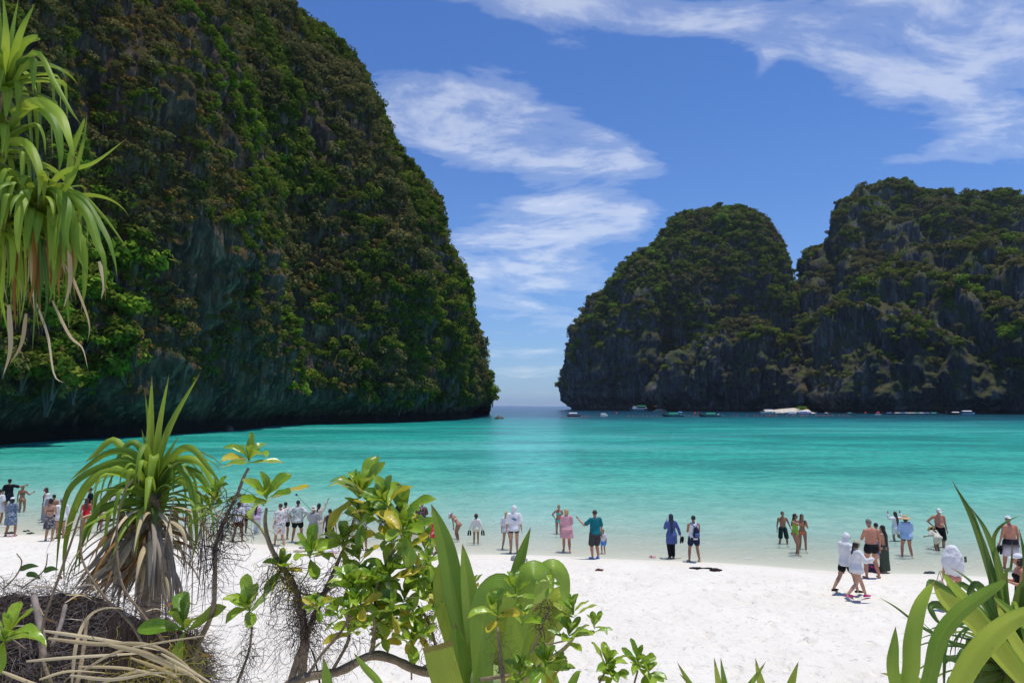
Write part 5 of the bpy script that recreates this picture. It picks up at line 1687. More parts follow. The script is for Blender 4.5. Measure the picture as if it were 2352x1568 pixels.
CL['dkfloral'] = print_mat('print_dark_floral', (0.10, 0.055, 0.06), [(0.50, 0.36, 0.14), (0.30, 0.06, 0.09), (0.42, 0.40, 0.38)], 13, 0.55)
CL['bwdots'] = print_mat('print_black_white', (0.02, 0.02, 0.02), [(0.75, 0.75, 0.72)], 17, 0.50)
CL['floraldress'] = print_mat('print_blue_floral', (0.12, 0.17, 0.24), [(0.42, 0.32, 0.26), (0.03, 0.04, 0.06), (0.25, 0.38, 0.50)], 12, 0.52)
CL['leopard'] = print_mat('print_leopard', (0.06, 0.06, 0.07), [(0.52, 0.50, 0.46)], 22, 0.52)
CL['redfloral'] = print_mat('print_red_floral', (0.62, 0.03, 0.04), [(0.78, 0.74, 0.72)], 15, 0.55)
CL['dkgreenfloral'] = print_mat('print_green_floral', (0.012, 0.03, 0.028), [(0.30, 0.26, 0.16), (0.03, 0.12, 0.09)], 16, 0.57)
CL['stripes'] = stripe_mat('print_stripes', (0.55, 0.56, 0.55), (0.06, 0.07, 0.08))
CL['whitefloral'] = print_mat('print_white_floral', (0.75, 0.72, 0.72), [(0.45, 0.25, 0.35), (0.3, 0.3, 0.4)], 20, 0.56)
CL['orangefloral'] = print_mat('print_orange_floral', (0.75, 0.16, 0.05), [(0.75, 0.6, 0.4)], 25, 0.55)
CL['blackwhiteshort'] = print_mat('print_mono', (0.015, 0.015, 0.015), [(0.6, 0.6, 0.58)], 9, 0.60)
CL['fadeshort'] = fade_mat('print_fade_grey', (0.02, 0.02, 0.03), (0.58, 0.52, 0.60), 0.62, 0.88)
CL['fadecream'] = fade_mat('print_fade_cream', (0.74, 0.72, 0.66), (0.72, 0.58, 0.34), 0.78, 1.05)
CL['fadepink'] = fade_mat('print_fade_pink', (0.80, 0.79, 0.80), (0.80, 0.45, 0.50), 0.85, 1.15)
CL['tanktop'] = cloth('tank_grey', (0.045, 0.048, 0.055))
M_EYE = plain('eye_dark', (0.02, 0.015, 0.012), 0.3)
M_LIP = plain('lips', (0.38, 0.12, 0.10), 0.5)
M_GLASS = plain('sunglass', (0.01, 0.01, 0.012), 0.15, 0.6)
M_RUB = plain('rubber_dark', (0.03, 0.03, 0.032), 0.7)


class Soup:
    """collects closed lumps; fused into one skin with a voxel remesh"""
    def __init__(s):
        s.V, s.F = [], []

    def ring_loft(s, rings, cap=True):
        """rings: list of (centre, axis_a, axis_b) vectors with their half sizes baked in"""
        ns = 12
        k0 = len(s.V)
        for c, a, b in rings:
            for j in range(ns):
                q = j / ns * 2 * math.pi
                s.V.append(c + a * math.cos(q) + b * math.sin(q))
        m = len(rings)
        for i in range(m - 1):
            for j in range(ns):
                s.F.append((k0 + i * ns + j, k0 + i * ns + (j + 1) % ns, k0 + (i + 1) * ns + (j + 1) % ns, k0 + (i + 1) * ns + j))
        s.F.append(tuple(k0 + j for j in range(ns))[::-1])
        s.F.append(tuple(k0 + (m - 1) * ns + j for j in range(ns)))

    def limb(s, a, b, ra, rb, mid=None):
        """tapered limb with rounded ends"""
        a, b = Vector(a), Vector(b)
        T = (b - a)
        L = T.length
        T = T / (L + 1e-9)
        u = T.cross(Vector((0.1, 1, 0.13)))
        if u.length < 0.2:
            u = T.cross(Vector((1, 0, 0)))
        u.normalize()
        w = T.cross(u)
        R_ = []
        for (t, k) in ((-0.85, 0.35), (-0.45, 0.82), (0, 1.0)):
            R_.append((a + T * ra * t, u * ra * k, w * ra * k))
        if mid:
            R_.append((a.lerp(b, 0.35), u * mid, w * mid))
        for (t, k) in ((0, 1.0), (0.45, 0.82), (0.85, 0.35)):
            R_.append((b + T * rb * t, u * rb * k, w * rb * k))
        s.ring_loft(R_)

    def ball(s, c, r, rot=None):
        c = Vector(c)
        R_ = []
        for t in (-0.95, -0.75, -0.4, 0, 0.4, 0.75, 0.95):
            k = math.sqrt(1 - t * t)
            a, b, z = Vector((r[0] * k, 0, 0)), Vector((0, r[1] * k, 0)), Vector((0, 0, r[2] * t))
            if rot is not None:
                a, b, z = rot @ a, rot @ b, rot @ z
            R_.append((c + z, a, b))
        s.ring_loft(R_)

    def build(s, name, mat, parent, voxel=0.014, smooth=4, xf=None, wrinkle=0.0, seed=0, dec=0.5):
        me = bpy.data.meshes.new(name)
        me.from_pydata([tuple(v) for v in s.V], [], s.F)
        o = bpy.data.objects.new(name, me)
        COL.objects.link(o)
        md = o.modifiers.new('r', 'REMESH')
        md.mode = 'VOXEL'
        md.voxel_size = voxel
        md.use_smooth_shade = True
        sm = o.modifiers.new('s', 'SMOOTH')
        sm.factor = 0.5
        sm.iterations = smooth
        if dec < 1:
            dc = o.modifiers.new('d', 'DECIMATE')
            dc.ratio = dec
        dg = bpy.context.evaluated_depsgraph_get()
        ev = o.evaluated_get(dg)
        nm = bpy.data.meshes.new_from_object(ev)
        o.modifiers.clear()
        o.data = nm
        bpy.data.meshes.remove(me)
        nm.name = name
        if wrinkle:
            n = len(nm.vertices)
            co = np.zeros(n * 3); nm.vertices.foreach_get('co', co); co = co.reshape(-1, 3)
            no = np.zeros(n * 3); nm.vertices.foreach_get('normal', no); no = no.reshape(-1, 3)
            w = fbm(co * np.array([13, 13, 4.5]) + seed * 9.7, 3, ridge=True) * wrinkle
            co = co + no * w[:, None]
            nm.vertices.foreach_set('co', co.ravel())
        nm.materials.clear()
        nm.materials.append(mat)
        nm.polygons.foreach_set('use_smooth', [True] * len(nm.polygons))
        o.parent = parent
        return o


ARM = {   # elbow and wrist from the shoulder for the right side (x mirrored for the left); forward is +y
    'down': ((.06, -.02, -.28), (.09, .03, -.53)), 'out': ((.12, -.02, -.26), (.20, .02, -.49)), 'hips': ((.20, -.10, -.20), (.06, .04, -.37)),
    'front': ((.04, .06, -.27), (-.06, .25, -.22)), 'chest': ((.07, .08, -.26), (-.10, .24, -.10)), 'phone': ((.05, .10, -.25), (-.04, .26, -.05)), 'high': ((.10, .10, .22), (.20, .12, .44)),
    'side': ((.26, .06, -.08), (.46, .18, -.02)), 'reach': ((.10, .25, -.06), (.14, .50, .0)), 'face': ((.06, .12, -.22), (-.04, .20, .03)), 'gesture': ((.14, .10, -.22), (.24, .30, -.12)),
    'up': ((.18, .02, .04), (.12, .06, .26)), 'back': ((.05, -.14, -.25), (.08, -.20, -.49)), 'fwdlow': ((.05, .10, -.26), (.05, .24, -.46)), 'bag': ((.07, .03, -.28), (.12, .08, -.52)), 'hair': ((.24, .02, .0), (.22, .08, .22)),
}


def person(label, x, y, top, face=0, sex='m', skin='tan', arms=('down', 'down'), legs='stand', fat=1.0, lean=0, hair=('short', 'black'), hat=None,
           top_w=None, bot_w=None, shoes=None, glasses=False, extra=None, dep=None, sunk=0.0, headtilt=0, child=False, group='visitors standing along the waterline', turn=0):
    """x, y: feet on the full photograph grid (4096 wide); top: row of the top of the head; face: heading in degrees, 0 = away towards the sea"""
    xd, yd = x / 1.7415, y / 1.7415
    p = ground(xd, yd)
    d = p.y
    # height from the picture rows, measured at the feet's distance
    ht = at(xd, top / 1.7415, d).z - p.z
    root = empty('person', p, R(face))
    H = 1.75
    k = ht / H
    cosl = 1.0
    lw = 1.0
    if lean:
        k = k / (0.52 + 0.48 * max(0.15, math.cos(R(lean))) + 0.05 * abs(math.sin(R(lean))))
    root.scale = (k, k, k)
    root.location = p + Vector((0, 0, 0.0))
    tag(root, label, 'person', group)
    fem = sex == 'f'
    hr = Matrix.Translation((0, 0, .93)) @ Matrix.Rotation(R(-lean), 4, 'X') @ Matrix.Translation((0, 0, -.93))
    tw = Matrix.Rotation(R(turn), 4, 'Z')

    def U(v):
        return hr @ (tw @ Vector(v))
    b3 = (hr @ tw).to_3x3()
    sk = SKIN[skin]
    hipx = .105 if fem else .10
    # --- legs
    feet = {'stand': ((-.12, 0, 0), (.12, 0, 0)), 'wide': ((-.20, 0, 0), (.20, 0, 0)), 'close': ((-.07, 0, 0), (.07, .02, 0)), 'step': ((-.09, .22, 0), (.10, -.18, 0.03)), 'walk': ((-.08, .34, 0), (.09, -.40, .12)),
            'walk2': ((-.08, -.42, .10), (.09, .30, 0)), 'kick': ((-.08, 0, 0), (.12, -.42, .36)), 'contra': ((-.10, .06, 0), (.13, -.05, 0)), 'bend': ((-.10, -.02, 0), (.10, .04, 0)), 'cross': ((-.05, 0, 0), (.10, .16, 0))}[legs]
    knees = []
    S = Soup()
    hips = []
    for sgn, ft in ((-1, feet[0]), (1, feet[1])):
        hp = Vector((sgn * hipx, 0, .92))
        an = Vector((ft[0], ft[1], ft[2] + .08))
        dv = an - hp
        L1, L2 = .445, .415
        dd = min(dv.length, L1 + L2 - .002)
        a = (L1 * L1 - L2 * L2 + dd * dd) / (2 * dd)
        h = math.sqrt(max(0, L1 * L1 - a * a))
        dn = dv.normalized()
        fw = Vector((0, 1, 0)) - dn * dn.y
        fw.normalize()
        if legs == 'bend':
            h += .05
        kn = hp + dn * a + fw * h
        an = hp + dn * dd if legs not in ('bend',) else an
        knees.append((hp, kn, an))
        th = (.092 if fem else .088) * (0.55 + .45 * fat)
        S.limb(hp, kn, th, .056 * fat ** .5, mid=th * .92)
        S.limb(kn, an, .055 * fat ** .5, .036, mid=.058 * fat ** .5)
        fdir = Vector((sgn * .18, 1, 0)).normalized()
        fd = an + Vector((0, 0, -.045))
        pitch = -.5 if ft[2] > .05 else 0
        tip = fd + fdir * .15 + Vector((0, 0, pitch * .12 - .005))
        S.limb(fd - fdir * .035, tip, .036, .026)
        S.limb(fd - fdir * .035 + Vector((.022 * sgn, 0, 0)), tip + Vector((.018 * sgn, -.02, 0)), .03, .022)
    # --- torso rings: z, half width, half depth, y shift
    f = fat
    if fem:
        T = [(.84, .135 * f, .11 * f, -.01), (.92, .172 * f, .118 * f, -.012), (1.0, .150 * f, .10 * f, 0), (1.10, .118 * f, .085 * f, .005), (1.20, .128 * f, .088 * f, .005), (1.30, .146, .10, .008), (1.38, .152, .085, 0), (1.43, .135, .065, -.005), (1.475, .06, .05, 0)]
    else:
        T = [(.84, .13 * f, .105 * f, -.01), (.92, .158 * f, .115 * f, -.01), (1.0, .148 * f, .105 * f, .005 * f), (1.10, .140 * f, .10 * f, .012 * f), (1.20, .150 * f, .104 * f, .008), (1.30, .168, .11, .004), (1.38, .175, .092, -.004), (1.43, .155, .07, -.008), (1.48, .065, .055, -.002)]
    if child:
        T = [(z, w * .92, dp * .95, yy) for z, w, dp, yy in T]

    def torso(S, z0, z1, inf=0.0, flare=0.0, infb=None, top=True):
        rr = []
        for i, (z, w, dp, yy) in enumerate(T):
            if z < z0 - .001 or z > z1 + .001:
                continue
            q = (z1 - z) / max(.01, z1 - z0)
            e = inf + flare * q * q
            rr.append((z, w + e, dp + e, yy))
        # exact ends
        def interp(zq):
            zs = [t[0] for t in T]
            zq2 = min(max(zq, zs[0]), zs[-1])
            return tuple(float(np.interp(zq2, zs, [t[k] for t in T])) for k in (1, 2, 3))
        w, dp, yy = interp(z0)
        e = inf + flare
        rr.insert(0, (z0, w + e, dp + e, yy))
        w, dp, yy = interp(z1)
        rr.append((z1, w + inf, dp + inf, yy))
        S.ring_loft([(U((0, yy, z)), b3 @ Vector((w, 0, 0)), b3 @ Vector((0, dp, 0))) for z, w, dp, yy in rr])
    torso(S, .84, 1.48)
    if fem:
        for sx in (-1, 1):
            S.ball(U((sx * .062, .085, 1.285)), (.055, .05, .055))
            S.ball(Vector((sx * .075, -.075, .90)), (.085 * f, .075 * f, .085))
    else:
        for sx in (-1, 1):
            S.ball(Vector((sx * .07, -.06, .90)), (.075 * f, .065 * f, .08))
        if fat > 1.12:
            S.ball(U((0, .07, 1.06)), (.13 * f, .10 * f, .12))
    # --- neck and head
    hk = 1.0 if not child else 1.22
    hd = Matrix.Rotation(R(-headtilt), 3, 'X')
    nb = U((0, -.005, 1.45))
    hc = U((0, .015, 1.475)) + (b3 @ (hd @ Vector((0, .015, .145 * hk))))
    S.limb(nb, hc - b3 @ (hd @ Vector((0, .0, .05))), .056, .052)
    hb = b3 @ hd
    S.ball(hc + hb @ Vector((0, -.008, .02)), (.074 * hk, .092 * hk, .098 * hk), hb)
    S.ball(hc + hb @ Vector((0, .03, -.045 * hk)), (.055 * hk, .062 * hk, .065 * hk), hb)
    S.limb(hc + hb @ Vector((0, .082 * hk, .012)), hc + hb @ Vector((0, .104 * hk, -.022)), .012, .016)
    for sx in (-1, 1):
        S.ball(hc + hb @ Vector((sx * .077 * hk, -.004, -.005)), (.012, .022, .032), hb)
    # --- arms and hands
    arm_pts = []
    sw = .165 if fem else .19
    if child:
        sw = .16
    for sgn, an in ((-1, arms[0]), (1, arms[1])):
        e, w = ARM[an] if isinstance(an, str) else an
        sh = U((sgn * sw, -.005, 1.40))
        el = U((sgn * (sw + e[0]), -.005 + e[1], 1.40 + e[2]))
        wr = U((sgn * (sw + w[0]), -.005 + w[1], 1.40 + w[2]))
        S.limb(sh, el, .056 * (.6 + .4 * f), .040 * (.6 + .4 * f), mid=.050 * (.6 + .4 * f))
        S.limb(el, wr, .039 * (.7 + .3 * f), .024, mid=.037)
        S.limb(U((sgn * sw * .45, -.005, 1.425)), sh, .055, .055)
        dr = (wr - el).normalized()
        # palm, four fingers of unequal length and a thumb from the side of the palm
        lat = dr.cross(b3 @ Vector((sgn, 0, 0)))
        if lat.length < .2:
            lat = dr.cross(Vector((0, 0, 1)))
        lat.normalize()
        nrm = dr.cross(lat).normalized()
        pc = wr + dr * .045
        S.ring_loft([(wr - dr * .01, lat * .024, nrm * .018), (wr + dr * .03, lat * .036, nrm * .016), (wr + dr * .085, lat * .040, nrm * .014), (wr + dr * .092, lat * .03, nrm * .008)])
        for q, ln in ((-.030, .062), (-.010, .074), (.010, .078), (.030, .066)):
            a0 = wr + dr * .082 + lat * -q
            m0 = a0 + dr * ln * .5 + lat * (-q * .25)
            S.limb(a0, m0, .0098, .0092)
            S.limb(m0, m0 + dr * ln * .45 + nrm * (.018 * -sgn), .0092, .008)
        t0 = wr + dr * .03 + lat * .032
        S.limb(t0, t0 + lat * .03 + dr * .035, .013, .011)
        S.limb(t0 + lat * .03 + dr * .035, t0 + lat * .034 + dr * .062, .011, .009)
        arm_pts.append((sh, el, wr, dr))
    S.build('body', sk, root, .0125, 3, dec=.42)

    # --- clothes
    def sleeves(S2, frac, r0, r1):
        for sh, el, wr, dr in arm_pts:
            S2.limb(U((0, -.005, 1.41)).lerp(sh, .5), sh, r0 * 1.05, r0 * 1.05)
            if frac <= 1:
                e = sh.lerp(el, frac)
                S2.limb(sh, e, r0, r1)
            else:
                S2.limb(sh, el, r0, (r0 + r1) / 2)
                S2.limb(el, el.lerp(wr, frac - 1), (r0 + r1) / 2, r1)
    sd = sum(map(ord, label)) % 97
    if top_w:
        kind, mt = top_w[0], CL[top_w[1]]
        S2 = Soup()
        vx, wr_ = .015, .010
        if kind == 'tee':
            torso(S2, .88, 1.455, .020, .018); sleeves(S2, .72, .072, .078)
        elif kind == 'looseshirt':
            torso(S2, .84, 1.455, .030, .035); sleeves(S2, .85, .078, .092); wr_ = .014
        elif kind == 'tank':
            torso(S2, .86, 1.44, .016, .02)
            S2.limb(U((-.10, 0, 1.43)), U((.10, 0, 1.43)), .05, .05)
        elif kind == 'longshirt':
            torso(S2, .80, 1.455, .032, .05); sleeves(S2, 1.85, .078, .052); wr_ = .014
        elif kind == 'hoodie':
            torso(S2, .82, 1.46, .038, .03); sleeves(S2, 1.92, .08, .048); wr_ = .014
            S2.limb(U((-.06, -.07, 1.42)), U((.06, -.07, 1.42)), .06, .06)
        elif kind == 'tunic':
            torso(S2, .84, 1.455, .026, .03); sleeves(S2, 1.85, .070, .050); wr_ = .012
            S2.ring_loft([(Vector((0, 0, .60)), Vector((.215 * f, 0, 0)), Vector((0, .165, 0))), (Vector((0, 0, .75)), Vector((.215 * f, 0, 0)), Vector((0, .165, 0))), (Vector((0, 0, .92)), Vector((.19 * f, 0, 0)), Vector((0, .14, 0)))])
        elif kind in ('dress', 'shirtdress', 'longdress'):
            hem = {'dress': .52, 'shirtdress': .60, 'longdress': .14}[kind]
            torso(S2, .84, 1.455, .026, .03); sleeves(S2, .9 if kind != 'longdress' else 1.8, .074, .08 if kind != 'longdress' else .05); wr_ = .014
            S2.ring_loft([(Vector((0, -.02, hem)), Vector((.235 * f, 0, 0)), Vector((0, .19, 0))), (Vector((0, -.01, .75)), Vector((.23 * f, 0, 0)), Vector((0, .175, 0))), (Vector((0, 0, .95)), Vector((.18 * f, 0, 0)), Vector((0, .14, 0)))])
        elif kind == 'vest':
            torso(S2, .90, 1.45, .018, .01)
            sleeves(S2, .18, .07, .07)
        elif kind == 'bikini':
            torso(S2, 1.235, 1.275, .006)
            for sx in (-1, 1):
                S2.ball(U((sx * .064, .092, 1.285)), (.058, .05, .055))
                S2.limb(U((sx * .07, .10, 1.32)), U((sx * .075, .02, 1.455)), .008, .008)
                S2.limb(U((sx * .075, .02, 1.455)), U((sx * .05, -.085, 1.27)), .008, .008)
            vx, wr_ = .009, 0
        elif kind == 'swimsuit':
            torso(S2, .86, 1.33, .007)
            S2.ball(Vector((0, 0, .86)), (.13 * f, .115, .075))
            for sx in (-1, 1):
                S2.ball(U((sx * .064, .09, 1.285)), (.06, .052, .06))
                S2.ball(Vector((sx * .065, -.075, .91)), (.08 * f, .075 * f, .075))
                S2.limb(U((sx * .08, .08, 1.31)), U((sx * .085, .0, 1.455)), .011, .011)
                S2.limb(U((sx * .085, 0, 1.455)), U((sx * .07, -.08, 1.29)), .011, .011)
            vx, wr_ = .011, 0
        S2.build({'tee': 't_shirt', 'looseshirt': 'shirt', 'tank': 'tank_top', 'longshirt': 'shirt', 'hoodie': 'hooded_shirt', 'tunic': 'tunic', 'dress': 'dress', 'shirtdress': 'dress', 'longdress': 'dress', 'vest': 'vest', 'bikini': 'bikini_top', 'swimsuit': 'swimsuit'}[kind], mt, root, vx, 2, wrinkle=wr_, seed=sd, dec=.45)
    if bot_w:
        kind, mt = bot_w[0], CL[bot_w[1]]
        S2 = Soup()
        vx, wr_ = .014, .008
        if kind != 'briefs' and kind != 'bikini':
            S2.ring_loft([(Vector((0, 0, .83)), Vector((.17 * f, 0, 0)), Vector((0, .125 * f, 0))), (Vector((0, 0, .93)), Vector((.178 * f, 0, 0)), Vector((0, .138 * f, 0))), (Vector((0, 0, 1.01)), Vector((.160 * f, 0, 0)), Vector((0, .118 * f, 0)))])
            for sx in (-1, 1):
                S2.ball(Vector((sx * .075, -.06, .90)), (.09 * f, .085 * f, .09))
        if kind in ('shorts', 'longshorts', 'trousers'):
            for hp, kn, an in knees:
                if kind == 'trousers':
                    S2.limb(hp, kn, .108 * f, .082, mid=.105)
                    S2.limb(kn, kn.lerp(an, .9), .082, .070)
                else:
                    S2.limb(hp, hp.lerp(kn, .55 if kind == 'shorts' else .90), .108 * f, .108 * f ** .5)
        elif kind == 'trunks':
            for hp, kn, an in knees:
                S2.limb(hp, hp.lerp(kn, .25), .100 * f, .098 * f)
        elif kind == 'skirt':
            S2.ring_loft([(Vector((0, 0, .52)), Vector((.23, 0, 0)), Vector((0, .19, 0))), (Vector((0, 0, .80)), Vector((.205, 0, 0)), Vector((0, .16, 0))), (Vector((0, 0, 1.02)), Vector((.14, 0, 0)), Vector((0, .105, 0)))])
            wr_ = .014
        elif kind == 'longskirt':
            S2.ring_loft([(Vector((.02, 0, .10)), Vector((.21, 0, 0)), Vector((0, .17, 0))), (Vector((.01, 0, .5)), Vector((.18, 0, 0)), Vector((0, .15, 0))), (Vector((0, 0, .85)), Vector((.19, 0, 0)), Vector((0, .15, 0))), (Vector((0, 0, 1.02)), Vector((.14, 0, 0)), Vector((0, .105, 0)))])
            wr_ = .014
        elif kind in ('briefs', 'bikini'):
            S2.ball(Vector((0, 0, .87)), (.135 * f, .118 * f, .085))
            for sx in (-1, 1):
                S2.ball(Vector((sx * .068, -.072, .905)), (.080 * f, .078 * f, .072))
            S2.ring_loft([(Vector((0, 0, .90)), Vector((.177 * f, 0, 0)), Vector((0, .125 * f, 0))), (Vector((0, 0, .945)), Vector((.172 * f, 0, 0)), Vector((0, .122 * f, 0)))])
            wr_ = 0
        S2.build({'shorts': 'shorts', 'longshorts': 'shorts', 'trousers': 'trousers', 'trunks': 'swim_trunks', 'skirt': 'skirt', 'longskirt': 'skirt', 'briefs': 'swim_briefs', 'bikini': 'bikini_bottom'}[kind], mt, root, vx, 2, wrinkle=wr_, seed=sd + 3, dec=.45)
    # --- hair
    hm = HAIRM[hair[1]] if hair else None
    if hair and hair[0] != 'none':
        S3 = Soup()
        S3.ball(hc + hb @ Vector((0, -.022, .034)), (.083 * hk, .092 * hk, .094 * hk), hb)
        if hair[0] in ('long', 'verylong', 'bob', 'tail', 'bun'):
            S3.ball(hc + hb @ Vector((0, -.03, .0)), (.090 * hk, .085 * hk, .10 * hk), hb)
        if hair[0] == 'bob':
            S3.ball(hc + hb @ Vector((0, -.03, -.05)), (.095, .085, .085), hb)
        if hair[0] in ('long', 'verylong'):
            ln = .30 if hair[0] == 'long' else .52
            e = U((.015, -.125, 1.50 - ln))
            S3.ring_loft([(hc + hb @ Vector((0, -.03, .03)), b3 @ Vector((.085, 0, 0)), b3 @ Vector((0, .075, 0))), (hc + hb @ Vector((0, -.06, -.09)), b3 @ Vector((.090, 0, 0)), b3 @ Vector((0, .055, 0))), (U((0, -.105, 1.36)), b3 @ Vector((.085, 0, 0)), b3 @ Vector((0, .042, 0))), (e, b3 @ Vector((.045, 0, 0)), b3 @ Vector((0, .025, 0)))])
        if hair[0] == 'tail':
            S3.limb(hc + hb @ Vector((0, -.10, .02)), U((.0, -.15, 1.36)), .035, .02)
        if hair[0] == 'bun':
            S3.ball(hc + hb @ Vector((0, -.08, .10)), (.045, .045, .045), hb)
        S3.build('hair', hm, root, .011, 2, wrinkle=.006, seed=sd, dec=.5)
    # --- face details where the face can be seen
    if 60 < (face % 360) < 300 or turn:
        for sx in (-1, 1):
            V, F = [], []
            q = Soup(); q.ball(hc + hb @ Vector((sx * .031, .084 * hk, .012)), (.012, .008, .007), hb)
            mesh_obj('eye', q.V, q.F, M_EYE, root)
        q = Soup(); q.ball(hc + hb @ Vector((0, .086 * hk, -.062 * hk)), (.023, .008, .006), hb)
        mesh_obj('mouth', q.V, q.F, M_LIP, root)
    if glasses:
        q = Soup()
        for sx in (-1, 1):
            q.ball(hc + hb @ Vector((sx * .033, .094 * hk, .014)), (.029, .010, .020), hb)
            q.limb(hc + hb @ Vector((sx * .06, .085, .018)), hc + hb @ Vector((sx * .08, .0, .018)), .005, .005)
        mesh_obj('sunglasses', q.V, q.F, M_GLASS, root)
    if hair and hair[0] == 'beard':
        q = Soup(); q.ball(hc + hb @ Vector((0, .045, -.07)), (.056, .056, .048), hb)
        q.build('beard', HAIRM['black'], root, .011, 1)
    # --- hats and head cloths
    if hat:
        kind, mt = hat[0], CL[hat[1]]
        q = Soup()
        up = hb @ Vector((0, 0, 1)); fx = hb @ Vector((1, 0, 0)); fy = hb @ Vector((0, 1, 0))
        c0 = hc + up * .045
        nm_ = {'cap': 'cap', 'capback': 'cap', 'bucket': 'bucket_hat', 'sun': 'sun_hat', 'hood': 'hood', 'hijab': 'headscarf', 'cloth': 'head_cloth', 'fedora': 'hat'}[kind]
        if kind in ('cap', 'capback'):
            q.ball(c0 + up * .015 - fy * .012, (.088 * hk, .102 * hk, .075), hb)
            sg = 1 if kind == 'cap' else -1
            q.ring_loft([(c0 + fy * (sg * .06) - up * .002, fx * .07, up * .008), (c0 + fy * (sg * .12) - up * .008, fx * .068, up * .007), (c0 + fy * (sg * .165) - up * .02, fx * .045, up * .005)])
            q.build(nm_, mt, root, .009, 1, dec=.5)
        elif kind in ('bucket', 'sun', 'fedora'):
            br = {'bucket': .135, 'sun': .215, 'fedora': .15}[kind]
            dz = {'bucket': .05, 'sun': .035, 'fedora': .012}[kind]
            q.ring_loft([(c0 - up * (.02 + dz), fx * br, fy * br * 1.05), (c0 - up * (.008 + dz), fx * br, fy * br * 1.05), (c0 + up * .008, fx * .095, fy * .108), (c0 + up * .065, fx * .086, fy * .098), (c0 + up * .088, fx * .06, fy * .07)])
            q.build(nm_, mt, root, .010, 1, wrinkle=.006 if kind == 'sun' else 0, dec=.6)
            if kind in ('sun', 'fedora') and hat[1] == 'straw':
                b_ = Soup(); b_.ring_loft([(c0 + up * .008, fx * .099, fy * .112), (c0 + up * .035, fx * .095, fy * .107)])
                mesh_obj('hat_band', b_.V, b_.F, CL['white'], root)
        elif kind == 'hood':
            q.ball(hc + up * .03 - fy * .02, (.100, .108, .115), hb)
            q.ball(hc + up * .09 - fy * .05, (.06, .06, .06), hb)
            q.ring_loft([(hc - fy * .02 - up * .02, fx * .095, fy * .10), (hc - fy * .03 - up * .10, fx * .09, fy * .09), (U((0, -.02, 1.42)), b3 @ Vector((.14, 0, 0)), b3 @ Vector((0, .10, 0)))])
            q.build(nm_, mt, root, .012, 2, wrinkle=.008, seed=sd, dec=.5)
        elif kind == 'hijab':
            q.ball(hc + up * .02 - fy * .012, (.092, .106, .115), hb)
            q.ring_loft([(hc - fy * .02 - up * .02, fx * .09, fy * .10), (hc - fy * .02 - up * .10, fx * .085, fy * .09), (U((0, -.01, 1.42)), b3 @ Vector((.15, 0, 0)), b3 @ Vector((0, .10, 0)))])
            q.ring_loft([(U((-.03, -.09, 1.50)), b3 @ Vector((.06, 0, 0)), b3 @ Vector((0, .04, 0))), (U((-.035, -.14, 1.25)), b3 @ Vector((.055, 0, 0)), b3 @ Vector((0, .03, 0))), (U((-.04, -.15, 1.02)), b3 @ Vector((.04, 0, 0)), b3 @ Vector((0, .022, 0)))])
            q.build(nm_, mt, root, .012, 2, wrinkle=.008, seed=sd, dec=.5)
        elif kind == 'cloth':
            q.ring_loft([(U((.03, 0, .93)), b3 @ Vector((.17, 0, 0)), b3 @ Vector((0, .10, 0))), (U((.02, 0, 1.1)), b3 @ Vector((.25, 0, 0)), b3 @ Vector((0, .17, 0))), (U((0, 0, 1.3)), b3 @ Vector((.27, 0, 0)), b3 @ Vector((0, .19, 0))), (U((0, 0, 1.48)), b3 @ Vector((.24, 0, 0)), b3 @ Vector((0, .17, 0))), (hc, fx * .18, fy * .15), (hc + up * .12, fx * .11, fy * .11), (hc + up * .15, fx * .05, fy * .06)])
            q.build(nm_, mt, root, .014, 1, wrinkle=.03, seed=sd, dec=.5)
    # --- shoes
    if shoes:
        mt = CL[shoes] if shoes in CL else M_RUB
        for hp, kn, an in knees:
            q = Soup()
            sgn = -1 if an.x < 0 else 1
            fdir = Vector((sgn * .18, 1, 0)).normalized()
            fd = an + Vector((0, 0, -.048))
            q.ring_loft([(fd - fdir * .07 + Vector((0, 0, .0)), Vector((.036, 0, 0)), Vector((0, 0, .030))), (fd + Vector((0, 0, .006)), Vector((.050, 0, 0)), Vector((0, 0, .040))), (fd + fdir * .12 - Vector((0, 0, .006)), Vector((.054, 0, 0)), Vector((0, 0, .030))), (fd + fdir * .19 - Vector((0, 0, .014)), Vector((.035, 0, 0)), Vector((0, 0, .016)))])
            mesh_obj('shoe', q.V, q.F, mt, root)
    M = Matrix.Translation(root.location) @ Matrix.Rotation(R(face), 4, 'Z') @ Matrix.Diagonal((k, k, k, 1))
    return dict(root=root, M=M, wr=[M @ (w + dr * .09) for (_, _, w, dr) in arm_pts], back=M @ U((0, -.13, 1.22)), k=k, U=U, hc=M @ hc, face=face)


def rbox(V, F, M, s, bev=0.25):
    """box with cut corners, transformed by M"""
    k = len(V)
    x, y, z = s[0] / 2, s[1] / 2, s[2] / 2
    b = min(s) * bev
    for zz, i in ((-z, b), (-z + b, 0), (z - b, 0), (z, b)):
        for (sx, sy) in ((-1, -1), (1, -1), (1, 1), (-1, 1)):
            V.append(M @ Vector((sx * (x - i), sy * (y - i), zz)))
    for r in range(3):
        for j in range(4):
            F.append((k + r * 4 + j, k + r * 4 + (j + 1) % 4, k + r * 4 + 4 + (j + 1) % 4, k + r * 4 + 4 + j))
    F.append((k + 3, k + 2, k + 1, k)); F.append((k + 12, k + 13, k + 14, k + 15))


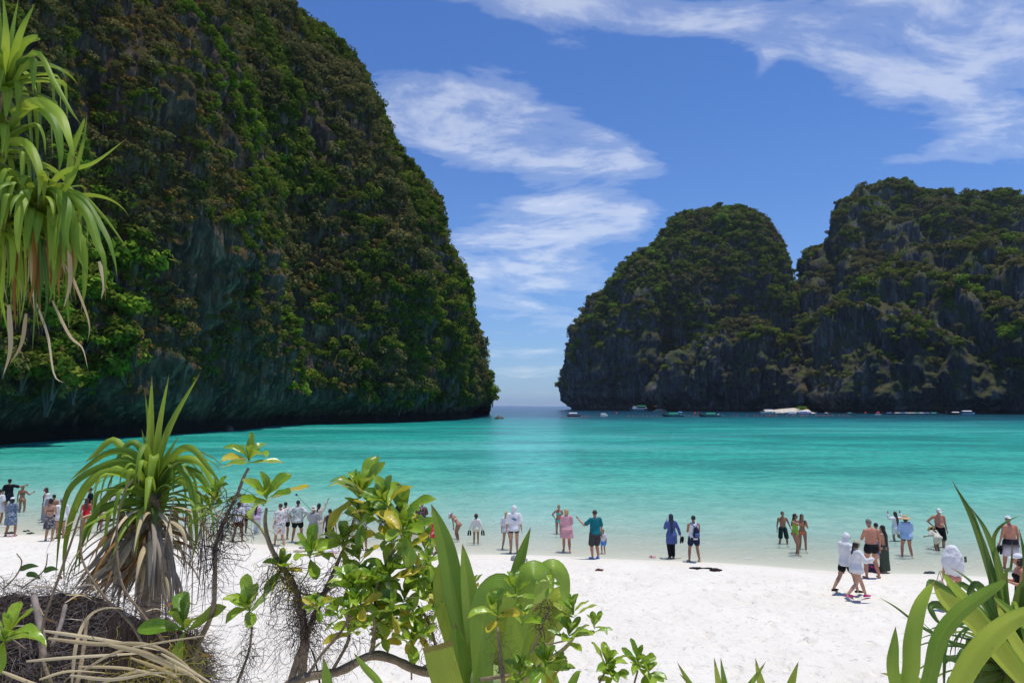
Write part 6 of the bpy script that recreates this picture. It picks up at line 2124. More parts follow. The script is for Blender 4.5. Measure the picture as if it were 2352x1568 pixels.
def phone_at(p, label, rot=0.0):
    V, F = [], []
    M = Matrix.Translation(p) @ Matrix.Rotation(rot, 4, 'Z')
    rbox(V, F, M, (.075, .012, .15))
    o = mesh_obj('phone', V, F, M_RUB, None, False)
    tag(o, label, 'phone')
    V, F = [], []
    rbox(V, F, M @ Matrix.Translation((0, -.0075, 0)), (.066, .002, .138))
    mesh_obj('screen', V, F, M_GLASS, o, False)
    V, F = [], []
    rbox(V, F, M @ Matrix.Translation((-.018, .0085, .052)), (.026, .005, .03))
    mesh_obj('camera_bump', V, F, M_GLASS, o, False)
    return o


def shoe_pair(p, label, mat, hang=True, rot=0.0, cat='shoes', sc=1.0):
    """two sandals or shoes; hanging toe-down from a hand or lying on the sand"""
    root = empty('pair_of_shoes', p, rot, sc)
    tag(root, label, cat)
    for sx in (-1, 1):
        q = Soup()
        if hang:
            for (z, w, d) in [(0, 0, 0)]:
                q.ring_loft([(Vector((sx * .045, 0, .0)), Vector((.030, 0, 0)), Vector((0, .03, 0))), (Vector((sx * .05, 0, -.08)), Vector((.036, 0, 0)), Vector((0, .04, 0))), (Vector((sx * .055, .02, -.18)), Vector((.044, 0, 0)), Vector((0, .026, 0))), (Vector((sx * .055, .03, -.25)), Vector((.030, 0, 0)), Vector((0, .014, 0)))])
        else:
            q.ring_loft([(Vector((sx * .07, -.12, .03)), Vector((.03, 0, 0)), Vector((0, 0, .016))), (Vector((sx * .07, -.04, .03)), Vector((.038, 0, 0)), Vector((0, 0, .018))), (Vector((sx * .075, .06, .028)), Vector((.045, 0, 0)), Vector((0, 0, .018))), (Vector((sx * .07, .13, .026)), Vector((.03, 0, 0)), Vector((0, 0, .014)))])
        mesh_obj('shoe', q.V, q.F, mat, root)
        s = Soup()
        if hang:
            s.limb((sx * .05, .03, -.02), (sx * .05, .045, -.12), .007, .007)
        else:
            s.limb((sx * .07 - .04, .02, .04), (sx * .07, .07, .06), .008, .008)
            s.limb((sx * .07 + .04, .02, .04), (sx * .07, .07, .06), .008, .008)
        mesh_obj('strap', s.V, s.F, M_RUB, root)
    return root


def crumple(name, xf, yf, label, mat, sx, sy, sz, cat, seed=0, rot=0.0, parts=None):
    """cloth or bag dropped on the sand"""
    p = ground(xf / 1.7415, yf / 1.7415)
    rr = random.Random(seed)
    q = Soup()
    for i in range(5):
        q.ball((rr.uniform(-.35, .35) * sx, rr.uniform(-.3, .3) * sy, sz * rr.uniform(.2, .45)), (sx * rr.uniform(.22, .4), sy * rr.uniform(.22, .4), sz * rr.uniform(.3, .6)))
    root = empty(name, p, rot)
    tag(root, label, cat)
    q.build('fabric' if cat != 'bag' else 'bag_body', mat, root, .016, 1, wrinkle=.03, seed=seed, dec=.6)
    if cat in ('bag', 'backpack'):
        s = Soup()
        pts = [Vector((-.12 * sx / .4, 0, sz * .8)), Vector((-.05, .0, sz * 1.35)), Vector((.05, .0, sz * 1.35)), Vector((.12 * sx / .4, 0, sz * .8))]
        for a, b in zip(pts, pts[1:]):
            s.limb(a, b, .010, .010)
        mesh_obj('strap', s.V, s.F, M_RUB, root)
    return root


def build_people():
    P = person
    LG = 'visitors at the left end of the beach'
    P('person in a black T-shirt and backward black cap, wading at the far left', 30, 2052, 1915, 20, 'm', 'tan', ('down', 'side'), 'stand', 1.1, hair=('short', 'black'), hat=('capback', 'black'), top_w=('tee', 'black'), bot_w=('shorts', 'navy'), group=LG)
    P('person in a dark bikini with one hand held out, beside the black-shirted person', 84, 2062, 1939, 10, 'f', 'tan', ('down', 'gesture'), hair=('tail', 'light'), top_w=('bikini', 'black'), bot_w=('bikini', 'black'), group=LG)
    P('person in a white cap and knee-length blue floral dress', 40, 2144, 1987, 5, 'f', 'tan', ('down', 'front'), 'wide', 1.1, hair=('bob', 'black'), hat=('cap', 'white'), top_w=('dress', 'floraldress'), group=LG)
    P('person in a white top cut by the left edge of the picture', -9, 2098, 1955, 0, 'm', 'tan', ('down', 'down'), top_w=('tee', 'white'), bot_w=('shorts', 'white'), group=LG)
    P('person with long dark hair and sunglasses in black top and grey skirt', 178, 2088, 1948, 110, 'f', 'fair', ('down', 'down'), 'close', hair=('long', 'brown'), glasses=True, top_w=('tank', 'black'), bot_w=('longskirt', 'grey'), group=LG)
    P('person in a white headscarf and long grey robe', 184, 2097, 1971, -30, 'f', 'tan', ('front', 'front'), 'close', hair=None, hat=('hijab', 'white'), top_w=('longdress', 'grey'), group=LG)
    P('bare-shouldered person half hidden behind the halter-top person', 208, 2118, 1976, 10, 'm', 'tan', ('down', 'down'), hair=('short', 'black'), bot_w=('shorts', 'black'), group=LG)
    P('person with a halter back and black and white patterned skirt', 194, 2163, 1993, 8, 'f', 'light', ('front', 'front'), 'stand', 1.05, hair=('bun', 'black'), top_w=('bikini', 'black'), bot_w=('skirt', 'leopard'), group=LG)
    P('person in a loose white long-sleeved shirt, black shorts and pale cap', 240, 2152, 1993, 40, 'm', 'pink', ('front', 'down'), 'stand', 1.1, hair=('short', 'grey'), hat=('cap', 'greyblue'), top_w=('longshirt', 'white'), bot_w=('trunks', 'black'), shoes='charcoal', group=LG)
    LP = 'visitors seen through the pandanus leaves'
    P('person in dark clothes and sunglasses behind the pandanus leaves', 356, 2088, 1949, 130, 'm', 'tan', ('down', 'front'), hair=('short', 'black'), glasses=True, top_w=('tee', 'black'), bot_w=('shorts', 'black'), group=LP)
    P('person in a red top with bare legs behind the pandanus leaves', 340, 2138, 1990, 20, 'f', 'tan', ('down', 'front'), hair=('long', 'brown'), top_w=('tank', 'red'), bot_w=('briefs', 'black'), group=LP)
    P('person in a white hat, white shirt and bright orange shorts', 412, 2128, 1976, 15, 'm', 'pink', ('down', 'down'), 'stand', 1.05, hair=('short', 'grey'), hat=('fedora', 'white'), top_w=('looseshirt', 'fadepink'), bot_w=('shorts', 'orange'), group=LP)
    P('dark-haired person in a white top behind the pandanus crown', 442, 2105, 1960, 0, 'm', 'tan', ('down', 'phone'), hair=('short', 'black'), top_w=('tee', 'white'), bot_w=('shorts', 'navy'), group=LP)
    C = 'visitors left of the bay centre'
    P('person in a white T-shirt and brown shorts behind the root-hung stem', 950, 2165, 2005, 0, 'm', 'brown', ('down', 'down'), 'wide', 1.05, hair=('short', 'black'), top_w=('tee', 'white'), bot_w=('shorts', 'brown'), group=C)
    P('person in a white shirt and black shorts just behind the brown-shorts person', 972, 2135, 1985, 0, 'm', 'brown', ('down', 'down'), 'stand', hair=('short', 'black'), hat=('capback', 'white'), top_w=('tee', 'white'), bot_w=('shorts', 'black'), group=C)
    P('person with waist-long black hair, pink top and white trousers', 1024, 2138, 2004, -10, 'f', 'tan', ('down', 'front'), 'close', hair=('verylong', 'black'), top_w=('longshirt', 'lilac'), bot_w=('trousers', 'white'), group=C)
    P('person in matching orange and blue beach-print shirt and shorts', 1118, 2182, 2012, 50, 'm', 'light', ('down', 'front'), 'step', 1.05, hair=('short', 'brown'), top_w=('looseshirt', 'hawaii'), bot_w=('longshorts', 'hawaii'), group=C)
    P('person in print shirt and black shorts half behind the beach-print outfit', 1138, 2158, 2006, 0, 'm', 'tan', ('down', 'down'), hair=('short', 'black'), top_w=('looseshirt', 'hawaii'), bot_w=('shorts', 'black'), group=C)
    P('person with hands on hips in grey palm-print shirt and black shorts', 1188, 2168, 1999, 5, 'm', 'tan', ('hips', 'hips'), 'wide', 1.12, hair=('short', 'black'), top_w=('looseshirt', 'palms'), bot_w=('shorts', 'black'), shoes='white', group=C)
    q = P('person in cream bucket hat, striped shirt and grey shorts holding up a selfie stick', 1250, 2192, 2023, -8, 'm', 'tan', ('phone', 'phone'), 'stand', 1.05, hair=('short', 'black'), hat=('bucket', 'cream'), top_w=('tee', 'stripes'), bot_w=('shorts', 'greyblue'), group=C)
    # selfie stick
    a = q['wr'][0]
    b = at(1186 / 1.7415, 1978 / 1.7415, a.y + .2)
    rt = empty('selfie_stick', a)
    tag(rt, 'thin dark selfie stick raised over the heads by the striped-shirt person', 'selfie stick')
    V, F = [], []
    tube_bm(V, F, [Vector((0, 0, 0)), (b - a) * .5, b - a], .011, .007, 6)
    mesh_obj('rod', V, F, M_RUB, rt)
    V, F = [], []
    rbox(V, F, Matrix.Translation(b - a) @ Matrix.Rotation(.5, 4, 'Y'), (.09, .04, .075))
    mesh_obj('camera', V, F, M_GLASS, rt)
    P('person in a cream dress with one arm stretched high, behind the striped shirt', 1272, 2166, 2011, -12, 'f', 'tan', ('front', 'high'), 'close', hair=('tail', 'black'), hat=None, top_w=('longdress', 'cream'), group=C)
    P('person in charcoal sleeveless top and black knee-length shorts', 1316, 2200, 2034, 3, 'm', 'tan', ('down', 'down'), 'step', 1.0, hair=('short', 'black'), top_w=('tank', 'tanktop'), bot_w=('longshorts', 'black'), group=C)
    P('person in dark grey shorts and black sandals standing behind the leafy shrub', 1446, 2200, 2032, 0, 'm', 'tan', ('hips', 'front'), 'wide', 1.05, hair=('short', 'black'), top_w=('tee', 'grey'), bot_w=('longshorts', 'charcoal'), shoes='black', group=C)
    P('person in black and white print dress holding one arm out', 1530, 2152, 2018, 60, 'f', 'brown', ('side', 'down'), 'stand', hair=('long', 'black'), top_w=('shirtdress', 'bwdots'), group=C)
    P('bearded person in dark vest and sunglasses facing the beach', 1602, 2146, 1997, 180, 'm', 'tan', ('down', 'down'), 'stand', hair=('beard', 'black'), glasses=True, top_w=('vest', 'vest'), bot_w=('shorts', 'black'), group=C)
    P('person in dark floral shirt and black shorts looking down', 1686, 2150, 2004, -8, 'm', 'tan', ('down', 'front'), 'stand', 1.05, hair=('short', 'black'), headtilt=15, top_w=('looseshirt', 'dkfloral'), bot_w=('shorts', 'black'), group=C)
    P('person in a white sun hat and pale skirt hidden behind the rosettes', 1648, 2204, 2046, 0, 'f', 'tan', ('down', 'front'), 'stand', hair=('long', 'brown'), hat=('sun', 'white'), top_w=('shirtdress', 'cream'), group=C)
    q = P('person in straw hat, black swimwear and red floral wrap, looking at a phone', 1738, 2214, 2040, 50, 'f', 'pink', ('front', 'front'), 'stand', 1.15, hair=('bob', 'blond'), hat=('bucket', 'straw'), headtilt=20, top_w=('looseshirt', 'redfloral'), bot_w=('skirt', 'redfloral'), group=C)
    phone_at(q['wr'][0] + Vector((0, -.03, .03)), 'phone held by the person in the red floral wrap')
    M_ = 'visitors at the bay centre'
    P('person in a floppy white sun hat and white bikini, bending forward', 1834, 2166, 2046, 62, 'f', 'tan', ('fwdlow', 'fwdlow'), 'bend', lean=42, headtilt=25, hair=None, hat=('sun', 'white'), top_w=('bikini', 'whitefloral'), bot_w=('bikini', 'pink'), group=M_)
    q = P('child in black bucket hat and cream hooded top with a shoe in each hand', 1904, 2178, 2056, 0, 'f', 'tan', ('out', 'out'), 'stand', child=True, hair=('bob', 'brown'), hat=('bucket', 'black'), top_w=('hoodie', 'fadecream'), bot_w=('trunks', 'cream'), group=M_)
    shoe_pair(q['wr'][0], 'black and white shoes held in the left hand of the child in cream', CL['black'], rot=.3, sc=.85)
    shoe_pair(q['wr'][1], 'black and white shoes held in the right hand of the child in cream', CL['black'], rot=-.3, sc=.85)
    q = P('person in white hood, white T-shirt with blue wave print and black trunks', 2056, 2212, 2021, 0, 'm', 'light', ('down', 'down'), 'stand', 1.05, hair=None, hat=('hood', 'white'), top_w=('looseshirt', 'white'), bot_w=('trunks', 'slate'), group=M_)
    # wave print on its back: raised flat print following the back
    V, F = [], []
    rr = random.Random(4)
    for i in range(26):
        a_ = rr.uniform(0, 6.28); r_ = rr.uniform(0, 1) ** .6
        c_ = Vector((math.cos(a_) * r_ * .095, 0, 1.27 + math.sin(a_) * r_ * .062))
        s_ = rr.uniform(.008, .024)
        k_ = len(V)
        an_ = rr.uniform(0, 3)
        for j in range(6):
            th_ = an_ + j * math.pi / 3
            V.append(Vector((c_.x + s_ * 1.4 * math.cos(th_), -.172 + abs(c_.x) * .25 - .0005 * i, c_.z + s_ * .7 * math.sin(th_))))
        F.append(tuple(range(k_, k_ + 6)))
    pr = mesh_obj('wave_print', V, F, print_mat('print_wave', (0.10, 0.22, 0.42), [(0.45, 0.62, 0.75), (0.03, 0.06, 0.14)], 40, .5), q['root'])
    P('person with bare legs mostly hidden behind the white-hooded person', 2026, 2198, 2044, -20, 'f', 'light', ('down', 'down'), 'wide', hair=('bob', 'blond'), top_w=('looseshirt', 'whitefloral'), bot_w=('trunks', 'greyblue'), group=M_)
    P('person in a turquoise bikini with short hair and hand on hip, facing the beach', 2236, 2149, 2017, 172, 'f', 'pink', ('down', 'hips'), 'contra', 1.12, hair=('short', 'light'), top_w=('bikini', 'aqua'), bot_w=('bikini', 'aqua'), group=M_)
    P('blond person in a loose pink shirt dress', 2267, 2209, 2033, 3, 'f', 'pink', ('front', 'front'), 'step', 1.2, hair=('bob', 'blond'), top_w=('shirtdress', 'pink'), group=M_)
    P('person in teal T-shirt, dark shorts and blue water shoes raising a hand', 2382, 2234, 2038, 22, 'm', 'pink', (((.20, .10, -.20), (.34, .30, .0)), 'down'), 'stand', 1.15, hair=('short', 'brown'), glasses=True, top_w=('tee', 'teal'), bot_w=('longshorts', 'charcoal'), shoes='brightblue', group=M_)
    P('small child in white shirt and blue shorts half behind the teal shirt', 2414, 2214, 2118, 150, 'm', 'tan', ('down', 'down'), child=True, hair=('short', 'light'), top_w=('tee', 'whitefloral'), bot_w=('shorts', 'brightblue'), group=M_)
    Rr = 'visitors right of the bay centre'
    q = P('person in dark headscarf, long blue tunic and black trousers', 2688, 2233, 2054, 8, 'f', 'tan', ('face', 'out'), 'close', 1.05, hair=None, hat=('hijab', 'slate'), top_w=('tunic', 'blue'), bot_w=('trousers', 'black'), group=Rr)
    shoe_pair(q['wr'][1] + Vector((.05, 0, .02)), 'dark sandals dangling from the hand of the blue tunic wearer', CL['black'], rot=.6)
    q = P('person in white sleeveless top and navy shorts wearing a blue backpack', 2778, 2246, 2060, 5, 'm', 'tan', ('front', 'front'), 'wide', 1.1, hair=('short', 'black'), top_w=('tank', 'white'), bot_w=('shorts', 'navy'), shoes='khaki', group=Rr)
    # backpack
    bk = empty('backpack', q['root'].location, R(5), q['k'])
    tag(bk, 'small navy blue backpack worn over the white sleeveless top', 'backpack')
    s = Soup()
    s.ring_loft([(Vector((.03, -.20, .93)), Vector((.11, 0, 0)), Vector((0, .06, 0))), (Vector((.03, -.21, 1.02)), Vector((.13, 0, 0)), Vector((0, .085, 0))), (Vector((.03, -.20, 1.18)), Vector((.115, 0, 0)), Vector((0, .08, 0))), (Vector((.02, -.185, 1.30)), Vector((.08, 0, 0)), Vector((0, .055, 0))), (Vector((.02, -.18, 1.335)), Vector((.04, 0, 0)), Vector((0, .03, 0)))])
    s.build('bag_body', CL['navy'], bk, .012, 2, wrinkle=.006)
    s = Soup()
    s.ring_loft([(Vector((.03, -.29, .98)), Vector((.08, 0, 0)), Vector((0, .02, 0))), (Vector((.03, -.295, 1.05)), Vector((.085, 0, 0)), Vector((0, .025, 0))), (Vector((.03, -.285, 1.12)), Vector((.07, 0, 0)), Vector((0, .018, 0)))])
    mesh_obj('pocket', s.V, s.F, CL['blue'], bk)
    for sx in (-1, 1):
        s = Soup()
        s.limb((sx * .02 + .02, -.20, 1.32), (sx * .10, -.14, 1.42), .016, .018); s.limb((sx * .10, -.14, 1.42), (sx * .13, -.02, 1.475), .018, .018)
        s.limb((sx * .13, -.16, 1.1), (sx * .10 + .02, -.17, .97), .010, .010)
        mesh_obj('strap', s.V, s.F, CL['blue'], bk)
    P('bare-chested person in dark floral shorts standing ankle-deep, facing the beach', 3134, 2190, 2044, 176, 'm', 'tan', ('out', 'down'), 'wide', .98, hair=('short', 'black'), bot_w=('longshorts', 'dkgreenfloral'), group=Rr)
    q = P('person in lime green swimsuit and sunglasses stretching out a phone', 3184, 2221, 2052, 222, 'f', 'tan', ('down', 'reach'), 'cross', 1.08, hair=('long', 'black'), glasses=True, top_w=('swimsuit', 'green'), group=Rr)
    q2 = P('person in coral bikini and sunglasses leaning against the green swimsuit', 3212, 2208, 2054, 170, 'f', 'tan', ('chest', 'up'), 'step', .98, hair=('long', 'black'), glasses=True, top_w=('bikini', 'coral'), bot_w=('bikini', 'orangefloral'), group=Rr)
    phone_at(q['wr'][1] + Vector((0, 0, .06)), 'black phone held out for a selfie by the green swimsuit wearer', .4)
    phone_at(q['wr'][0] + Vector((-.02, 0, -.02)), 'second dark phone hanging in the lowered hand of the green swimsuit wearer', .9)
    F_ = 'visitors at the right end of the beach'
    P('person in white hooded top and black shorts walking right', 3390, 2374, 2131, -72, 'm', 'light', ('front', 'down'), 'walk2', 1.0, hair=None, hat=('hood', 'white'), glasses=True, headtilt=10, top_w=('hoodie', 'white'), bot_w=('shorts', 'black'), shoes='black', group=F_)
    P('person in khaki cap, oversized white shirt and pink water shoes walking right', 3432, 2397, 2160, -80, 'f', 'fair', ('down', 'gesture'), 'walk', 1.0, hair=('tail', 'black'), hat=('cap', 'khaki'), headtilt=6, top_w=('longshirt', 'white'), shoes='hotpink', group=F_)
    P('broad bare-backed person in black trunks with head bowed', 3492, 2312, 2074, 8, 'm', 'pink', ('chest', 'down'), 'wide', 1.18, headtilt=24, hair=('short', 'grey'), bot_w=('trunks', 'black'), group=F_)
    P('young person in bright blue shorts between the bare back and the green skirt', 3512, 2268, 2089, -15, 'm', 'tan', ('front', 'front'), 'step', .95, hair=('short', 'black'), bot_w=('longshorts', 'brightblue'), group=F_)
    P('person with long black hair, bare back and long dark green skirt', 3540, 2290, 2098, 35, 'f', 'light', ('front', 'front'), 'close', 1.0, hair=('verylong', 'black'), top_w=('bikini', 'rose'), bot_w=('longskirt', 'dkgreen'), group=F_)
    P('person with long brown hair in white shirt and shorts lifting one foot in the water', 3588, 2184, 2044, 15, 'f', 'tan', ('hair', 'hair'), 'kick', 1.0, hair=('verylong', 'brown'), top_w=('longshirt', 'white'), bot_w=('shorts', 'white'), group=F_)
    P('person in wide straw hat, light blue shirt and black shorts', 3630, 2233, 2060, -5, 'm', 'pink', ('chest', 'chest'), 'wide', 1.12, hair=('bob', 'brown'), hat=('sun', 'straw'), top_w=('longshirt', 'ltblue'), bot_w=('trunks', 'black'), group=F_)
    P('bare-chested person in white cap and black and white shorts, facing the beach', 3762, 2205, 2031, 172, 'm', 'pink', ('down', 'hips'), 'stand', 1.18, hair=('short', 'grey'), hat=('cap', 'white'), headtilt=15, bot_w=('longshorts', 'blackwhiteshort'), group=F_)
    P('person in straw hat and cream shorts bending over before the white-capped person', 3755, 2216, 2108, 8, 'f', 'tan', ('gesture', 'chest'), 'bend', 1.25, lean=46, hair=('long', 'black'), hat=('sun', 'straw'), top_w=('looseshirt', 'cream'), bot_w=('shorts', 'cream'), group=F_)
    q = P('person draped in a big white cloth over head and shoulders, pink bikini below', 3822, 2436, 2185, -25, 'f', 'pink', ('down', 'phone'), 'step', 1.0, hair=None, hat=('cloth', 'white'), top_w=('bikini', 'rose'), bot_w=('bikini', 'rose'), group=F_)
    phone_at(at(3862 / 1.7415, 2236 / 1.7415, q['root'].location.y - .2), 'black phone held up by the white-cloth wearer', .3)
    # straw bag carried by the same person
    bg = empty('woven_bag', at(3756 / 1.7415, 2330 / 1.7415, q['root'].location.y - .1))
    tag(bg, 'long woven straw bag hanging beside the white-cloth wearer', 'bag')
    s = Soup()
    s.ring_loft([(Vector((.06, 0, -.30)), Vector((.13, 0, 0)), Vector((0, .07, 0))), (Vector((.03, 0, -.12)), Vector((.14, 0, 0)), Vector((0, .08, 0))), (Vector((.01, 0, .06)), Vector((.10, 0, 0)), Vector((0, .05, 0)))])
    s.build('bag_body', plain('woven_straw', (0.42, 0.33, 0.25), 0.9, 0.1, .4, 60), bg, .014, 1, wrinkle=.008)
    s = Soup(); s.limb((-.06, 0, .05), (.03, 0, .30), .010, .010); s.limb((.09, 0, .05), (.04, 0, .30), .010, .010)
    mesh_obj('strap', s.V, s.F, CL['khaki'], bg)
    q = P('heavy bare-backed person in white cap and fading grey shorts carrying sandals', 4050, 2282, 2062, 3, 'm', 'pink', ('bag', 'down'), 'step', 1.28, hair=('short', 'grey'), hat=('capback', 'white'), headtilt=12, bot_w=('longshorts', 'fadeshort'), group=F_)
    shoe_pair(q['wr'][0] + Vector((.02, 0, 0)), 'black sandals in the hand of the heavy bare-backed person', CL['black'], rot=.2, sc=1.25)
    P('person in white cap and black swimwear cut by the right edge of the picture', 4100, 2560, 2212, 70, 'f', 'pink', ('front', 'front'), 'stand', 1.1, hair=('bob', 'black'), hat=('cap', 'white'), top_w=('swimsuit', 'black'), group=F_)


build_people()


# ------------------------------------------------------------------ things left on the sand
def build_litter():
    crumple('beach_bag', 2066, 2240, 'grey patterned bag lying on the sand below the white-hooded person', stripe_mat('bag_check', (.45, .46, .48), (.14, .15, .17), 24), .34, .26, .20, 'bag', 3)
    crumple('folded_clothes', 2094, 2243, 'small pile of grey clothes next to the patterned bag', CL['grey'], .30, .2, .09, 'clothes', 5)
    crumple('black_scarf', 2802, 2273, 'black cloth strewn on the sand right of the backpacker', CL['black'], .62, .14, .04, 'cloth', 8)
    crumple('black_garment', 2862, 2281, 'crumpled black and red garment beside the strewn black cloth', print_mat('print_black_red', (0.02, 0.018, 0.02), [(0.35, 0.06, 0.07)], 18, .58), .34, .14, .07, 'cloth', 9)
    crumple('dropped_hat', 1286, 2206, 'black cap dropped on a white towel behind the leaves', CL['black'], .20, .16, .11, 'hat', 12)
    crumple('white_towel', 1322, 2205, 'white towel lying on the sand next to the black cap', CL['white'], .50, .25, .06, 'towel', 13)
    crumple('pink_cloth', 1340, 2212, 'small pink cloth at the end of the white towel', CL['pink'], .16, .10, .05, 'cloth', 14)
    crumple('pale_bag', 1190, 2206, 'pale beige bundle on the sand behind the small rosette', CL['khaki'], .40, .2, .06, 'cloth', 15)
    crumple('duffel_bag', 3488, 2286, 'dark blue and red bag on the sand behind the bare-backed person', print_mat('print_bag_dark', (0.02, 0.03, 0.07), [(0.45, 0.03, 0.06)], 10, .52), .42, .28, .26, 'bag', 17)
    crumple('dark_shirt', 3718, 2292, 'dark blue garment lying on the sand left of the woven bag', CL['slate'], .36, .14, .06, 'cloth', 18)
    crumple('dark_bag', 3368, 2292, 'small dark bag on the sand left of the white-hooded walker', CL['charcoal'], .2, .12, .06, 'bag', 19)
    crumple('net_bundle', 36, 2134, 'small dark bundle on the sand between the legs of the blue floral dress', CL['charcoal'], .3, .2, .09, 'cloth', 20)
    for (x, y, lab, m, r_, hg) in [(2398, 2282, 'dark red flip-flops lying in the open sand', CL['brown'], 1.2, 0), (2610, 2229, 'pink flip-flops at the edge of the wet sand', CL['pink'], 1.4, 0), (106, 2125, 'dark sandals on the sand right of the blue floral dress', CL['black'], 1.1, 0),
                                   (122, 2134, 'second dark pair of sandals, nearer the viewer', CL['black'], 1.3, 0), (42, 2146, 'pink sandals at the feet of the blue floral dress wearer', CL['pink'], .4, 0), (2008, 2306, 'dark sandals peeping behind the lily leaves', CL['slate'], 1.0, 0), (1210, 2192, 'grey shoes beside the beige bundle', CL['grey'], .8, 0), (238, 2138, 'black sandals behind the white-shirted person', CL['black'], .5, 0)]:
        shoe_pair(ground(x / 1.7415, y / 1.7415), lab, m, False, r_, 'sandals')


build_litter()
# ------------------------------------------------------------------ boats
M_WHITE = plain('boat_white', (0.86, 0.86, 0.85), 0.35, 0.4, .05)
M_HULLD = plain('boat_dark_wood', (0.075, 0.045, 0.03), 0.6, 0.3)
M_HULLR = plain('boat_prow_wood', (0.34, 0.12, 0.06), 0.6, 0.3)
M_HULLK = plain('boat_hull_maroon', (0.07, 0.02, 0.03), 0.4)
M_HULLB = plain('boat_hull_teal', (0.04, 0.22, 0.26), 0.5)
M_BLUE = plain('boat_blue', (0.05, 0.14, 0.42), 0.5)
M_CGREEN = plain('canopy_green', (0.03, 0.34, 0.14), 0.8)
M_CTURQ = plain('canopy_turquoise', (0.10, 0.55, 0.50), 0.8)
M_CBLUE = plain('canopy_blue', (0.10, 0.28, 0.60), 0.8)
M_METAL = plain('boat_metal', (0.30, 0.30, 0.31), 0.35, .5, metallic=.6)
M_WIN = plain('boat_window', (0.02, 0.03, 0.045), 0.1, .6)
M_RIB = plain('ribbon_red', (0.65, 0.06, 0.04), 0.8)
M_BUOY = plain('buoy_red', (0.75, 0.07, 0.03), 0.5)


def hull(name, L, W_, Hh, bow=1.0, stern=.75, mat=None, parent=None, bowh=0.6, sternh=0.05, z0=-.25, pt=1.6):
    """open boat shell along +x (bow at +x) with thickness"""
    n, m = 16, 9
    V, F = [], []
    for sh in (0, 1):
        for i in range(n):
            t = i / (n - 1)
            x = -L / 2 + L * t
            w = W_ / 2 * (stern + (1 - stern) * min(1, t * 3)) * (1 - max(0, (t - .5) / .5) ** pt) + .02
            top = Hh + bowh * max(0, (t - .45) / .55) ** 2.2 + sternh * (1 - t) ** 3
            keel = z0 + (top - z0) * max(0, (t - .82) / .18) ** 2.2 * .85
            for j in range(m):
                a = -math.pi / 2 + math.pi * j / (m - 1)
                c = math.copysign(abs(math.sin(a)) ** .75, math.sin(a))
                zz = top + (keel - top) * math.cos(a) ** .6
                q = .93 if sh else 1.0
                V.append(Vector((x * (1 if not sh else .985), c * w * q, zz + (.06 if sh and 0 < j < m - 1 else 0))))
    for sh in (0, 1):
        o = sh * n * m
        for i in range(n - 1):
            for j in range(m - 1):
                k = o + i * m + j
                f = (k, k + 1, k + m + 1, k + m)
                F.append(f if not sh else f[::-1])
    for i in range(n - 1):
        for j in (0, m - 1):
            a, b = i * m + j, (i + 1) * m + j
            F.append((a, b, b + n * m, a + n * m))
    for j in range(m - 1):
        F.append((j, j + 1, n * m + j + 1, n * m + j))
    return mesh_obj(name, V, F, mat, parent)


def slab(name, x0, x1, y0, y1, z, th, mat, parent, camber=0.12):
    V, F = [], []
    n = 5
    for s in (0, 1):
        for xx in (x0, x1):
            for j in range(n):
                t = j / (n - 1)
                V.append(Vector((xx, y0 + (y1 - y0) * t, z + camber * math.sin(t * math.pi) - s * th)))
    for j in range(n - 1):
        F.append((j, j + 1, n + j + 1, n + j))
        F.append((2 * n + j, 3 * n + j, 3 * n + j + 1, 2 * n + j + 1))
    for a, b in ((0, n), (n - 1, 2 * n - 1)):
        F.append((a, b, b + 2 * n, a + 2 * n))
    for s in (0, n):
        for j in range(n - 1):
            F.append((s + j, s + j + 1, 2 * n + s + j + 1, 2 * n + s + j))
    return mesh_obj(name, V, F, mat, parent, False)


def bar(name, a, b, r, mat, parent):
    V, F = [], []
    tube_bm(V, F, [Vector(a), (Vector(a) + Vector(b)) / 2, Vector(b)], r, r, 5, n=3)
    return mesh_obj(name, V, F, mat, parent)


def boxp(name, c, s, mat, parent, rot=None):
    V, F = [], []
    M = Matrix.Translation(c)
    if rot is not None:
        M = M @ rot
    rbox(V, F, M, s, .12)
    return mesh_obj(name, V, F, mat, parent, False)


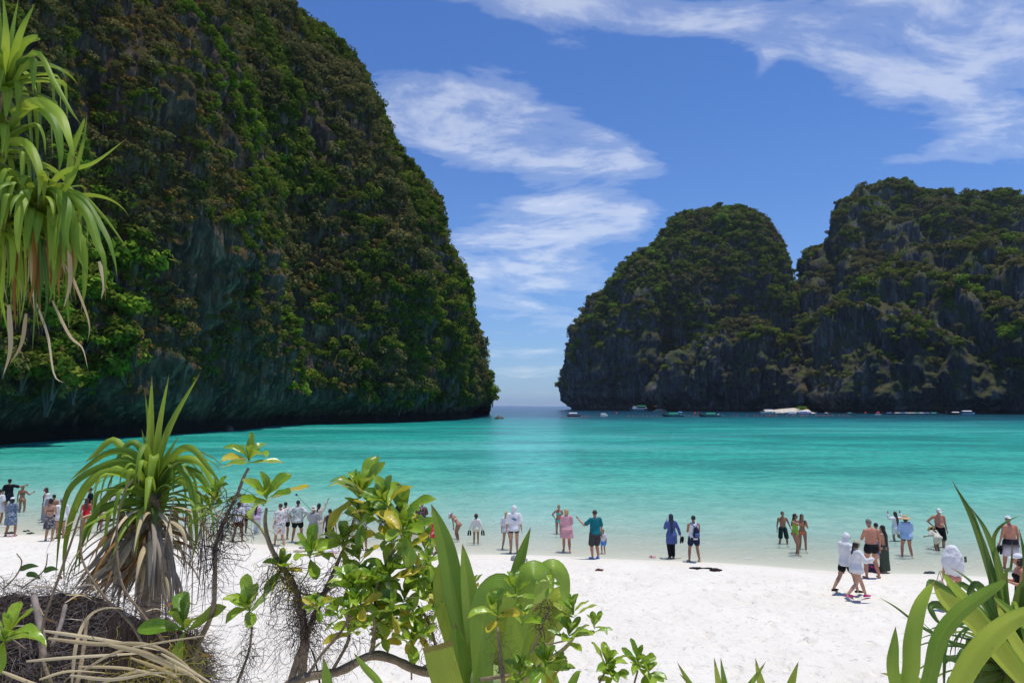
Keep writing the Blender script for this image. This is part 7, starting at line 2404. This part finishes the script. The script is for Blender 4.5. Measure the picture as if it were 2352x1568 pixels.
def longtail(xf, yf, Lpx, flip, label, canopy, prow=None, blue_tarp=False, group='longtail boats moored in the bay', ang=None):
    p = sea_pt(xf / 1.7415, yf / 1.7415)
    L = Lpx / 2731.0 * p.y
    a = (math.pi if flip else 0) + (ang or 0)
    root = empty('longtail_boat', (p.x, p.y, 0), a, L / 11.0)
    tag(root, label, 'boat', group)
    hull('hull', 11, 1.7, .42, mat=M_HULLD, parent=root, bowh=1.3, sternh=.15, stern=.6, pt=1.3)
    V, F = [], []
    tube_bm(V, F, [Vector((4.7, 0, .9)), Vector((5.4, 0, 1.75)), Vector((5.9, 0, 2.7))], .16, .07, 6)
    mesh_obj('prow', V, F, prow or M_HULLR, root)
    V, F = [], []
    tube_bm(V, F, [Vector((5.35, 0, 1.75)), Vector((5.5, 0, 2.05))], .22, .20, 7)
    mesh_obj('ribbon', V, F, M_RIB, root)
    slab('canopy', -2.8, 1.8, -.95, .95, 1.55, .12, canopy, root, .34)
    for x in (-2.4, -.5, 1.4):
        for s in (-1, 1):
            bar('post', (x, s * .72, .3), (x, s * .78, 1.62), .035, M_METAL, root)
    for x in (-3.0, -1.6, -.2, 1.2, 2.6):
        boxp('bench', (x, 0, .36), (.28, 1.3, .06), M_HULLR, root)
    boxp('engine', (-4.4, 0, 1.05), (.8, .5, .55), M_METAL, root)
    bar('tail_shaft', (-4.7, 0, .95), (-8.2, .5, .35), .05, M_METAL, root)
    if blue_tarp:
        slab('tarp', -4.8, -3.0, -.8, .8, 2.2, .08, M_CBLUE, root, .35)
        for x in (-4.4, -3.2):
            bar('post', (x, .5, .4), (x, .55, 2.2), .035, M_METAL, root)
    return root


def speedboat(xf, yf, Lpx, flip, label, hullm, group='speedboats in the bay', cabin=False, ang=0.0, can=None):
    p = sea_pt(xf / 1.7415, yf / 1.7415)
    L = Lpx / 2731.0 * p.y
    root = empty('speedboat', (p.x, p.y, 0), (math.pi if flip else 0) + ang, L / 9.0)
    tag(root, label, 'boat', group)
    hull('hull', 9, 2.6, .95, mat=hullm, parent=root, bowh=.55, stern=.92, pt=2.4)
    slab('deck', -4.2, 3.2, -1.1, 1.1, .78, .05, M_WHITE, root, .03)
    if cabin:
        V, F = [], []
        s = Soup()
        s.ring_loft([(Vector((-3.6, 0, 1.35)), Vector((0, 1.15, 0)), Vector((0, 0, .85))), (Vector((-1, 0, 1.4)), Vector((0, 1.2, 0)), Vector((0, 0, .95))), (Vector((1.8, 0, 1.3)), Vector((0, 1.15, 0)), Vector((0, 0, .8))), (Vector((3.6, 0, 1.1)), Vector((0, .7, 0)), Vector((0, 0, .3)))])
        mesh_obj('cabin', s.V, s.F, M_WHITE, root)
        for x in (-2.4, -1.0, .4):
            for sy in (-1, 1):
                boxp('window', (x, sy * 1.13, 1.62), (1.1, .14, .38), M_WIN, root)
        boxp('windscreen', (2.25, 0, 1.68), (.5, 1.5, .42), M_WIN, root, Matrix.Rotation(.5, 4, 'Y'))
    else:
        slab('canopy', -3.6, 2.0, -1.2, 1.2, 2.2, .16, can or M_WHITE, root, .38)
        for x in (-3.2, -.8, 1.6):
            for s in (-1, 1):
                bar('post', (x, s * 1.0, .8), (x, s * 1.05, 2.35), .05, M_METAL, root)
        boxp('windscreen', (2.0, 0, 1.35), (.08, 1.8, .7), M_WIN, root, Matrix.Rotation(-.4, 4, 'Y'))
        for x in (-2.6, -1.4, -.2):
            boxp('bench', (x, 0, 1.0), (.5, 1.8, .35), M_BLUE, root)
    for s in (-.6, .6):
        boxp('outboard_motor', (-4.75, s, .9), (.45, .35, .8), M_RUB, root)
    return root


def build_boats():
    speedboat(2297, 1665, 52, False, 'speedboat with dark maroon hull and white canopy, nearest the strait', M_HULLK)
    speedboat(2415, 1664.5, 40, False, 'small white speedboat with white canopy right of the maroon one', M_WHITE, ang=.5)
    # double-deck ferry
    p = sea_pt(2553 / 1.7415, 1644.5 / 1.7415)
    L = 71 / 2731.0 * p.y
    rt = empty('ferry_boat', (p.x, p.y, 0), math.pi, L / 20)
    tag(rt, 'two-deck blue and white tour boat lying close under the domed headland', 'boat')
    hull('hull', 20, 5.0, 1.5, mat=M_HULLB, parent=rt, bowh=1.9, sternh=.3, stern=.85, z0=-.5)
    boxp('main_cabin', (-.5, 0, 2.5), (12, 4.0, 1.9), M_WHITE, rt)
    for i in range(6):
        for s in (-1, 1):
            boxp('window', (-5.3 + i * 1.9, s * 2.02, 2.7), (1.2, .08, .8), M_WIN, rt)
    slab('lower_roof', -9.2, 7.0, -2.5, 2.5, 3.6, .25, M_WHITE, rt, .5)
    boxp('wheelhouse', (4.0, 0, 4.8), (3.6, 3.0, 1.9), M_WHITE, rt)
    boxp('window', (5.82, 0, 5.0), (.08, 2.4, .8), M_WIN, rt)
    slab('wheelhouse_roof', 1.8, 6.4, -1.9, 1.9, 6.0, .12, plain('roof_red', (.5, .2, .16), .7), rt)
    slab('sun_deck_canopy', -8.6, 1.6, -2.3, 2.3, 5.9, .20, M_CGREEN, rt, .5)
    for x in (-8.4, -5.6, -2.8, 0):
        for s in (-1, 1):
            bar('post', (x, s * 2.1, 3.8), (x, s * 2.1, 5.9), .07, M_METAL, rt)
    for x in (-8.6, -7.0):
        for s in (-1, 1):
            bar('post', (x, s * 2.1, 1.5), (x, s * 2.1, 3.7), .07, M_METAL, rt)
    bar('mast', (3.0, 0, 6), (3.0, 0, 8.0), .06, M_METAL, rt)
    longtail(2690, 1666, 86, True, 'dark wooden longtail boat with small green canopy and raised blue tarp', M_CGREEN, blue_tarp=True)
    longtail(2838, 1666.5, 88, True, 'dark wooden longtail boat with bright green canopy, alone left of the small beach', M_CGREEN)
    G = 'boats moored off the small beach'
    speedboat(3068, 1653.5, 56, True, 'white speedboat with long white canopy at the left end of the small beach', M_WHITE, G)
    longtail(3106, 1653, 44, True, 'longtail boat with blue canopy beside the left end of the small beach', M_CBLUE, group=G)
    longtail(3132, 1654, 36, False, 'longtail boat with white canopy before the small beach', M_WHITE, group=G)
    speedboat(3148, 1654.5, 32, True, 'short blue-hulled speedboat wedged beside the cabin speedboats', M_BLUE, G)
    speedboat(3174, 1655, 42, False, 'white cabin speedboat, left one of two off the small beach', M_WHITE, G, True)
    speedboat(3219, 1655.5, 56, False, 'long white and purple cabin speedboat, right one of two off the small beach', plain('boat_violet', (0.30, 0.26, 0.50), .4), G, True)
    speedboat(3268, 1655, 20, False, 'small blue speedboat at the right end of the small beach', M_BLUE, G, ang=1.2)
    longtail(3306, 1655.5, 34, False, 'longtail boat with white canopy and tall red prow right of the small beach', M_WHITE, group=G, ang=.3)
    longtail(3400, 1656, 36, False, 'longtail boat with turquoise canopy lying alone under the cliff', M_CTURQ, prow=plain('prow_pale', (.45, .36, .26), .7))
    G = 'row of longtail boats under the right cliff'
    for (x, can, cl, n) in [(3555, M_CBLUE, 'blue', 'first'), (3588, M_WHITE, 'white', 'second'), (3609, M_CBLUE, 'blue', 'third'), (3628, M_WHITE, 'white', 'fourth'), (3646, M_WHITE, 'white', 'fifth'), (3664, M_CTURQ, 'turquoise', 'sixth'), (3684, M_WHITE, 'white', 'seventh'), (3708, M_CBLUE, 'blue', 'eighth'), (3734, M_CTURQ, 'turquoise', 'ninth')]:
        longtail(x, 1657, 44, True, 'longtail boat with %s canopy, %s from the left in the row under the cliff' % (cl, n), can, group=G, ang=-.7)
    longtail(3818, 1658, 66, True, 'pale longtail boat with a long raised prow right of the row', M_WHITE, prow=plain('prow_sand', (.42, .27, .18), .7))
    speedboat(3872, 1658.5, 58, False, 'blue and white speedboat at the right end of the moored boats', plain('boat_midblue', (.10, .26, .45), .4), can=M_WHITE)
    # buoys
    def buoy(xf, yf, r, lab, grp):
        q = sea_pt(xf / 1.7415, yf / 1.7415)
        s = Soup(); s.ball((0, 0, r * .35), (r, r, r)); s.limb((0, 0, r * 1.2), (0, 0, r * 1.6), r * .2, r * .2)
        o = mesh_obj('buoy', s.V, s.F, M_BUOY)
        o.location = (q.x, q.y, 0)
        tag(o, lab, 'buoy', grp)
    for i, x in enumerate([2514, 2532, 2551, 2571, 2589, 2609, 2629, 2757, 2775, 2793, 2934, 2950, 2989, 3018, 3030, 3046, 3066, 3075, 3082, 3100, 3106, 3147, 3170, 3178, 3206, 3213, 3227, 3265, 3275, 3286, 3297, 3309, 3318, 3330, 3357, 3375, 3392]):
        buoy(x, 1666 - (x - 2500) * .0045, .35, 'small red float in the swimming-limit line before the boats', 'floats of the swimming-limit line')
    for x in (2244, 2286, 2328, 2340, 2352):
        buoy(x, 1667.5, .3, 'small red float in the line running left past the strait', 'floats of the line by the strait')
    buoy(2466, 1654.5, .8, 'round orange-red buoy between the white speedboat and the tour boat', None)
    buoy(2780, 1655, .8, 'round orange-red buoy above the alone green-canopied longtail boat', None)
    buoy(3462, 1653, .8, 'red buoy between the turquoise longtail and the pink marker', None)
    q = sea_pt(3512 / 1.7415, 1658.5 / 1.7415)
    rt = empty('marker_float', (q.x, q.y, 0))
    tag(rt, 'pink box-shaped marker on a white float in front of the cliff', 'buoy')
    boxp('float_base', (0, 0, .15), (3.0, 2.0, .5), M_WHITE, rt)
    boxp('marker_box', (0, 0, 1.2), (1.7, 1.4, 1.4), plain('marker_pink', (.75, .12, .16), .6), rt)
    # rocks standing in the water
    def rock(xf, yf, wpx, hpx, mat, lab, seed):
        q = sea_pt(xf / 1.7415, yf / 1.7415)
        w = wpx / 2731 * q.y / 2; h = hpx / 2731 * q.y
        nu_, nv_ = 28, 14
        G_ = np.zeros((nu_, nv_, 3))
        for i in range(nu_):
            for j in range(nv_):
                a = i / (nu_ - 1) * 2 * math.pi; b = j / (nv_ - 1) * math.pi / 2
                G_[i, j] = (math.cos(a) * math.cos(b), math.sin(a) * math.cos(b) * .8, math.sin(b))
        G_[-1] = G_[0]
        n = fbm(G_ * 1.7 + seed, 4) * .45
        n[-1] = n[0]
        G_ = G_ * (1 + n)[..., None] * np.array([w, w, h]) + np.array([0, 0, -.15 * h])
        o = grid_mesh('rock', G_, mat)
        o.location = (q.x, q.y, 0)
        tag(o, lab, 'rock')
    M_PALE = plain('rock_pale', (0.42, 0.36, 0.26), 0.9, .1, .3, 1.2, .8)
    M_DARKR = plain('rock_dark', (0.12, 0.10, 0.08), 0.9, .1, .4, 1.2, .8)
    rock(2642, 1644.5, 50, 12, M_PALE, 'pale flat rock in the water right of the tour boat', 3)
    rock(1996, 1674, 36, 12, M_DARKR, 'small dark rock in the water off the tip of the left headland', 5)
    rock(916, 1725, 40, 26, M_DARKR, 'dark round rock at the foot of the left cliff', 7)
    # strip of pale beach between the cliffs
    V = []
    base = [sea_pt(a / 1.7415, 1652.5 / 1.7415) for a in (3100, 3130, 3180, 3230, 3265, 3275)]
    F = []
    for i, q in enumerate(base):
        hgt = [0.2, 1.0, 2.2, 3.0, 2.8, .3][i]
        V += [Vector((q.x, q.y - 6, -.6)), Vector((q.x, q.y + 8, hgt * .35)), Vector((q.x * 1.02, q.y + 24, hgt)), Vector((q.x * 1.06, q.y + 60, hgt + 1))]
    for i in range(5):
        for j in range(3):
            k = i * 4 + j
            F.append((k, k + 4, k + 5, k + 1))
    o = mesh_obj('cove_beach', V, F, plain('cove_sand', (0.55, 0.49, 0.38), 0.9, .1, .12, .4))
    tag(o, 'small pale beach in the cleft behind the moored speedboats', None, None, 'structure')
    q = at(3208 / 1.7415, 1636 / 1.7415, base[3].y + 12)
    o = bpy.data.objects.new('beach_bush', PROTO[3])
    COL.objects.link(o)
    o.location = q; o.scale = (4.6, 4.6, 3.4)
    tag(o, 'round bright green bush at the back of the small pale beach', 'bush')
    # far islands, with haze painted into their pale blue colour
    V, F = [], []
    for i in range(40):
        t = i / 39
        h = max(0.0, (math.sin(t * 9) * .5 + .5) * math.sin(t * math.pi)) * 60 + 8
        X_ = 450 + t * 5200 - 2000
        V += [Vector((X_, 22000, -20)), Vector((X_, 22000, h)), Vector((X_, 23000, h * .8)), Vector((X_, 23400, -20))]
    for i in range(39):
        for j in range(3):
            k = i * 4 + j
            F.append((k, k + 4, k + 5, k + 1))
    o = mesh_obj('distant_islands', V, F, plain('far_land_hazed', (0.42, 0.50, 0.60), 1.0, 0))
    tag(o, 'faint low islands on the horizon', None, None, 'structure')


build_boats()

# ------------------------------------------------------------------ sea air
def build_haze():
    m, t, out = new_mat('sea_air')
    v = t.add('ShaderNodeVolumePrincipled')
    v.inputs['Color'].default_value = (0.72, 0.86, 1.0, 1)
    v.inputs['Density'].default_value = 0.000035
    v.inputs['Anisotropy'].default_value = 0.0
    t.l.new(v.outputs[0], out.inputs['Volume'])
    V, F = [], []
    x, y0, y1, z0, z1 = 42000, -60, 46000, -12, 330
    for zz in (z0, z1):
        V += [(-x, y0, zz), (x, y0, zz), (x, y1, zz), (-x, y1, zz)]
    F = [(3, 2, 1, 0), (4, 5, 6, 7), (0, 1, 5, 4), (1, 2, 6, 5), (2, 3, 7, 6), (3, 0, 4, 7)]
    o = mesh_obj('haze', V, F, m, None, False)
    tag(o, 'thin sea haze over the bay', None, None, 'stuff')


build_haze()
